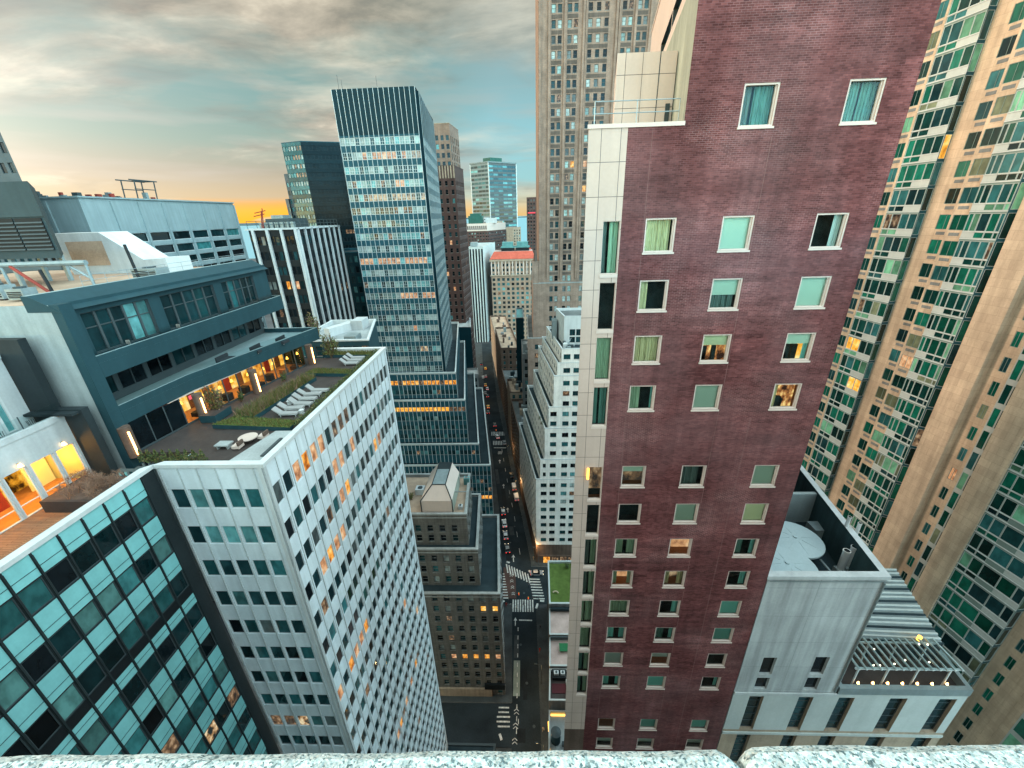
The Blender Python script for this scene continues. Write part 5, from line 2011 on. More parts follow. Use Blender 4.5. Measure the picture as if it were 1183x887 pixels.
def blue_slab():
    t = thing('blue_slab_tower', 'tall blue grey glass slab tower with a dark ribbed top and stepped podium', 'building', (-35, 140, 0))
    wl, fn = MB(), MB()
    FH = 3.35
    y0, xl, xr, zt = 120.0, -48.1, -27.0, 150.3
    n = 16
    ln = xr - xl
    cols = cols_even(ln, n, 1.12)
    rows = rows_down(139.7, FH, 1.75, 20)
    fx = {}
    for r, cs, k in ((1, range(4, 13), 'lit_peach'), (1, range(14, 16), 'lit_office'), (3, range(9, 12), 'lit_peach'), (4, range(4, 16), 'lit_office'), (5, (9, 11, 12), 'lit_dim'), (9, range(0, 16), 'lit_peach'), (12, range(8, 16), 'lit_peach'), (15, (9, 10), 'lit_peach'), (17, (11, 12), 'lit_mixed')):
        for c in cs:
            if (c * 7 + r) % 6:
                fx[(c, r)] = k
    rr = random.Random(51)
    tones = [[('g_white', 4), ('g_pale', 4), ('g_mid', 2.5), ('g_dark', 2.5)], [('g_dark', 4), ('g_teal', 3), ('g_white', 2), ('g_mid', 2)], [('g_pale', 4), ('g_mid', 4), ('g_dark', 2), ('lit_dim', .5)]]
    rowt = [tones[(0, 0, 0, 2, 2, 0, 1, 2, 1, 2, 0, 2, 0, 1, 0, 0, 1, 2, 1, 2)[i % 20]] for i in range(20)]
    memo = {}

    def var(ci, ri):
        if (ci, ri) in fx:
            return fx[(ci, ri)]
        if (ci, ri) not in memo:
            memo[(ci, ri)] = pick(rr, rowt[ri])
        return memo[(ci, ri)]

    def matf(x, z):
        if z > 140.2:
            return 'steel_blue_dark'
        k = (139.7 - z) / FH
        fz = (k - math.floor(k)) * FH
        if fz < 1.8 or fz > FH - 0.06:
            return 'grey_band'
        return 'steel_blue'
    zs = [140.2] + [139.7 - FH * k - 1.8 for k in range(21)] + [139.7 - FH * k + .06 for k in range(21)]
    windows(t, wl, (xl, y0), (xr, y0), 70, zt, 'steel_blue', cols, rows, 'towerwin', var, matf, 'grey_band', zs=[z for z in zs if 70 < z < zt])
    # notch and the long flank
    fa, fb = (xr + 0.55, y0 + 1.6), (-30.4, 158.0)
    facade(wl, (xr, y0), (xr, y0 + 1.6), 70, zt, 'steel_blue_dark')
    fl = math.hypot(fb[0] - fa[0], fb[1] - fa[1])
    windows(t, wl, fa, fb, 70, zt - 0.6, 'steel_blue', cols_even(fl, 22, 1.45), rows, 'towerwin', picker(53, tones[1] + [('lit_peach', .25)]), matf, 'grey_band', zs=[z for z in zs if 70 < z < zt - .6])
    wl.poly([(xr, y0 + 1.6, 70), fa + (70,), fa + (zt - .6,), (xr, y0 + 1.6, zt - .6)], 'steel_blue_dark')
    facade(wl, fb, (xl - 3, 158), 70, zt, 'steel_blue')
    facade(wl, (xl - 3, 158), (xl, y0), 70, zt, 'steel_blue')
    p = ln / n
    for i in range(n + 1):
        x = xl + p * i
        fn.box(x - .04, y0 - .14, 70, x + .04, y0 - .002, zt, 'alu')
    for i in range(12):
        q = Vector(fa).lerp(Vector(fb), i / 11)
        fn.box(q.x + .003, q.y - .06, 70, q.x + .14, q.y + .06, zt - .7, 'galv')
    rf = MB()
    rf.poly([(xl, y0, zt), (xr, y0, zt), (xr, y0 + 1.6, zt), (-30.4, 158, zt), (xl - 3, 158, zt)], 'roof_grey')
    for x, y, h in ((-46.5, 121, 3.2), (-45.6, 121, 2.2), (-37.0, 122, 3.0)):
        an = MB()
        an.tube((x, y, zt), (x, y, zt + h), .07, 'alu_dark', 5)
        an.build('antenna', t)
    rf.build('roof', t)
    # podium tiers
    ft = {}
    tiers = [(-22.6, 118.3, 65.4, 74.3, 61), (-20.0, 116.5, 49.8, 65.6, 62), (-16.3, 115.0, 42.4, 50.0, 63), (-12.6, 113.5, 0.0, 42.6, 64)]
    lits = {61: {(c, 0): 'lit_amber' if c % 5 else 'lit_dim' for c in range(13, 40)}, 62: {(c, 0): ('lit_gold' if c < 27 else 'lit_dim') for c in range(5, 40)}, 63: {}, 64: {(c, 3): 'lit_amber' for c in range(26, 40)}}
    for x, y, za, zb, sd_ in tiers:
        L0 = x + 62
        nb = int(L0 / 1.32)
        rws = rows_down(zb - 2.6, FH, 1.55, int((zb - za) / FH) + 1)
        rws = [r for r in rws if r[0] > za + .2]

        def mf(u_, z, zb=zb):
            if z > zb - 0.5:
                return 'alu'
            k = (zb - 2.6 - z) / FH
            fz = (k - math.floor(k)) * FH
            return 'grey_band' if 1.55 <= fz < 1.75 else 'steel_blue'
        zz = [zb - .5] + [zb - 2.6 - FH * k - 1.75 for k in range(14)]
        pk = picker(sd_, [('g_dark', 6), ('g_teal', 3), ('g_mid', 1.5), ('g_pale', .5), ('lit_dim', .5)], lits[sd_])
        windows(t, wl, (-62, y), (x, y), za, zb, 'steel_blue', cols_even(L0, nb, 1.14), rws, 'podium', pk, mf, zs=[z for z in zz if za < z < zb])
        e = along((x, y), SD, 66)
        windows(t, wl, (x, y), e, za, zb, 'steel_blue', cols_even(66.6, 50, 1.14), rws, 'podium', picker(sd_ + 9, [('g_dark', 6), ('g_teal', 3)]), mf, zs=[z for z in zz if za < z < zb])
        facade(wl, e, (-62, e[1]), za, zb, 'steel_blue')
        rf = MB()
        roof(rf, [(-62, y), (x, y), e, (-62, e[1])], zb + .12, 0.9, 'roof_dark', 'pale_panel', 0.35, 0.1, 0.3)
        rf.build('podium_roof', t)
        for i in range(nb + 1):
            xx = -62 + L0 * i / nb
            if xx > -42:
                fn.box(xx - .06, y - .13, za, xx + .06, y - .002, zb - .5, 'alu')
    wl.build('wall', t)
    fn.build('mullion', t, occ=False)


blue_slab()


def stone_block():
    t = thing('stone_block', 'stepped grey limestone block with a pale hipped lantern on its roof', 'building', (-18, 80, 0))
    wl, rf = MB(), MB()
    lit1 = {(4, 1): 'lit_gold', (5, 1): 'lit_gold', (1, 2): 'lit_dim', (1, 4): 'lit_dim', (1, 6): 'lit_peach', (2, 6): 'lit_amber', (3, 6): 'lit_amber', (4, 6): 'lit_amber', (5, 6): 'lit_peach', (4, 0): 'g_white', (5, 0): 'g_white'}
    tb = [('g_dark', 4), ('g_black', 4), ('g_teal', 2), ('g_grey', 1), ('g_white', .5)]

    def tier(xr, yf, xl, back, za, zb, c0, n, ztop, nr, fh, seed, fixed=None, w=1.35, h=1.95):
        cols = [(c0 + 2.85 * i - w / 2 - xl, c0 + 2.85 * i + w / 2 - xl) for i in range(n)]
        rows = rows_down(ztop, fh, h, nr)
        windows(t, wl, (xl, yf), (xr, yf), za, zb, 'limestone', cols, rows, 'stone', picker(seed, tb, fixed))
        e = (xr - .07 * (back - yf), back)
        ln = math.hypot(e[0] - xr, back - yf)
        windows(t, wl, (xr, yf), e, za, zb, 'limestone', cols_even(ln, max(2, int(ln / 2.9)), w), rows, 'stone', picker(seed + 3, tb))
        facade(wl, e, (xl, back), za, zb, 'limestone')
        facade(wl, (xl, back), (xl, yf), za, zb, 'limestone')
        roof(rf, [(xl, yf), (xr, yf), e, (xl, back)], zb + .15, 0.8, 'roof_dark', 'limestone_trim', 0.5, 0.15, 0.35)
        # string courses
        wl.box(xl, yf - .12, zb - 1.1, xr, yf - .003, zb - .85, 'limestone_trim')
    tier(-7.0, 67.1, -34, 94.0, 0, 38.3, -22.6, 6, 37.7, 11, 3.5, 71, lit1)
    tier(-11.9, 70.0, -34, 90.0, 37.4, 49.1, -25.2, 5, 47.2, 3, 3.3, 72, {(2, 1): 'g_white', (4, 1): 'g_white'})
    tier(-14.2, 72.0, -34, 87.5, 48.2, 57.6, -25.8, 4, 54.4, 2, 2.9, 73)
    # pale band at pavement level
    wl.box(-34, 66.6, 0, -10.5, 67.09, 3.2, 'tan_low')
    wl.box(-12.4, 66.5, 3.3, -6.9, 67.09, 5.2, 'black_wall')
    # brown roof sheet
    rf.poly([(-33.4, 72.6, 56.98), (-14.8, 72.6, 56.98), (-15.8, 86.9, 56.98), (-33.4, 86.9, 56.98)], 'roof_tan')
    wl.build('wall', t)
    rf.build('roof', t)
    # lantern: hipped pale cladding with a dark glazed strip on top
    ln = MB()
    xa, xb, ya, yb = -24.6, -17.4, 72.9, 84.0
    zb_, zm, zt = 56.99, 60.6, 63.6
    xi, xj = -22.1, -19.0
    yi, yj = 75.0, 83.9
    ln.poly([(xa, ya, zb_), (xb, ya, zb_), (xb, ya, zm), (xa, ya, zm)], 'cream_trim')
    ln.poly([(xb, ya, zb_), (xb, yb, zb_), (xb, yb, zm), (xb, ya, zm)], 'greenish_concrete')
    ln.poly([(xb, yb, zb_), (xa, yb, zb_), (xa, yb, zm), (xa, yb, zm)], 'cream_trim')
    ln.poly([(xa, yb, zb_), (xa, ya, zb_), (xa, ya, zm), (xa, yb, zm)], 'cream_trim')
    ln.poly([(xa, ya, zm), (xb, ya, zm), (xj, yi, zt), (xi, yi, zt)], 'cream_trim')
    ln.poly([(xb, ya, zm), (xb, yb, zm), (xj, yb, zt), (xj, yi, zt)], 'cream_trim')
    ln.poly([(xa, yb, zm), (xa, ya, zm), (xi, yi, zt), (xi, yb, zt)], 'cream_trim')
    ln.poly([(xb, yb, zm), (xa, yb, zm), (xi, yb, zt), (xj, yb, zt)], 'cream_trim')
    for p, q in (((xa, ya, zm), (xi, yi, zt)), ((xb, ya, zm), (xj, yi, zt)), ((xi, yi, zt), (xi, yb, zt)), ((xj, yi, zt), (xj, yb, zt)), ((xi, yi, zt), (xj, yi, zt)), ((xa, ya, zb_), (xa, ya, zm)), ((xb, ya, zb_), (xb, ya, zm))):
        ln.tube(p, q, .13, 'dark_wall', 5)
    o = ln.build('lantern', t)
    gl = MB()
    gl.poly([(xi, yi, zt + .02), (xj, yi, zt + .02), (xj, yi + 6, zt + .02), (xi, yi + 6, zt + .02)], 'galv')
    gl.poly([(xi, yi + 6, zt + .02), (xj, yi + 6, zt + .02), (xj, yb, zt + .02), (xi, yb, zt + .02)], 'dark_wall')
    gl.build('skylight', o)
    fr = MB()
    for y in (76.5, 82.0):
        fr.box(xb + .02, y, 60.2, -14.6, y + .2, 60.4, 'limestone_trim')
    fr.build('roof_frame', t)
    for x, y, w, d, h, mt, lab in ((-27.8, 79.5, 2.2, 1.8, 1.7, 'white_paint', 'white roof unit left of the hipped lantern'), (-16.4, 74.3, .9, .9, 1.0, 'white_paint', 'small white roof unit right of the hipped lantern'), (-16.4, 83.5, 1.4, 1.2, 2.0, 'copper_roof', 'blue green roof unit behind the hipped lantern')):
        a = thing('roof_unit', lab, 'roof unit', (x, y, 56.9), 'roof units on the limestone block')
        m = MB()
        m.box(x, y, 57.0, x + w, y + d, 56.9 + h, mt)
        m.build('casing', a)
        m = MB()
        m.box(x + .1, y + .1, 56.985, x + w - .1, y + d - .1, 57.0, 'alu_dark')
        m.cyl(x + w / 2, y + d / 2, 56.9 + h, 57.0 + h, min(w, d) * .35, 'alu_dark', 12)
        m.build('fan', a)
    bush('roof_shrub', 'yellow green shrub on the limestone roof left of the lantern', 'shrub', -28.6, 78.0, 56.9, 1.0, 1.0, 1.8, 400, .14, ('leaf_green', 'leaf_dry'), 33)


stone_block()


def white_cake():
    t = thing('white_stepped_block', 'white brick stepped block with terraces like a wedding cake along the street', 'building', (10, 130, 0))
    wl, rf = MB(), MB()
    tb = [('g_dark', 4), ('g_black', 3), ('g_teal', 3), ('g_mid', 1.2), ('g_white', .5), ('lit_dim', .25)]
    FH = 3.42
    lv = [(2.55, 0.0, 37.7), (4.0, 37.0, 45.5), (5.5, 44.8, 57.1), (6.7, 56.4, 64.6), (8.2, 63.9, 75.0), (9.2, 74.3, 79.1), (10.4, 78.4, 83.4)]
    for i, (x, za, zb) in enumerate(lv):
        yf = 112.0 + .12 * i
        xe = 26.0
        cx = [4.2, 7.2, 11.0, 14.0, 17.8, 20.8]
        cols = [(c - x, c + 2.0 - x) for c in cx if c > x + 0.4]
        if cx[0] <= x + .4 and x < 6:
            cols.insert(0, (x + .9 - x, x + 1.9 - x)) if cols[0][0] > 2.2 else None
        rows = [r for r in rows_down(zb - 1.7, FH, 1.6, 9) if r[0] > za + (9.6 if i == 0 else .5)]
        windows(t, wl, (x, yf), (xe, yf), za, zb, 'white_brick', cols, rows, 'casement', picker(80 + i, tb), (lambda u_, z: 'brown_low' if z < 8.9 else 'white_brick') if i == 0 else None, zs=(8.9,) if i == 0 else ())
        b = along((x, yf), (-.155 if i < 3 else -.125, 1), 40 - i * 2.4)
        ln = math.hypot(b[0] - x, b[1] - yf)
        windows(t, wl, b, (x, yf), za, zb, 'white_brick', cols_even(ln, int(ln / 3.0), 1.5), rows, 'casement', picker(90 + i, tb), (lambda u_, z: 'brown_low' if z < 8.9 else 'white_brick') if i == 0 else None, zs=(8.9,) if i == 0 else ())
        facade(wl, (xe, yf), (xe, b[1]), za, zb, 'white_brick')
        facade(wl, (xe, b[1]), b, za, zb, 'white_brick')
        roof(rf, [(x, yf), (xe, yf), (xe, b[1]), b], zb + .12, 1.0, 'roof_dark', 'white_paint', 0.3, 0.06, 0.25)
    # shop front at the base
    wl.box(3.2, 111.7, 3.4, 26, 111.99, 3.9, 'brown_low')
    wl.build('wall', t)
    rf.build('roof', t)
    sh = MB()
    for k in range(4):
        sh.box(5.2 + 3.1 * k, 111.9, .2, 7.6 + 3.1 * k, 111.995, 3.0, 'lit_amber' if k == 0 else 'lit_dim')
    sh.build('shop_window', t)
    # penthouse on top
    ph = MB()
    windows(t, ph, (11.6, 119.5), (24, 119.5), 82.4, 91.4, 'white_paint', [(1.7, 3.4), (3.7, 5.4), (6.0, 8.0)], [(83.2, 85.0), (85.4, 87.4)], 'casement', lambda c, r: 'g_dark')
    facade(ph, (9.9, 131), (11.6, 119.5), 82.4, 91.4, 'white_paint')
    facade(ph, (24, 119.5), (24, 131), 82.4, 91.4, 'white_paint')
    facade(ph, (24, 131), (9.9, 131), 82.4, 91.4, 'white_paint')
    roof(ph, [(11.6, 119.5), (24, 119.5), (24, 131), (9.9, 131)], 91.5, .8, 'roof_grey', 'white_paint', .3, .05, .2)
    ph.box(8.4, 126, 82.4, 9.9, 130, 88.5, 'galv')
    ph.build('penthouse', t)
    ex = MB()
    rr = random.Random(9)
    for k in range(9):
        x, y = rr.uniform(10.9, 13.5), 113.2 + .65 * k
        units(t, [(x, y, 82.42, x + rr.uniform(.6, 1.6), y + rr.uniform(.6, 1.4), 82.42 + rr.uniform(.5, 1.6), rr.choice(('galv', 'white_paint', 'alu_dark')))])
    ex.tube((11, 113.5, 82.5), (13.4, 118, 84.4), .12, 'galv', 5)
    ex.tube((11.4, 113.3, 83.5), (13.6, 117.6, 85.2), .1, 'galv', 5)
    ex.build('duct', t)
    for i, (x, y, z, lab) in enumerate(((5.1, 116, 56.2, 'dark shrub on the third setback terrace of the white block, nearest'), (4.6, 119.5, 56.2, 'dark shrub on the third setback terrace of the white block, farther'), (4.0, 116.5, 44.6, 'trailing green shrub on the second terrace of the white block'), (3.5, 121.5, 44.6, 'bushy green shrub farther along the second terrace of the white block'))):
        bush('terrace_shrub', lab, 'shrub', x - .2, y, z, .7, .9, 1.5, 160, .16, ('leaf_green', 'leaf_hedge'), 60 + i, 'shrubs on the white terraces', 6)


white_cake()


def deco_tower():
    t = thing('deco_tower', 'very tall tan art deco brick tower with close vertical bays', 'building', (25, 185, 0))
    wl, pr, rf = MB(), MB(), MB()
    FH = 4.02
    Y = 165.0
    tb = [('g_dark', 3), ('g_white', 3.0), ('g_pale', 2.0), ('g_black', 3), ('g_grey', 2), ('lit_dim', .3)]
    groups = [(9.6, 2), (14.8, 2), (21.4, 3), (32.2, 2), (37.0, 2)]

    def colset(x0, x1):
        c = []
        for g, n in groups:
            for k in range(n):
                a = g + k * 2.0 + (0 if n < 3 else k * .6)
                if a > x0 + .6 and a + 1.5 < x1:
                    c.append((a - x0, a + 1.35 - x0))
        return c
    pk = picker(101, tb, {(3, 29): 'lit_gold', (4, 29): 'lit_peach', (5, 27): 'lit_amber', (4, 31): 'lit_amber', (6, 28): 'lit_peach'})
    tiers = [(5.3, Y, 94, 260, 200.0), (2.9, Y - .8, 71.5, 94.6, 203.0), (0.6, Y - 1.6, 0, 72, 205.0)]
    for i, (x0, y, za, zb, back) in enumerate(tiers):
        x1 = 50.0
        rows = [r for r in rows_down(254, FH, 2.15, 62) if r[0] > za + .4 and r[1] < zb - .6]
        off = [k for k, r in enumerate(rows_down(254, FH, 2.15, 62)) if r in rows][0]
        windows(t, wl, (x0, y), (x1, y), za, zb, 'deco_brick', colset(x0, x1) if i < 2 else [(3 + 3.6 * k, 4.5 + 3.6 * k) for k in range(12)], rows, 'sash', (lambda c, r, off=off: pk(c, r + off)))
        facade(wl, (x0, back), (x0, y), za, zb, 'deco_brick')
        facade(wl, (x1, y), (x1, back), za, zb, 'deco_brick')
        facade(wl, (x1, back), (x0, back), za, zb, 'deco_brick')
        roof(rf, rect(x0, y, x1, back), zb + .1, .6, 'roof_grey', 'limestone_trim', .4, .1, .4)
    # projecting piers between the bays
    for x in (5.4, 8.5, 13.7, 19.7, 20.6, 30.2, 31.2, 36.2, 41.0, 44):
        w = 0.75 if x not in (20.6, 31.2) else .4
        pr.box(x, Y - .45, 96, x + w, Y - .003, 259, 'deco_brick')
    pr.box(2.8, Y - 1.0, 94.6, 5.25, Y + 4, 103, 'deco_brick')
    pr.cyl(4.0, Y - .2, 103, 107, .9, 'deco_spandrel', 8, .4)
    pr.build('pier', t)
    # darker spandrel below each window group is part of the brickwork
    sp = MB()
    for g, n in groups:
        w = n * 2.0 - .65 + (0 if n < 3 else 1.2)
        for k in range(62):
            z = 254 - 2.15 - FH * k
            if 97 < z < 252:
                sp.box(g - .02, Y - .05, z - 1.55, g + w + .02, Y - .004, z - .5, 'deco_spandrel')
    sp.build('spandrels', t, occ=False)['kind'] = 'stuff'
    wl.build('wall', t)
    rf.build('roof', t)


deco_tower()


def simple_block(name, label, pl, z0, z1, mat, grids=None, mroof='roof_grey', mcop='limestone_trim', ph=.8, extra=None, sty='sash', tb=None, seed=1, skip=()):
    """a prism with a window grid on chosen edges: grids = {edge: (pitch, w, fh, h, top gap)}"""
    cx, cy = sum(p[0] for p in pl) / len(pl), sum(p[1] for p in pl) / len(pl)
    t = thing(name, label, 'building', (cx, cy, z0))
    wl, rf = MB(), MB()
    for i in range(len(pl)):
        a, b = pl[i], pl[(i + 1) % len(pl)]
        ln = math.hypot(b[0] - a[0], b[1] - a[1])
        g = (grids or {}).get(i)
        if g:
            pitch, w, fh, h, gap = g
            n = max(1, int(ln / pitch))
            rows = [r for r in rows_down(z1 - gap, fh, h, int((z1 - z0) / fh) + 1) if r[0] > z0 + .5]
            windows(t, wl, a, b, z0, z1, mat, cols_even(ln, n, w), rows, sty, picker(seed + i, tb or [('g_dark', 4), ('g_black', 3), ('g_teal', 2), ('g_mid', 1), ('g_white', .6), ('lit_dim', .3)]))
        else:
            facade(wl, a, b, z0, z1, mat)
    wl.build('wall', t)
    roof(rf, pl, z1 + .1, ph, mroof, mcop, .4, .08, .3)
    rf.build('roof', t)
    return t


def pier_block():
    # black building with white piers
    t = thing('black_pier_block', 'black glass block with white vertical piers and a railed roof', 'building', (-64, 112, 0))
    wl, fn, rf = MB(), MB(), MB()
    x0, x1, y0, y1, zt = -65.7, -53.9, 100.0, 122.5, 118.6
    FH = 3.5
    rows = rows_down(116.9, FH, 2.1, 32)
    tb = [('g_black', 6), ('g_dark', 3), ('g_grey', .4), ('lit_dim', .35)]
    fx = {(5, 3): 'lit_amber', (7, 3): 'lit_peach', (6, 3): 'lit_peach'}
    mf = lambda u_, z: 'black_wall'
    windows(t, wl, (x0, y0), (x1, y0), 0, zt, 'black_wall', cols_even(x1 - x0, 10, 1.05), rows, 'plain', picker(111, tb, fx))
    windows(t, wl, (x1, y0), (x1, y1), 0, zt, 'black_wall', cols_even(y1 - y0, 18, 1.1), rows, 'plain', picker(112, tb))
    facade(wl, (x1, y1), (x0, y1), 0, zt, 'black_wall')
    facade(wl, (x0, y1), (x0, y0), 0, zt, 'black_wall')
    for i in range(4):
        x = x1 - .25 - 3.45 * i
        fn.box(x - .3, y0 - .55, 0, x + .3, y0 - .003, zt, 'concrete_white')
    for i in range(8):
        y = y0 + 3.2 * i
        fn.box(x1 + .003, y - .18, 0, x1 + .5, y + .18, zt, 'concrete_white')
    fn.build('pier', t)
    wl.build('wall', t)
    roof(rf, rect(x0, y0, x1, y1), zt + .12, .5, 'roof_grey', 'concrete_white', .5, .5, .4)
    rf.build('roof', t)
    rl = MB()
    rail(rl, [(x0, y0), (x1, y0), (x1, y1)], zt + .12, 1.6, 'alu_dark', 2.0, .06)
    rl.build('railing', t)
    pl = MB()
    units(t, [(-64, 105, zt - .4, -58, 114, zt + 2.2, 'alu_dark'), (-63, 106, zt + 2.2, -60, 110, zt + 3.0, 'galv')] + [(-65 + k * 1.3, 103.6, zt - .4, -64.2 + k * 1.3, 104.8, zt + 1.4, 'galv') for k in range(7)])
    for x, y, h in ((-63.2, 102, 4.5), (-64.2, 103, 3.8)):
        pl.tube((x, y, zt - .4), (x + .9, y, zt + h), .12, 'rust_red', 5)
        pl.tube((x - 1.2, y, zt + h - 1), (x + 1.6, y, zt + h - .5), .1, 'rust_red', 5)
    pl.build('roof_mast', t)


pier_block()


def white_blank():
    t = thing('blank_white_slab', 'white slab building with a blank upper wall and ribbon windows beneath', 'building', (-110, 118, 0))
    wl, rf, fn = MB(), MB(), MB()
    x1, y0, y1, zt = -99.2, 95.2, 146.5, 126.5
    rows = rows_down(118.4, 3.3, 2.2, 30)
    tb = [('g_black', 5), ('g_block_dark', 5), ('g_block_mid', .8)]
    windows(t, wl, (x1, y0), (x1, y1), 0, zt, 'slab_white', cols_even(y1 - y0, 7, 6.75), rows, 'band', picker(121, tb))
    facade(wl, (-150, y0), (x1, y0), 0, zt, 'slab_white')
    facade(wl, (x1, y1), (-150, y1), 0, zt, 'slab_white')
    facade(wl, (-150, y1), (-150, y0), 0, zt, 'slab_white')
    for k in range(8):
        y = y0 + (y1 - y0) * k / 7
        fn.box(x1 + .003, y - .25, 0, x1 + .3, y + .25, zt - .8, 'slab_white')
    for k in range(5):
        fn.box(x1 - 8 - 9 * k, y0 - .3, 0, x1 - 7.5 - 9 * k, y0 - .003, zt - .8, 'slab_white')
    fn.build('pier', t)
    wl.build('wall', t)
    roof(rf, rect(-150, y0, x1, y1), zt + .1, .7, 'roof_grey', 'slab_white', .5, .35, .35)
    rf.build('roof', t)
    pl = MB()
    rr = random.Random(8)
    for k in range(16):
        y = 98 + 1.35 * k
        x = rr.uniform(-116, -101)
        units(t, [(x, y, zt - .6, x + rr.uniform(.5, 1.5), y + rr.uniform(.5, 1.3), zt + rr.uniform(.5, 1.9), rr.choice(('alu_dark', 'galv', 'rust_red')))])
    # window cleaning cradle frame
    for x in (-105, -101.5):
        for y in (113, 119):
            pl.tube((x, y, zt), (x + .6, y, zt + 4.6), .16, 'alu_dark', 5)
    for x in (-105, -101.5):
        pl.tube((x + .6, 111.6, zt + 4.6), (x + .6, 120, zt + 4.6), .16, 'alu_dark', 5)
        pl.tube((x + .3, 112.8, zt + 2.5), (x + .3, 119.2, zt + 2.5), .12, 'alu_dark', 5)
    pl.tube((-104.4, 116, zt + 4.6), (-100.9, 116, zt + 4.6), .16, 'alu_dark', 5)
    pl.tube((-104.4, 119, zt + 4.6), (-100.9, 119, zt + 4.6), .16, 'alu_dark', 5)
    pl.build('cradle_frame', t)
    pl = MB()
    for k in range(9):
        pl.tube((x1 - 20 - k * 1.9, y0 + 3, zt), (x1 - 20.5 - k * 1.9, y0 + 3, zt + rr.uniform(1, 2.6)), .1, 'rust_red', 4)
    pl.build('vent_pipes', t)['kind'] = 'stuff'


white_blank()


def far_towers():
    # ribbed tower whose edge shows at the far left
    t = simple_block('ribbed_tower', 'pale ribbed tower whose edge leans in at the far left', [(-140, 80), (-92.6, 80), (-130, 112), (-160, 112)], 0, 152, 'far_grey', {0: (1.6, 1.0, 3.2, 1.7, 1.5)}, sty='plain', seed=130)
    # dark glass tower with a bright facet
    t = thing('dark_glass_tower', 'dark glass tower with one pale lit facet and stepped left edge', 'building', (-92, 215, 0))
    wl, rf = MB(), MB()
    zt = 152.4
    rows = rows_down(150.8, 3.5, 1.9, 43)
    fx = {}
    rr = random.Random(6)
    for r in range(0, 4):
        for c in range(3, 7):
            fx[(c, r)] = 'lit_office' if rr.random() < .75 else 'g_white'
    windows(t, wl, (-108, 203), (-97.8, 200), 0, zt, 'g_teal', cols_even(10.6, 7, 1.25), rows, 'plain', picker(131, [('g_white', 3), ('g_pale', 3), ('g_mid', 3), ('g_teal', 2)], fx))
    fx2 = {(c, 10): 'lit_dim' for c in range(8, 14)}
    windows(t, wl, (-97.8, 200), (-78, 208), 0, zt, 'g_far_black', cols_even(21.3, 14, 1.4), rows, 'plain', picker(132, [('g_far_black', 10), ('lit_dim', .12)], fx2))
    facade(wl, (-78, 208), (-80, 235), 0, zt, 'steel_blue')
    facade(wl, (-80, 235), (-110, 230), 0, zt, 'steel_blue')
    facade(wl, (-110, 230), (-108, 203), 0, zt, 'steel_blue')
    # stepped wings at its left
    for x0, x1, z in ((-111.5, -107.9, 140.5), (-113.5, -111.4, 130)):
        windows(t, wl, (x0, 206), (x1, 205), 0, z, 'far_grey', cols_even(x1 - x0, 2, 1.1), [r for r in rows if r[1] < z - 1], 'plain', picker(133, [('g_white', 2), ('g_mid', 3), ('g_dark', 3)], {(1, 3): 'lit_gold', (1, 4): 'lit_gold', (1, 5): 'lit_gold'}))
        facade(wl, (x0, 225), (x0, 206), 0, z, 'steel_blue')
        rf.poly([(x0, 206, z), (x1, 205, z), (x1, 225, z), (x0, 225, z)], 'roof_grey')
    roof(rf, [(-108, 203), (-97.8, 200), (-78, 208), (-80, 235), (-110, 230)], zt + .1, .8, 'roof_grey', 'steel_blue', .4, .05, .3)
    wl.build('wall', t)
    rf.build('roof', t)
    # brown tower and the tan tower behind it
    t = simple_block('brown_tower', 'dark brown stone tower immediately right of the blue slab tower', [(-42, 200), (-30.8, 200), (-29.4, 218), (-42, 218)], 0, 141, 'brown_stone', {0: (2.4, 1.2, 3.6, 2.0, 6.0), 1: (2.4, 1.2, 3.6, 2.0, 6.0)}, 'roof_dark', 'brown_stone', seed=140, tb=[('g_black', 6), ('g_dark', 3), ('lit_peach', .35), ('g_mid', .3)])
    m = MB()
    for k in range(9):
        m.box(-41.5 + k * 1.25, 199.8, 136, -40.9 + k * 1.25, 199.997, 141.0, 'tan_low')
    m.build('crown_panel', t)
    t = simple_block('tan_tower', 'tan capped tower top peeping above the brown tower', [(-52, 228), (-36.2, 228), (-34.4, 246), (-52, 246)], 0, 162.2, 'deco_brick', {0: (2.6, 1.5, 3.8, 2.2, 5.0), 1: (3.2, 1.4, 3.8, 3.0, 5.0)}, 'roof_tan', 'tan_low', seed=145)
    # wide slab that closes the far end
    t = thing('wide_slab_tower', 'broad blue grey slab tower closing the far end of the street', 'building', (-55, 840, 0))
    wl, fn, rf = MB(), MB(), MB()
    zt = 206.5
    A, B, C_, D = (-98, 826), (-63, 800), (-14.5, 838), (-48, 872)
    rows = rows_down(203, 6.6, 3.6, 30)
    tb = [('g_teal', 4), ('g_dark', 4), ('g_mid', 1)]
    windows(t, wl, A, B, 0, zt, 'grey_band', cols_even(43.6, 5, 8.2), rows, 'plain', picker(151, tb))
    windows(t, wl, B, C_, 0, zt, 'far_grey', cols_even(61.6, 6, 9.8), rows, 'plain', picker(152, tb))
    facade(wl, C_, D, 0, zt, 'steel_blue')
    facade(wl, D, A, 0, zt, 'steel_blue')
    for (p, q, n) in ((A, B, 22), (B, C_, 30)):
        p, q = Vector(p), Vector(q)
        d = (q - p).normalized()
        nn = Vector((d.y, -d.x))
        for i in (0, n):
            c = p.lerp(q, i / n)
            wdt = .9
            fn.obox((c.x - d.x * wdt, c.y - d.y * wdt, 0), (2 * wdt * d.x, 2 * wdt * d.y, 0), (nn.x * .5, nn.y * .5, 0), (0, 0, zt), 'pale_panel')
    roof(rf, [A, B, C_, D], zt + 2.4, 2, 'roof_grey', 'grey_band', 1, .8, 2.2)
    rf.prism([(-74, 824), (-60, 814), (-40, 830), (-54, 842)], zt, zt + 9.5, 'green_dark_roof')
    wl.build('wall', t)
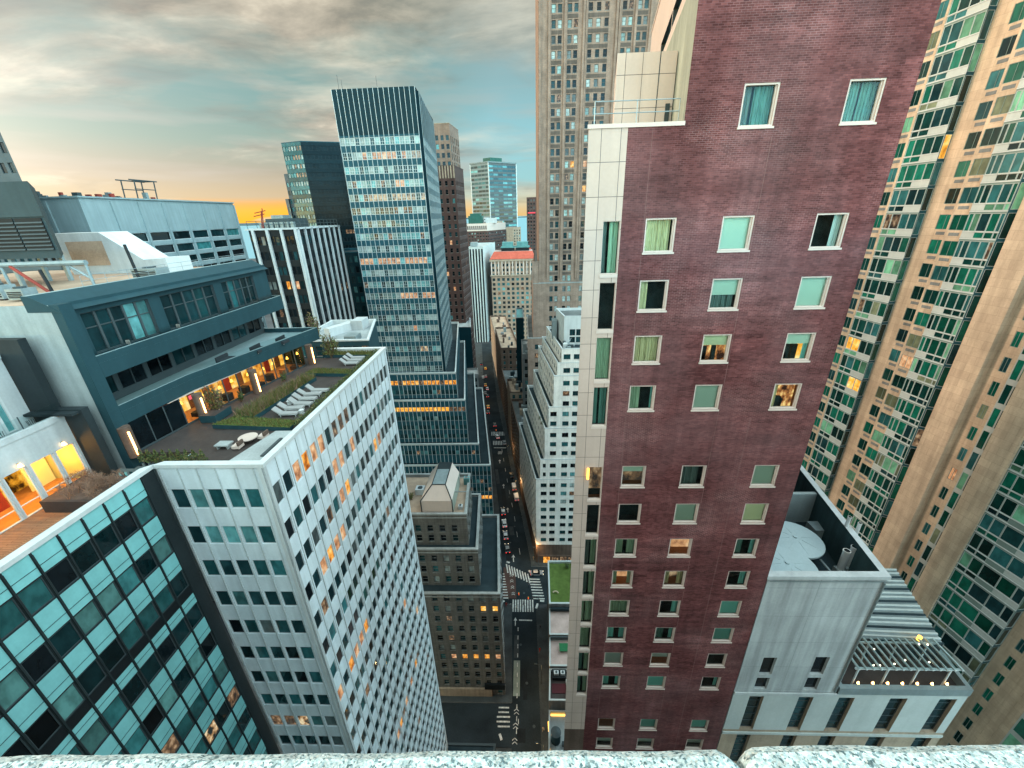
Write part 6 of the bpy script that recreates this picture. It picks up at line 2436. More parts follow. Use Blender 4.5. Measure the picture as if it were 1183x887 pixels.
    fn.build('mullion', t)
    rf.build('roof', t)
    # low ones at the far end, nearest last
    t = simple_block('green_roof_block', 'brown banded block with a dark green roof house in the far distance', [(-70, 500), (-43.5, 500), (-23.2, 540), (-70, 540)], 0, 104, 'brown_stone', {0: (3, 1.8, 3.6, 1.6, 2.0), 1: (3, 1.8, 3.6, 1.6, 2.0)}, 'roof_grey', 'tan_low', seed=155, tb=[('g_black', 3), ('g_dark', 3), ('g_pale', 1)])
    m = MB()
    m.prism([(-70, 500.5), (-43.8, 500.5), (-24, 539), (-70, 539)], 104.1, 112, 'cream_trim', 'roof_tan')
    for k in range(10):
        m.box(-67 + k * 2.35, 500.3, 105.3, -65.8 + k * 2.35, 500.497, 109.5, 'black_wall')
    m.build('attic', t)
    m = MB()
    m.box(-66, 506, 112, -50, 528, 120.5, 'green_dark_roof')
    m.prism([(-64, 508), (-52, 508), (-52, 526), (-64, 526)], 120.5, 123, 'green_dark_roof')
    m.box(-46, 512, 112, -34, 530, 117.5, 'concrete_white')
    m.build('roof_house', t)
    simple_block('brown_box_block', 'small square brown and tan tower in front of the water', [(-26, 600), (-16, 600), (-5.6, 604), (-6, 622), (-26, 622)], 0, 104, 'tan_low', {1: (3.2, 1.5, 3.6, 2, 3)}, 'roof_tan', 'tan_low', seed=160)
    t = simple_block('maroon_block', 'dark maroon slab beside the deco tower with a strip of far water next to it', [(2.7, 500), (26, 500), (26, 530), (2.7, 530)], 0, 138, 'brown_stone', {0: (3.2, 1.7, 3.8, 2.0, 2.0)}, 'roof_dark', 'brown_stone', seed=165, tb=[('g_black', 5), ('g_dark', 3), ('g_grey', 1)])
    m = MB()
    m.box(4.0, 499.6, 121.2, 12.5, 499.99, 122.6, 'sign_red')
    m.build('red_sign', t)
    simple_block('pink_low_block', 'low pale pink block with a red roof beside the deco tower base', [(-4, 420), (6, 420), (6, 440), (-4, 440)], 0, 88, 'roof_pink', {0: (3, 1.5, 3.6, 2, 2)}, 'red_roof', 'red_roof', seed=166)
    for i, (x, y, w, d, z, mat, lab) in enumerate(((-74, 640, 20, 24, 118.0, 'concrete_white', 'pale block behind the green roof house, left of the broad slab'), (-52, 690, 16, 20, 112, 'tan_low', 'tan block just behind the green roof house'), (-18, 700, 10, 20, 99, 'brown_low', 'dim brown block far behind the small square tower'))):
        simple_block('distant_block', lab, rect(x, y, x + w, y + d), 0, z, mat, {0: (3, 1.6, 3.7, 2, 2)}, seed=170 + i)
    # striped white slab
    t = simple_block('striped_white_slab', 'white slab with black vertical stripes beyond the brown tower', [(-53, 396), (-39.5, 396), (-32.3, 455), (-53, 455)], 0, 93.5, 'pale_panel', None, 'roof_pale', 'pale_panel')
    m = MB()
    for k in range(5):
        m.box(-52.4 + k * 2.75, 395.9, 0, -51.0 + k * 2.75, 395.995, 91.5, 'g_black')
    m.build('strip_window', t)
    m = MB()
    m.box(-52, 402, 93.5, -46, 412, 97, 'galv')
    m.build('roof_plant', t)
    # ornate tan block with the red roof
    t = simple_block('ornate_tan_block', 'ornate tan block with a red tiled roof and blue green roof house', [(-33, 398), (8.6, 398), (8.6, 430), (-33, 430)], 0, 81.3, 'ornate_tan', {0: (4.6, 2.7, 4.5, 2.6, 4.0), 3: (4.6, 2.7, 4.5, 2.6, 4.0)}, 'roof_tan', 'tan_low', seed=180, sty='stone')
    m = MB()
    m.box(-34.2, 396.8, 79.6, 9.6, 397.99, 81.2, 'tan_low')
    m.box(-34.2, 396.9, 66.0, 9.6, 397.99, 67.0, 'tan_low')
    for k in range(13):
        m.box(-33 + k * 3.4, 397.5, 67, -32 + k * 3.4, 397.99, 79.6, 'cream_trim')
    m.build('cornice', t)
    m = MB()
    m.poly([(-34, 397, 81.6), (9.4, 397, 81.6), (7, 404, 88), (-30, 404, 88)], 'red_roof')
    m.poly([(9.4, 397, 81.6), (9.4, 430, 81.6), (7, 424, 88), (7, 404, 88)], 'red_roof')
    m.poly([(-34, 430, 81.6), (-34, 397, 81.6), (-30, 404, 88), (-30, 424, 88)], 'red_roof')
    m.poly([(-30, 404, 88), (7, 404, 88), (7, 424, 88), (-30, 424, 88)], 'roof_pink')
    m.build('red_roof', t)
    m = MB()
    for x0, x1 in ((-23, -10.5), (-9, 4)):
        m.prism(rect(x0, 407, x1, 420), 88, 91, 'black_wall')
        m.prism([(x0 - .5, 406.5), (x1 + .5, 406.5), (x1 + .5, 420.5), (x0 - .5, 420.5)], 91, 92, 'copper_roof')
        m.prism([(x0 + 1, 408), (x1 - 1, 408), (x1 - 1, 419), (x0 + 1, 419)], 92, 96, 'copper_roof')
    m.build('roof_house', t)


far_towers()


def street_rows():
    # right side beyond the white block
    def seg(y0, y1, z, dep, mat, lab, seed, mroof='roof_grey', dx=0.0, name='row_house', grid=True):
        xa = lambda y: -3.2 - .14 * (y - 149) + dx
        pl = [(xa(y0), y0), (xa(y0) + dep, y0), (xa(y1) + dep, y1), (xa(y1), y1)]
        t = simple_block(name, lab, pl, 0, z, mat, {3: (3.2, 1.4, 3.7, 2.0, 1.6), 0: (3.2, 1.4, 3.7, 2.0, 1.6)} if grid else None, mroof, 'brown_low', 1.2, seed=seed)
        rr = random.Random(seed)
        for k in range(7):
            y = y0 + 1.5 + (y1 - y0 - 5) * k / 7
            x = xa(y) + rr.uniform(2, max(2.5, dep - 4))
            units(t, [(x, y, z - 1.1, x + rr.uniform(1, 3), y + rr.uniform(1, 3), z + rr.uniform(.3, 2.2), rr.choice(('tan_low', 'grey_low', 'brown_low', 'roof_dark', 'galv')))])
        return t
    seg(152, 186, 33, 8, 'brown_low', 'nearest brown row building on the street, behind the white stepped block', 201)
    seg(187, 205, 36.5, 10, 'tan_low', 'tan row building second along the street behind the white block', 202, 'roof_tan')
    seg(206, 240, 29.5, 11, 'brown_low', 'lower brown row building with roof sheds, middle of the street row', 203)
    seg(241, 292, 43, 12, 'brown_low', 'taller brown row building toward the far end of the street row', 204, 'roof_tan')
    seg(293, 360, 36, 14, 'tan_low', 'last tan row building at the far end of the street row', 205, 'roof_tan')
    simple_block('dark_party_block', 'narrow tall dark slab with a teal roof behind the brown row', [(-5.2, 202), (-1.2, 202), (-1.6, 226), (-5.6, 226)], 0, 71.5, 'steel_blue_dark', None, 'copper_roof', 'grey_low')
    t = simple_block('grey_infill_block', 'weathered grey block squeezed between dark slab and deco tower', [(-2.0, 176), (5.2, 176), (5.2, 200), (-2.6, 200)], 0, 60.5, 'grey_low', {0: (2.6, 1.4, 3.6, 2, 2.4)}, 'roof_pale', 'grey_low', seed=211)
    rr = random.Random(4)
    for k in range(7):
        x, y = rr.uniform(-1.6, 3), 177.5 + 2.9 * k
        units(t, [(x, y, 59.8, x + rr.uniform(.8, 2.2), y + rr.uniform(1, 2.6), 60.6 + rr.uniform(.3, 3.5), rr.choice(('galv', 'white_paint', 'steel_blue')))])
    # left side beyond the podium
    simple_block('teal_roof_block', 'dark teal block with a pale roof behind the slab tower podium', [(-46, 190), (-27.0, 190), (-29.5, 208), (-46, 208)], 0, 70.5, 'steel_blue_dark', None, 'roof_pale', 'concrete_white', seed=215)
    simple_block('grey_roof_block', 'grey blue flat roofed block stepping down to the street beside the teal one', [(-46, 181), (-23.6, 181), (-24.8, 189.6), (-46, 189.6)], 0, 49, 'grey_low', {0: (3, 1.5, 3.6, 2, 2)}, 'roof_pale', 'grey_low', seed=216)
    simple_block('brown_corner_block', 'brown corner block far along the left side of the street', [(-62, 235), (-31.5, 235), (-42, 300), (-62, 300)], 0, 52, 'brown_low', {0: (3, 1.5, 3.6, 2, 2), 1: (3, 1.5, 3.6, 2, 2)}, 'roof_tan', 'tan_low', seed=217)
    simple_block('dark_glass_block', 'small dark glass block between the pier block and slab tower', [(-68, 140), (-54.6, 140), (-54.6, 160), (-68, 160)], 0, 110, 'steel_blue_dark', {0: (1.7, 1.3, 3.4, 2.2, 1.2)}, 'roof_dark', 'steel_blue', sty='plain', seed=218)
    # white low roofs past the terrace
    t = simple_block('white_roof_annex', 'low white roofed annex beyond the far end of the roof terrace', [(-46, 75), (-31.0, 75), (-35.5, 92), (-46, 92)], 0, 98.2, 'grey_teal', {0: (1.8, 1.4, 3.4, 2, 1.2)}, 'roof_pale', 'white_paint', seed=219)
    m = MB()
    m.obox((-41, 80, 97.4), (3.0, 6, 0), (-1.5, .8, 0), (0, 0, 1.8), 'white_paint')
    m.build('skylight_ridge', t)
    units(t, [(-36.4, 76.2, 97.4, -34, 79, 98.6, 'galv'), (-38.5, 85, 97.4, -36, 89, 99.6, 'concrete_white')])
    bush('roof_tree', 'roof tree strung with amber lights in front of the black pier block', 'tree', -42.5, 77.5, 97.4, 1.5, 1.5, 5.5, 700, .2, ('leaf_dry', 'twig', 'leaf_green'), 61, None, 12)


street_rows()


# ================================================================== low building on the right of the street
def low_block():
    t = thing('low_terrace_block', 'low block of stepped roof terraces between the street and the brick tower', 'building', (7, 70, 0))
    wl, rf = MB(), MB()

    def part(pl, z, mroof, mcop='pale_panel', ph=.7, mat='grey_low', cw=.3):
        for i in range(len(pl)):
            facade(wl, pl[i], pl[(i + 1) % len(pl)], 0, z, mat)
        roof(rf, pl, z + .05, ph, mroof, mcop, cw, .05, .25)
    part([(5.35, 79.2), (13.5, 79.2), (13.5, 94.2), (5.75, 94.2)], 20.0, 'grass', cw=.4)
    part([(5.0, 71.5), (13.5, 71.5), (13.5, 79.0), (5.35, 79.0)], 18.2, 'roof_pink')
    part([(4.6, 64.2), (13.5, 64.2), (13.5, 71.3), (5.0, 71.3)], 17.2, 'roof_pink')
    part([(4.1, 57.0), (13.5, 57.0), (13.5, 64.0), (4.6, 64.0)], 16.4, 'deck_dark')
    part([(3.0, 40.0), (13.5, 40.0), (13.5, 56.8), (4.1, 56.8)], 13.0, 'roof_pale', ph=1.0)
    wl.build('wall', t)
    rf.build('roof', t)
    d = MB()
    d.prism(rect(5.6, 78.3, 12, 78.95), 18.0, 18.9, 'roof_dark')
    d.prism(rect(5.2, 70.9, 12, 71.25), 17.0, 18.0, 'alu_dark')
    d.box(5.2, 61.6, 15.72, 8.6, 63.6, 16.9, 'black_wall')
    d.box(4.9, 58.8, 15.71, 8.3, 60.9, 15.9, 'maroon')
    d.box(8.4, 57.3, 15.72, 8.6, 61.5, 16.7, 'white_paint')
    d.build('roof_kerb', t)
    # cove lights of the lit terrace
    c = MB()
    c.box(4.5, 56.1, 12.06, 8.2, 56.35, 12.3, 'lamp_amber')
    c.box(8.3, 55.0, 12.06, 10.6, 55.25, 12.3, 'lamp_amber')
    for y in (42.5, 45.5, 49.5, 53.0):
        c.box(3.75 if y > 48 else 3.55, y, 12.06, 3.95 if y > 48 else 3.75, y + 1.9, 12.3, 'lamp_amber')
    c.build('cove_light', t)
    for x, y, w, lab in ((5.6, 62.1, 1.1, 'white roof unit on the dark terrace kerb, left'), (7.2, 62.1, 1.0, 'white roof unit on the dark terrace kerb, right')):
        a = thing('condenser_unit', lab, 'roof unit', (x, y, 16.9), 'white condensers on the low block')
        m = MB()
        m.box(x, y, 16.92, x + w, y + .8, 17.6, 'white_paint')
        m.build('casing', a)
        m = MB()
        m.cyl(x + w / 2, y + .4, 17.6, 17.68, .3, 'alu_dark', 12)
        m.build('fan', a)
    a = thing('green_table', 'dark green square games table on the pink terrace', 'table', (8.6, 68.7, 16.6))
    m = MB()
    m.box(7.4, 67.7, 17.25, 9.8, 69.8, 17.35, 'table_green')
    m.build('top', a)
    for x, y in ((7.6, 67.9), (9.5, 67.9), (7.6, 69.5), (9.5, 69.5)):
        l = MB()
        l.box(x, y, 16.56, x + .1, y + .1, 17.25, 'alu_dark')
        l.build('leg', a)
    a = thing('round_water_tank', 'round dark water tank on the amber lit lowest terrace', 'tank', (5.3, 51.4, 12.1))
    m = MB()
    m.cyl(5.3, 51.4, 12.06, 15.2, 1.05, 'grey_teal', 20)
    m.build('shell', a)
    m = MB()
    m.cyl(5.3, 51.4, 15.2, 15.5, 1.15, 'alu_dark', 20, .3)
    m.build('lid', a)
    a = thing('roof_duct', 'long dark roof duct lying across the amber lit terrace', 'duct', (8, 50.6, 12.1))
    m = MB()
    m.box(6.6, 50.2, 12.06, 9.4, 50.9, 12.9, 'alu_dark')
    m.box(9.41, 50.1, 12.06, 9.9, 51.0, 13.2, 'galv')
    m.build('casing', a)
    # green roof things
    a = thing('lawn_bench', 'pale curved bench on the green lawn roof', 'bench', (7.4, 82.5, 19.4))
    m = MB()
    for k in range(6):
        an = .4 + k * .35
        m.obox((7.4 + 1.0 * math.cos(an), 82.3 + 1.2 * math.sin(an), 19.75), (-.4 * math.sin(an), .42 * math.cos(an), 0), (-.35 * math.cos(an), -.35 * math.sin(an), 0), (0, 0, .1), 'cloth_tan')
    m.build('seat', a)
    for an in (.6, 2.0):
        l = MB()
        l.box(7.2 + 1.0 * math.cos(an), 82.3 + 1.2 * math.sin(an), 19.36, 7.35 + 1.0 * math.cos(an), 82.5 + 1.2 * math.sin(an), 19.75, 'alu_dark')
        l.build('leg', a)
    bush('roof_shrub', 'dark round shrub on the lawn roof next to the brick tower', 'shrub', 11.6, 92.0, 19.4, .9, .9, 1.6, 300, .17, ('leaf_hedge', 'leaf_green'), 71)


low_block()
# ================================================================== ground, street, traffic
def ground():
    g = MB()
    g.poly([(-9000, -3000, -0.2), (9000, -3000, -0.2), (9000, 1500, -0.2), (-9000, 1500, -0.2)], 'city_ground')
    structure('ground', g)
    w = MB()
    w.poly([(-30000, 1500, -1.5), (30000, 1500, -1.5), (30000, 50000, -1.5), (-30000, 50000, -1.5)], 'water')
    structure('river', w)
    h = MB()
    rr = random.Random(2)
    pts = [(-24000 + i * 800, 21000, 30 + 60 * rr.random() + (60 if i < 25 else 0)) for i in range(61)]
    for a, b in zip(pts[:-1], pts[1:]):
        h.poly([(a[0], a[1] - 400, -2), (b[0], b[1] - 400, -2), (b[0], b[1], b[2]), (a[0], a[1], a[2])], 'hills_mat')
        h.poly([(b[0], b[1] + 900, -2), (a[0], a[1] + 900, -2), a, b], 'hills_mat')
    structure('far_shore', h)

    road = [(-30, -5.0, 2.3), (62, -5.0, 2.3), (92, -6.0, 2.0), (112, -10.3, 0.7), (138, -12.6, -3.1), (159, -15.6, -6.8), (190, -20.0, -11.4), (259, -30.5, -21.6), (392, -45.5, -36.5)]

    def edges(y):
        for a, b in zip(road[:-1], road[1:]):
            if a[0] <= y <= b[0]:
                f = (y - a[0]) / (b[0] - a[0])
                return a[1] + (b[1] - a[1]) * f, a[2] + (b[2] - a[2]) * f
    r = MB()
    for a, b in zip(road[:-1], road[1:]):
        r.poly([(a[1] - .3, a[0], 0), (a[2] + .3, a[0], 0), (b[2] + .3, b[0], 0), (b[1] - .3, b[0], 0)], 'asphalt')
    structure('road', r)
    c = MB()
    c.poly([(-9.0, 95.0, .004), (160, 93.2, .004), (160, 108.0, .004), (-9.0, 110.5, .004)], 'asphalt')
    c.poly([(-160, 96.0, .004), (-9.001, 95.0, .004), (-9.001, 110.5, .004), (-160, 112, .004)], 'asphalt')
    c.poly([(-160, 55.5, .004), (-5.0, 55.5, .004), (-5.0, 65.0, .004), (-160, 65.0, .004)], 'asphalt')
    structure('cross_street', c)
    # pavements with raised kerbs
    def pave(pl, nm='sidewalk'):
        m = MB()
        m.prism(pl, -.1, .13, 'limestone_trim', 'paving')
        structure(nm, m)
    L_ = lambda y: edges(y)[0]
    R_ = lambda y: edges(y)[1]
    pave([(-60, -20), (L_(0), -20 + 0.0), (L_(55), 55.3), (-60, 55.3)])
    pave([(-60, 65.2), (L_(66), 65.2), (L_(92), 94.6), (-60, 94.9)])
    ys = [112.0, 138, 159, 190, 259, 390]
    pave([(-60, 112.2)] + [(L_(y), y) for y in ys] + [(-60, 390)])
    pave([(R_(0), -20), (20, -20), (20, 93.0), (R_(92), 93.0), (R_(62), 62)])
    pave([(R_(112), 110.2), (30, 109.8), (30, 390)] + [(R_(y), y) for y in ys[::-1]][:-1] + [(R_(113), 113)])
    # painted markings
    mk = MB()

    def stripe(x0, y0, x1, y1, w, z=.012):
        a, b = Vector((x0, y0)), Vector((x1, y1))
        d = (b - a).normalized()
        n = Vector((-d.y, d.x)) * w / 2
        mk.poly([(a.x - n.x, a.y - n.y, z), (b.x - n.x, b.y - n.y, z), (b.x + n.x, b.y + n.y, z), (a.x + n.x, a.y + n.y, z)][::1], 'paint_white')
    # near crossing
    for i in range(9):
        x = -5.6 + i * .82
        stripe(x, 91.9, x - .05, 96.4, .42)
    # far crossing, slanted
    for i in range(9):
        f = i / 8
        x, y = -8.3 + 7.9 * f, 111.0 - 4.4 * f
        stripe(x + .45, y - 3.6, x - .3, y + .4, .46)
    # left crossing and right crossing
    for i in range(10):
        y = 97.0 + 1.1 * i
        stripe(-10.4 + .15 * (10 - i) * .35 + .6, y, -7.3 + .04 * i * -5 + .0, y, .42)
    for i in range(8):
        y = 96.9 + 1.12 * i
        stripe(1.1 - .18 * i, y, 5.0 - .2 * i, y - .1, .44)
    for x0, y0, x1, y1 in ((-6.6, 94.8, -6.2, 93.0), (2.0, 93.2, 2.6, 95.0), (-9.6, 95.5, -8.6, 95.9), (-.2, 108.5, .6, 107.3), (-8.6, 112.5, -7.4, 112.0), (3.4, 96.1, 4.8, 95.9)):
        stripe(x0, y0, x1, y1, .7)
    # stop bar, arrow, lane dashes
    stripe(-3.6, 89.0, .6, 88.9, .42)

    def arrow(x, y, s=1.0, dx=0.0):
        mk.poly([(x - .13 * s, y - 1.4 * s, .012), (x + .13 * s, y - 1.4 * s, .012), (x + .13 * s + dx, y + .4 * s, .012), (x - .13 * s + dx, y + .4 * s, .012)], 'paint_white')
        mk.poly([(x - .55 * s + dx, y + .4 * s, .012), (x + .55 * s + dx, y + .4 * s, .012), (x + dx, y + 1.5 * s, .012)], 'paint_white')
    arrow(-4.75, 88.4, 1.0)
    for i in range(11):
        y = 86.5 - 2.7 * i
        stripe(-3.85, y, -3.85, y - 1.2, .22)

    def bike_mark(x, y, s=1.0):
        for k in (0, .75):
            for sx in (-1, 1):
                stripe(x + sx * .62 * s, y + k * s, x, y + (.5 + k) * s, .17)
    bike_mark(-3.95, 62.6)
    bike_mark(-4.1, 59.4)
    bike_mark(-4.25, 56.2)
    stripe(-3.4, 61.6, -3.4, 60.4, .2)
    # bicycle marks through the crossing
    for y in (98.2, 100.8, 103.4, 105.8):
        bike_mark(-5.7 - .12 * (y - 98), y, .9)
    for y, s in ((114.1, 1.2), (141.0, 1.1), (158.0, 1.1), (179.0, 1.2)):
        x0, x1 = edges(y)
        arrow(x0 + (x1 - x0) * .42, y, s, -.2)
    # stripes across the side street
    for i in range(5):
        y = 64.1 - 1.06 * i
        stripe(-9.0 + (.35 if i in (0, 1, 4) else 0), y, -5.6 - (.3 if i < 2 else 0), y, .36)
    stripe(-6.6, 66.4, -5.8, 66.9, .5)
    stripe(-8.1, 58.3, -7.5, 57.0, .6)
    # crossing far along the street
    for i in range(9):
        x = -19.4 + i * .92
        stripe(x, 195.6, x - .4, 200.0, .5)
    for i in range(9):
        x = -21.2 + i * .92
        stripe(x, 206.0, x - .4, 210.5, .5)
    stripe(-19.0, 192.6, -12.2, 192.4, .6)
    # two words' worth of bars: lane legend
    for k in range(4):
        stripe(-16.2 + k * .62, 186.0, -16.2 + k * .62, 188.4, .26)
    stripe(-16.3, 188.5, -14.3, 188.5, .3)
    # lane lines beyond the crossing
    for y in range(116, 190, 9):
        a, b = edges(y), edges(y + 3)
        stripe(a[0] + (a[1] - a[0]) * .66, y, b[0] + (b[1] - b[0]) * .66, y + 3, .15)
    mk.poly([(-4.95, 66.9, .008), (-3.1, 66.9, .008), (-3.1, 76.3, .008), (-4.95, 76.3, .008)], 'lane_green')
    structure('road_markings', mk)
    rr = random.Random(12)
    for i, (y0_, y1_) in enumerate(((34, 52), (66, 74), (77, 84), (113, 121), (126, 131), (140, 156), (160, 172), (56.5, 59.5))):
        a, c_ = edges((y0_ + y1_) / 2)
        q = MB()
        x0_ = a + .6 + rr.random() * (c_ - a) * .5
        w_ = rr.uniform(.9, 2.4)
        sl = -.14 * (y1_ - y0_) if y0_ > 110 else 0
        q.poly([(x0_, y0_, .004), (x0_ + w_, y0_, .004), (x0_ + w_ + sl, y1_, .004), (x0_ + sl, y1_, .004)], 'asphalt_new' if i % 2 else 'asphalt_worn')
        structure('road_patch', q)
    for x_, y_ in ((-1.2, 70.2), (-3.0, 81.0), (.6, 60.0), (-7.5, 122.0), (-6.0, 131.0), (-9.0, 150.0), (-2.0, 99.0)):
        q = MB()
        q.cyl(x_, y_, .0, .009, .38, 'alu_dark', 14, bottom=False)
        structure('manhole_cover', q)
    rd = MB()
    rd.poly([(-9.0, 97.0, .008), (-4.6, 96.8, .008), (-5.2, 108.6, .008), (-9.6, 110.0, .008)], 'asphalt_red')
    structure('road_patch', rd)
    # low dark shed beside the side street
    simple_block('dark_shed', 'low dark flat shed at the corner of the side street, bottom of the view', [(-40, 42), (-9.4, 42), (-8.6, 53.8), (-40, 53.8)], 0, 5.0, 'steel_blue_dark', None, 'roof_dark', 'alu_dark', .3)


ground()


def car(label, x, y, ang, paint, roofp=None, lights=True, group='cars on the street', van=False, name='car'):
    t = thing(name, label, 'van' if van else 'car', (0, 0, 0), group)
    Lh, Wh = (2.6, .98) if van else (2.3, .92)
    prof = [(-Lh, .35), (Lh, .35), (Lh, .72), (Lh - .12, .86), (1.15, .98), (-1.75, 1.0), (-Lh + .05, .92), (-Lh, .7)]
    if van:
        prof = [(-Lh, .35), (Lh, .35), (Lh, .8), (Lh - .2, 1.05), (1.5, 1.2), (-Lh, 1.2)]
    b = MB()

    def extr(pr, w0, w1, mat):
        n = len(pr)
        for i in range(n):
            a, c = pr[i], pr[(i + 1) % n]
            wa = w0 if a[1] < 1.05 else w1
            wc = w0 if c[1] < 1.05 else w1
            b.poly([(a[0], -wa, a[1]), (a[0], wa, a[1]), (c[0], wc, c[1]), (c[0], -wc, c[1])], mat)
        b.poly([(p[0], -(w0 if p[1] < 1.05 else w1), p[1]) for p in pr], mat)
        b.poly([(p[0], (w0 if p[1] < 1.05 else w1), p[1]) for p in reversed(pr)], mat)
    extr(prof, Wh, Wh, paint)
    b.build('body', t, occ=False)
    b = MB()
    zr = 2.1 if van else 1.45
    zb = 1.2 if van else .985
    lo = (-2.55, 1.5, .93) if van else (-1.7, 1.12, .86)
    hi = (-2.5, 1.0, .85) if van else (-1.15, .35, .68)
    q0 = [(lo[0], -lo[2], zb), (lo[1], -lo[2], zb), (lo[1], lo[2], zb), (lo[0], lo[2], zb)]
    q1 = [(hi[0], -hi[2], zr), (hi[1], -hi[2], zr), (hi[1], hi[2], zr), (hi[0], hi[2], zr)]
    for i in range(4):
        j = (i + 1) % 4
        b.poly([q0[i], q0[j], q1[j], q1[i]], 'g_black' if not van or i == 1 else paint)
    b.build('cabin_glass', t, occ=False)
    b = MB()
    b.prism([(hi[0] - .03, -hi[2] - .02), (hi[1] + .03, -hi[2] - .02), (hi[1] + .03, hi[2] + .02), (hi[0] - .03, hi[2] + .02)], zr + .001, zr + .06, roofp or paint, bottom=True)
    b.build('roof', t, occ=False)
    for wx in (-1.45, 1.4):
        for s in (-1, 1):
            w = MB()
            w.tube((wx, s * (Wh - .16), .33), (wx, s * (Wh + .02), .33), .33, 'rubber', 12)
            w.build('wheel', t, occ=False)
    for s in (-1, 1):
        w = MB()
        w.box(Lh - .03, s * .68 - .16, .6, Lh + .03, s * .68 + .16, .76, 'lamp_white' if lights else 'white_paint')
        w.build('headlight', t, occ=False)
        w = MB()
        w.box(-Lh - .03, s * .68 - .17, .66, -Lh + .02, s * .68 + .17, .86, 'tail_red' if lights else 'rust_red')
        w.build('taillight', t, occ=False)
    t.location = (x, y, .012)
    t.rotation_euler = (0, 0, math.radians(ang))
    return t


up = 98.5
car('black car with a white roof at the head of the kerbside line', -11.2, 139.5, up, 'car_black', 'car_white')
car('small white car second in the kerbside line', -10.3, 132.2, up, 'car_white')
car('pale grey car with a dark roof third in the kerbside line', -9.5, 125.4, up, 'car_grey', 'car_white')
car('black sedan nearest the crossing in the kerbside line', -8.5, 118.4, up, 'car_black', 'car_grey')
car('dark car stopped at the far crossing with red tail lights', -20.3, 218.5, up, 'car_black')
car('white car crossing the far junction', -17.8, 204.0, up + 8, 'car_white')
car('yellow cab far up the street', -26.5, 244.0, up, 'car_yellow')
car('grey car parked at the right kerb far up the street', -13.3, 197.2, up, 'car_grey', None, False)
car('dark car waiting at the right kerb beyond the white block', -8.2, 166.0, up, 'car_black', None, False)
for k_, (x_, y_, p_) in enumerate(((-28.6, 262, 'car_black'), (-31.8, 282, 'car_yellow'), (-33.2, 300, 'car_grey'), (-29.8, 275, 'car_white'), (-35.0, 318, 'car_yellow'))):
    car(('black car first of five in the dense queue far up the street', 'yellow cab second of five in the dense far queue', 'grey car in the middle lane of the far queue', 'white car in the right lane of the far queue', 'yellow cab last in the far queue')[k_], x_, y_, up, p_)
for k_ in range(4):
    y_ = 232 + 31 * k_
    cx_ = -25.9 - (y_ - 226) * .150
    car('parked car at the left kerb of the far street, ' + ('first', 'second', 'third', 'last')[k_] + ' from the near end', cx_ + .9, y_ + 4, up, ('car_black', 'car_grey', 'car_white', 'car_black', 'car_grey', 'car_black', 'car_yellow', 'car_black', 'car_white')[k_], None, k_ % 3 == 0, 'parked cars at the far left kerb')
car('white delivery van in the pool of light beside the white block', -5.6, 149.3, up, 'car_white', None, True, 'vans by the white block', True, 'delivery_van')
car('grey delivery van just ahead of the white one by the kerb', -6.9, 156.8, up, 'car_grey', 'car_white', True, 'vans by the white block', True, 'delivery_van')
car('small pale car parked by the lit shopfront', 2.6, 106.8, 2, 'car_grey', None, True)


def lamp_post(x, y, s, lab):
    t = thing('street_lamp', lab, 'street lamp', (x, y, .13), 'lit street lamps')
    m = MB()
    m.cyl(x, y, .13, 8.2, .1, 'alu_dark', 8, .06)
    m.tube((x, y, 8.1), (x + s * 1.6, y, 8.7), .05, 'alu_dark', 6)
    m.build('pole', t, occ=False)
    m = MB()
    m.box(x + s * 1.6 - .35, y - .14, 8.62, x + s * 1.6 + .35, y + .14, 8.76, 'alu_dark')
    m.box(x + s * 1.6 - .28, y - .1, 8.58, x + s * 1.6 + .28, y + .1, 8.618, 'lamp_warm')
    m.build('lamp_head', t, occ=False)
    l = bpy.data.lights.new('street_lamp_light', 'POINT')
    l.energy = 1300
    l.color = (1.0, .6, .25)
    l.shadow_soft_size = .3
    o = bpy.data.objects.new('street_lamp_light', l)
    COL.objects.link(o)
    o.parent = t
    o.location = (s * 1.6, 0, 8.2)


lamp_post(2.9, 70.0, -1, 'lit street lamp on the pavement below the pink terrace')
lamp_post(2.7, 52.5, -1, 'lit street lamp below the amber lit terrace, nearest')
lamp_post(-4.0, 150.5, -1, 'lit street lamp beside the vans at the white block')
lamp_post(-9.0, 180.0, -1, 'lit street lamp far up the right pavement')
lamp_post(3.4, 111.0, -1, 'lit street lamp at the shopfront corner of the white block')
lamp_post(-31.5, 250.0, 1, 'lit street lamp farthest along the left pavement')


def signal(x, y, s, lab):
    t = thing('traffic_light', lab, 'traffic light', (x, y, .13), 'traffic lights at the crossings')
    m = MB()
    m.cyl(x, y, .13, 5.6, .09, 'alu_dark', 8)
    m.tube((x, y, 5.4), (x + s * 3.6, y, 5.7), .06, 'alu_dark', 6)
    m.build('pole', t, occ=False)
    m = MB()
    m.box(x + s * 3.4 - .16, y - .16, 4.9, x + s * 3.4 + .16, y + .16, 5.9, 'car_yellow')
    m.build('housing', t, occ=False)
    m = MB()
    m.cyl(x + s * 3.4, y - .2, 5.55, 5.75, .11, 'tail_red', 8)
    m.build('red_lamp', t, occ=False)


signal(2.9, 92.6, -1, 'traffic light on the right corner of the near crossing')
signal(-7.0, 94.2, 1, 'traffic light on the left corner of the near crossing')
signal(-21.6, 203.0, 1, 'traffic light at the far crossing')


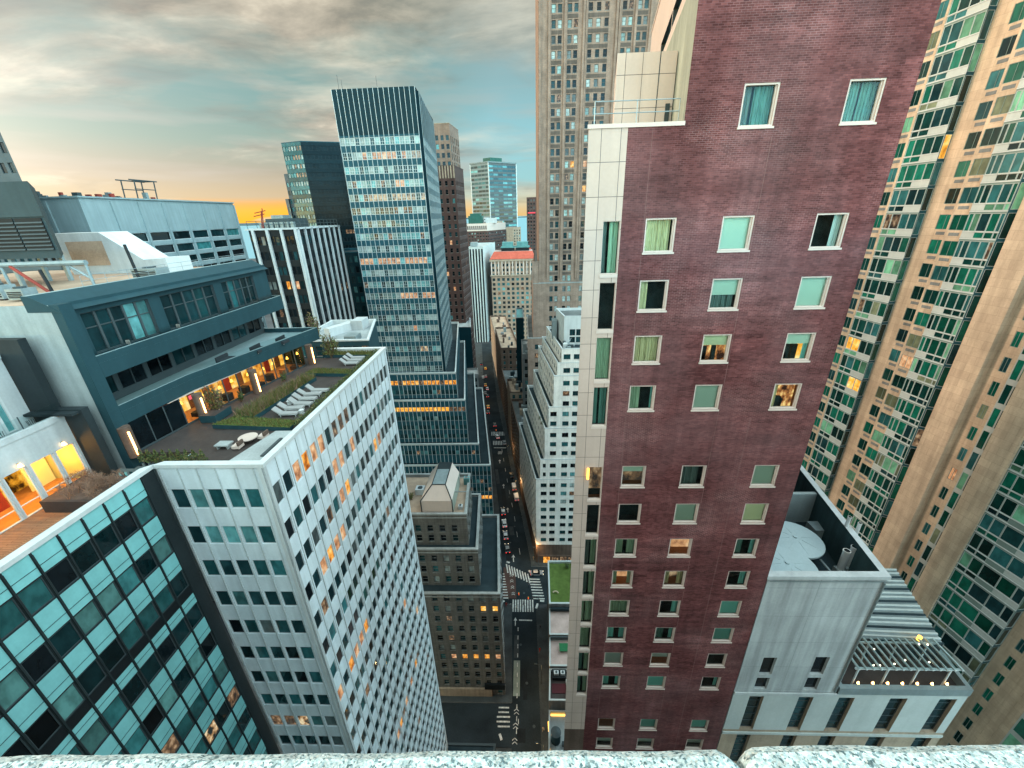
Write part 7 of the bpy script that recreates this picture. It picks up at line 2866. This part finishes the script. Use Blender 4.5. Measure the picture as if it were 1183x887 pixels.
def person(x, y, ang, coat, lab, stride=.3, z=0.012):
    me = bpy.data.meshes.new('person')
    J = [(0, 0, .95), (0, 0, 1.15), (0, 0, 1.4), (0, 0, 1.53), (0, .01, 1.66), (0, .0, 1.76),
         (.1, 0, .9), (.11, stride * .5, .5), (.11, stride * .7 - .08, .08), (.11, stride * .7 + .1, .04),
         (-.1, 0, .9), (-.11, -stride * .35, .5), (-.11, -stride, .1), (-.11, -stride + .16, .04),
         (.2, 0, 1.4), (.25, -stride * .4, 1.13), (.24, -stride * .3 + .1, .9), (.235, -stride * .3 + .15, .8),
         (-.2, 0, 1.4), (-.25, stride * .4, 1.13), (-.24, stride * .4 + .14, .92), (-.235, stride * .4 + .2, .83)]
    Ed = [(0, 1), (1, 2), (2, 3), (3, 4), (4, 5), (0, 6), (6, 7), (7, 8), (8, 9), (0, 10), (10, 11), (11, 12), (12, 13), (2, 14), (14, 15), (15, 16), (16, 17), (2, 18), (18, 19), (19, 20), (20, 21)]
    rad = [.15, .15, .16, .06, .1, .07, .1, .07, .05, .04, .1, .07, .05, .04, .075, .05, .04, .035, .075, .05, .04, .035]
    me.from_pydata(J, Ed, [])
    me.materials.append(M[coat])
    o = bpy.data.objects.new('person', me)
    COL.objects.link(o)
    sk = o.modifiers.new('skin', 'SKIN')
    lay = me.skin_vertices[0] if me.skin_vertices else None
    if lay is None:
        bm = __import__('bmesh').new()
        bm.from_mesh(me)
        bm.verts.layers.skin.verify()
        bm.to_mesh(me)
        bm.free()
        lay = me.skin_vertices[0]
    for v, r in zip(lay.data, rad):
        v.radius = (r, r)
    lay.data[0].use_root = True
    ss = o.modifiers.new('smooth', 'SUBSURF')
    ss.levels = ss.render_levels = 1
    o.location = (x, y, z)
    o.rotation_euler = (0, 0, math.radians(ang))
    tag(o, lab, 'person', 'people walking in the street')
    h = MB()
    h.cyl(0, -.01, 1.68, 1.79, .115, 'bark', 10, .06)
    hh = h.build('hair', None, occ=False)
    hh.parent = o
    f = MB()
    f.obox((-.07, .075, 1.58), (.14, 0, 0), (0, .045, 0), (0, 0, .12), 'skin')
    ff = f.build('face', None, occ=False)
    ff.parent = o


person(-2.1, 94.4, 80, 'cloth_dark', 'person in dark clothes walking over the near crossing')
person(2.7, 79.0, 5, 'cloth_red', 'person in a red top on the right pavement')
person(2.9, 59.0, 170, 'cloth_tan', 'person in tan clothes near the amber lit terrace', z=.13)
person(-.2, 101.0, 60, 'cloth_dark', 'person in dark clothes between the right crossing stripes')
person(-7.9, 93.9, 200, 'cloth_red', 'person in red waiting at the left corner of the near crossing', z=.13)
person(-4.4, 93.0, 95, 'cloth_tan', 'person in tan crossing at the left end of the near crossing')
person(3.1, 86.0, 350, 'cloth_dark', 'person in dark clothes on the right pavement below the lawn roof', z=.13)
person(-12.9, 120.0, 10, 'cloth_dark', 'person in dark clothes on the left pavement beside the black sedan', z=.13)
person(1.6, 113.4, 20, 'cloth_tan', 'person in tan clothes at the white block corner', z=.13)


# ================================================================== sky and light
def sky():
    w = bpy.data.worlds.new('World')
    scene.world = w
    w.use_nodes = True
    nt = w.node_tree
    nt.nodes.clear()
    out = nt.nodes.new('ShaderNodeOutputWorld')
    SUN_AZ, SUN_EL = math.radians(-82), math.radians(14)     # to the left of the street, low
    tc = N(nt, 'ShaderNodeTexCoord').outputs['Generated']
    sep = N(nt, 'ShaderNodeSeparateXYZ')
    L(nt, tc, sep.inputs[0])
    X, Y, Z = sep.outputs
    zc = math_node(nt, 'MAXIMUM', Z, 0.0)
    # clouds as a layer far above: direction projected on a plane
    den = math_node(nt, 'ADD', zc, 0.16)
    cv = N(nt, 'ShaderNodeCombineXYZ')
    L(nt, math_node(nt, 'DIVIDE', X, den), cv.inputs[0])
    L(nt, math_node(nt, 'DIVIDE', Y, den), cv.inputs[1])
    cv.inputs[2].default_value = 3.7
    n0 = N(nt, 'ShaderNodeTexNoise')
    n0.inputs['Scale'].default_value = 0.8
    n0.inputs['Detail'].default_value = 2.0
    L(nt, cv.outputs[0], n0.inputs['Vector'])
    wv = N(nt, 'ShaderNodeVectorMath', operation='SCALE')
    L(nt, n0.outputs['Color'], wv.inputs[0])
    wv.inputs['Scale'].default_value = 0.75
    wa = N(nt, 'ShaderNodeVectorMath', operation='ADD')
    L(nt, cv.outputs[0], wa.inputs[0])
    L(nt, wv.outputs[0], wa.inputs[1])
    cw_ = wa.outputs[0]
    n1 = noise(nt, cw_, 0.75, 6, 0.55, sc3=(0.85, 1.2, 1.0))
    n2 = noise(nt, cw_, 1.5, 8, 0.6, sc3=(0.8, 1.3, 1.0))
    n3 = noise(nt, cw_, 0.45, 3, 0.5)
    # clear sky: sunset side on the left, teal on the right
    bl = ramp(nt, zc, [(0.0, (1.3, 0.56, 0.0)), (0.022, (1.2, 0.52, 0.0)), (0.034, (0.95, 0.42, 0.03)), (0.046, (0.58, 0.42, 0.21)), (0.09, (0.36, 0.31, 0.19)), (0.14, (0.20, 0.32, 0.23)), (0.21, (0.14, 0.31, 0.26)), (0.40, (0.20, 0.30, 0.24)), (1.0, (0.45, 0.52, 0.54))])
    br = ramp(nt, zc, [(0.0, (0.85, 0.56, 0.22)), (0.028, (0.70, 0.64, 0.42)), (0.07, (0.30, 0.60, 0.60)), (0.15, (0.26, 0.57, 0.60)), (0.25, (0.24, 0.43, 0.43)), (0.40, (0.32, 0.37, 0.33)), (1.0, (0.45, 0.52, 0.54))])
    wob = math_node(nt, 'MULTIPLY', math_node(nt, 'SUBTRACT', n3, 0.5), 0.3)
    lf = ramp(nt, math_node(nt, 'ADD', math_node(nt, 'ADD', math_node(nt, 'MULTIPLY', X, 0.5), 0.5), wob), [(0.33, 1.0), (0.47, 0.0)])
    base = mixc(nt, lf, br, bl)
    cloud = ramp(nt, n2, [(0.35, (0.15, 0.145, 0.09)), (0.44, (0.29, 0.26, 0.165)), (0.52, (0.48, 0.42, 0.285)), (0.61, (0.80, 0.71, 0.51))])
    cover = ramp(nt, math_node(nt, 'ADD', math_node(nt, 'MULTIPLY', n1, 1.0), math_node(nt, 'MULTIPLY', zc, 0.55)), [(0.53, 0.0), (0.68, 1.0)])
    cover = math_node(nt, 'MULTIPLY', cover, ramp(nt, lf, [(0.0, 0.55), (1.0, 1.0)]))
    col = mixc(nt, cover, base, cloud)
    # thin streaks low over the horizon
    st_ = ramp(nt, noise(nt, tc, 3.0, 4, 0.5, sc3=(1.0, 1.0, 9.0)), [(0.48, 0.0), (0.66, 1.0)])
    lowb = ramp(nt, zc, [(0.03, 0.0), (0.08, 0.45), (0.2, 0.35), (0.3, 0.0)])
    col = mixc(nt, math_node(nt, 'MULTIPLY', st_, lowb), col, (0.50, 0.45, 0.36))
    # brighter, cool sky overhead and behind the viewer
    back = ramp(nt, math_node(nt, 'ADD', math_node(nt, 'MULTIPLY', Y, -0.5), 0.5), [(0.38, 0.0), (0.8, 1.0)])
    over = ramp(nt, zc, [(0.36, 0.0), (0.75, 1.0)])
    lowk = ramp(nt, zc, [(0.0, 1.0), (0.30, 0.85), (0.6, 0.3)])
    right = ramp(nt, X, [(0.12, 0.0), (0.6, 1.0)])
    gain = math_node(nt, 'ADD', 1.0, math_node(nt, 'ADD', math_node(nt, 'MULTIPLY', math_node(nt, 'MULTIPLY', back, lowk), KB), math_node(nt, 'MULTIPLY', over, KO)))
    gain = math_node(nt, 'ADD', gain, math_node(nt, 'MULTIPLY', right, KR))
    cool = mixc(nt, math_node(nt, 'MAXIMUM', math_node(nt, 'MAXIMUM', back, over), right), (1, 1, 1), (0.70, 0.95, 1.22))
    col = mixc(nt, 1.0, col, cool, 'MULTIPLY')
    g3 = N(nt, 'ShaderNodeVectorMath', operation='SCALE')
    L(nt, col, g3.inputs[0])
    L(nt, gain, g3.inputs['Scale'])
    # physical sky underneath
    st = N(nt, 'ShaderNodeTexSky', sky_type='NISHITA')
    st.sun_disc = False
    st.air_density = 0.35
    st.dust_density = 4.0
    st.ozone_density = 0.3
    st.sun_elevation = SUN_EL
    st.sun_rotation = SUN_AZ
    b1 = N(nt, 'ShaderNodeBackground')
    b1.inputs['Strength'].default_value = 0.05
    L(nt, st.outputs[0], b1.inputs[0])
    b2 = N(nt, 'ShaderNodeBackground')
    b2.inputs['Strength'].default_value = KS
    L(nt, g3.outputs[0], b2.inputs[0])
    ad = N(nt, 'ShaderNodeAddShader')
    L(nt, b1.outputs[0], ad.inputs[0])
    L(nt, b2.outputs[0], ad.inputs[1])
    L(nt, ad.outputs[0], out.inputs[0])
    s = bpy.data.lights.new('sun', 'SUN')
    s.energy = KSUN
    s.angle = math.radians(14)
    s.color = (1.0, 0.72, 0.50)
    o = bpy.data.objects.new('sun', s)
    COL.objects.link(o)
    d = Vector((math.sin(SUN_AZ) * math.cos(SUN_EL), math.cos(SUN_AZ) * math.cos(SUN_EL), math.sin(SUN_EL)))
    o.rotation_euler = d.to_track_quat('Z', 'Y').to_euler()
    o.location = (-60, 60, 260)


KB, KO, KR, KS, KSUN = 11.0, 3.5, 7.0, 1.0, 2.8
sky()
place_windows()

scene.view_settings.view_transform = 'Standard'
scene.view_settings.look = 'None'
scene.view_settings.exposure = 0.0
scene.view_settings.gamma = 1.0
scene.view_settings.use_curve_mapping = False
scene.cycles.max_bounces = 6
scene.cycles.diffuse_bounces = 3
scene.cycles.glossy_bounces = 3
scene.cycles.transparent_max_bounces = 8
scene.cycles.sample_clamp_indirect = 6.0
scene.cycles.use_denoising = True
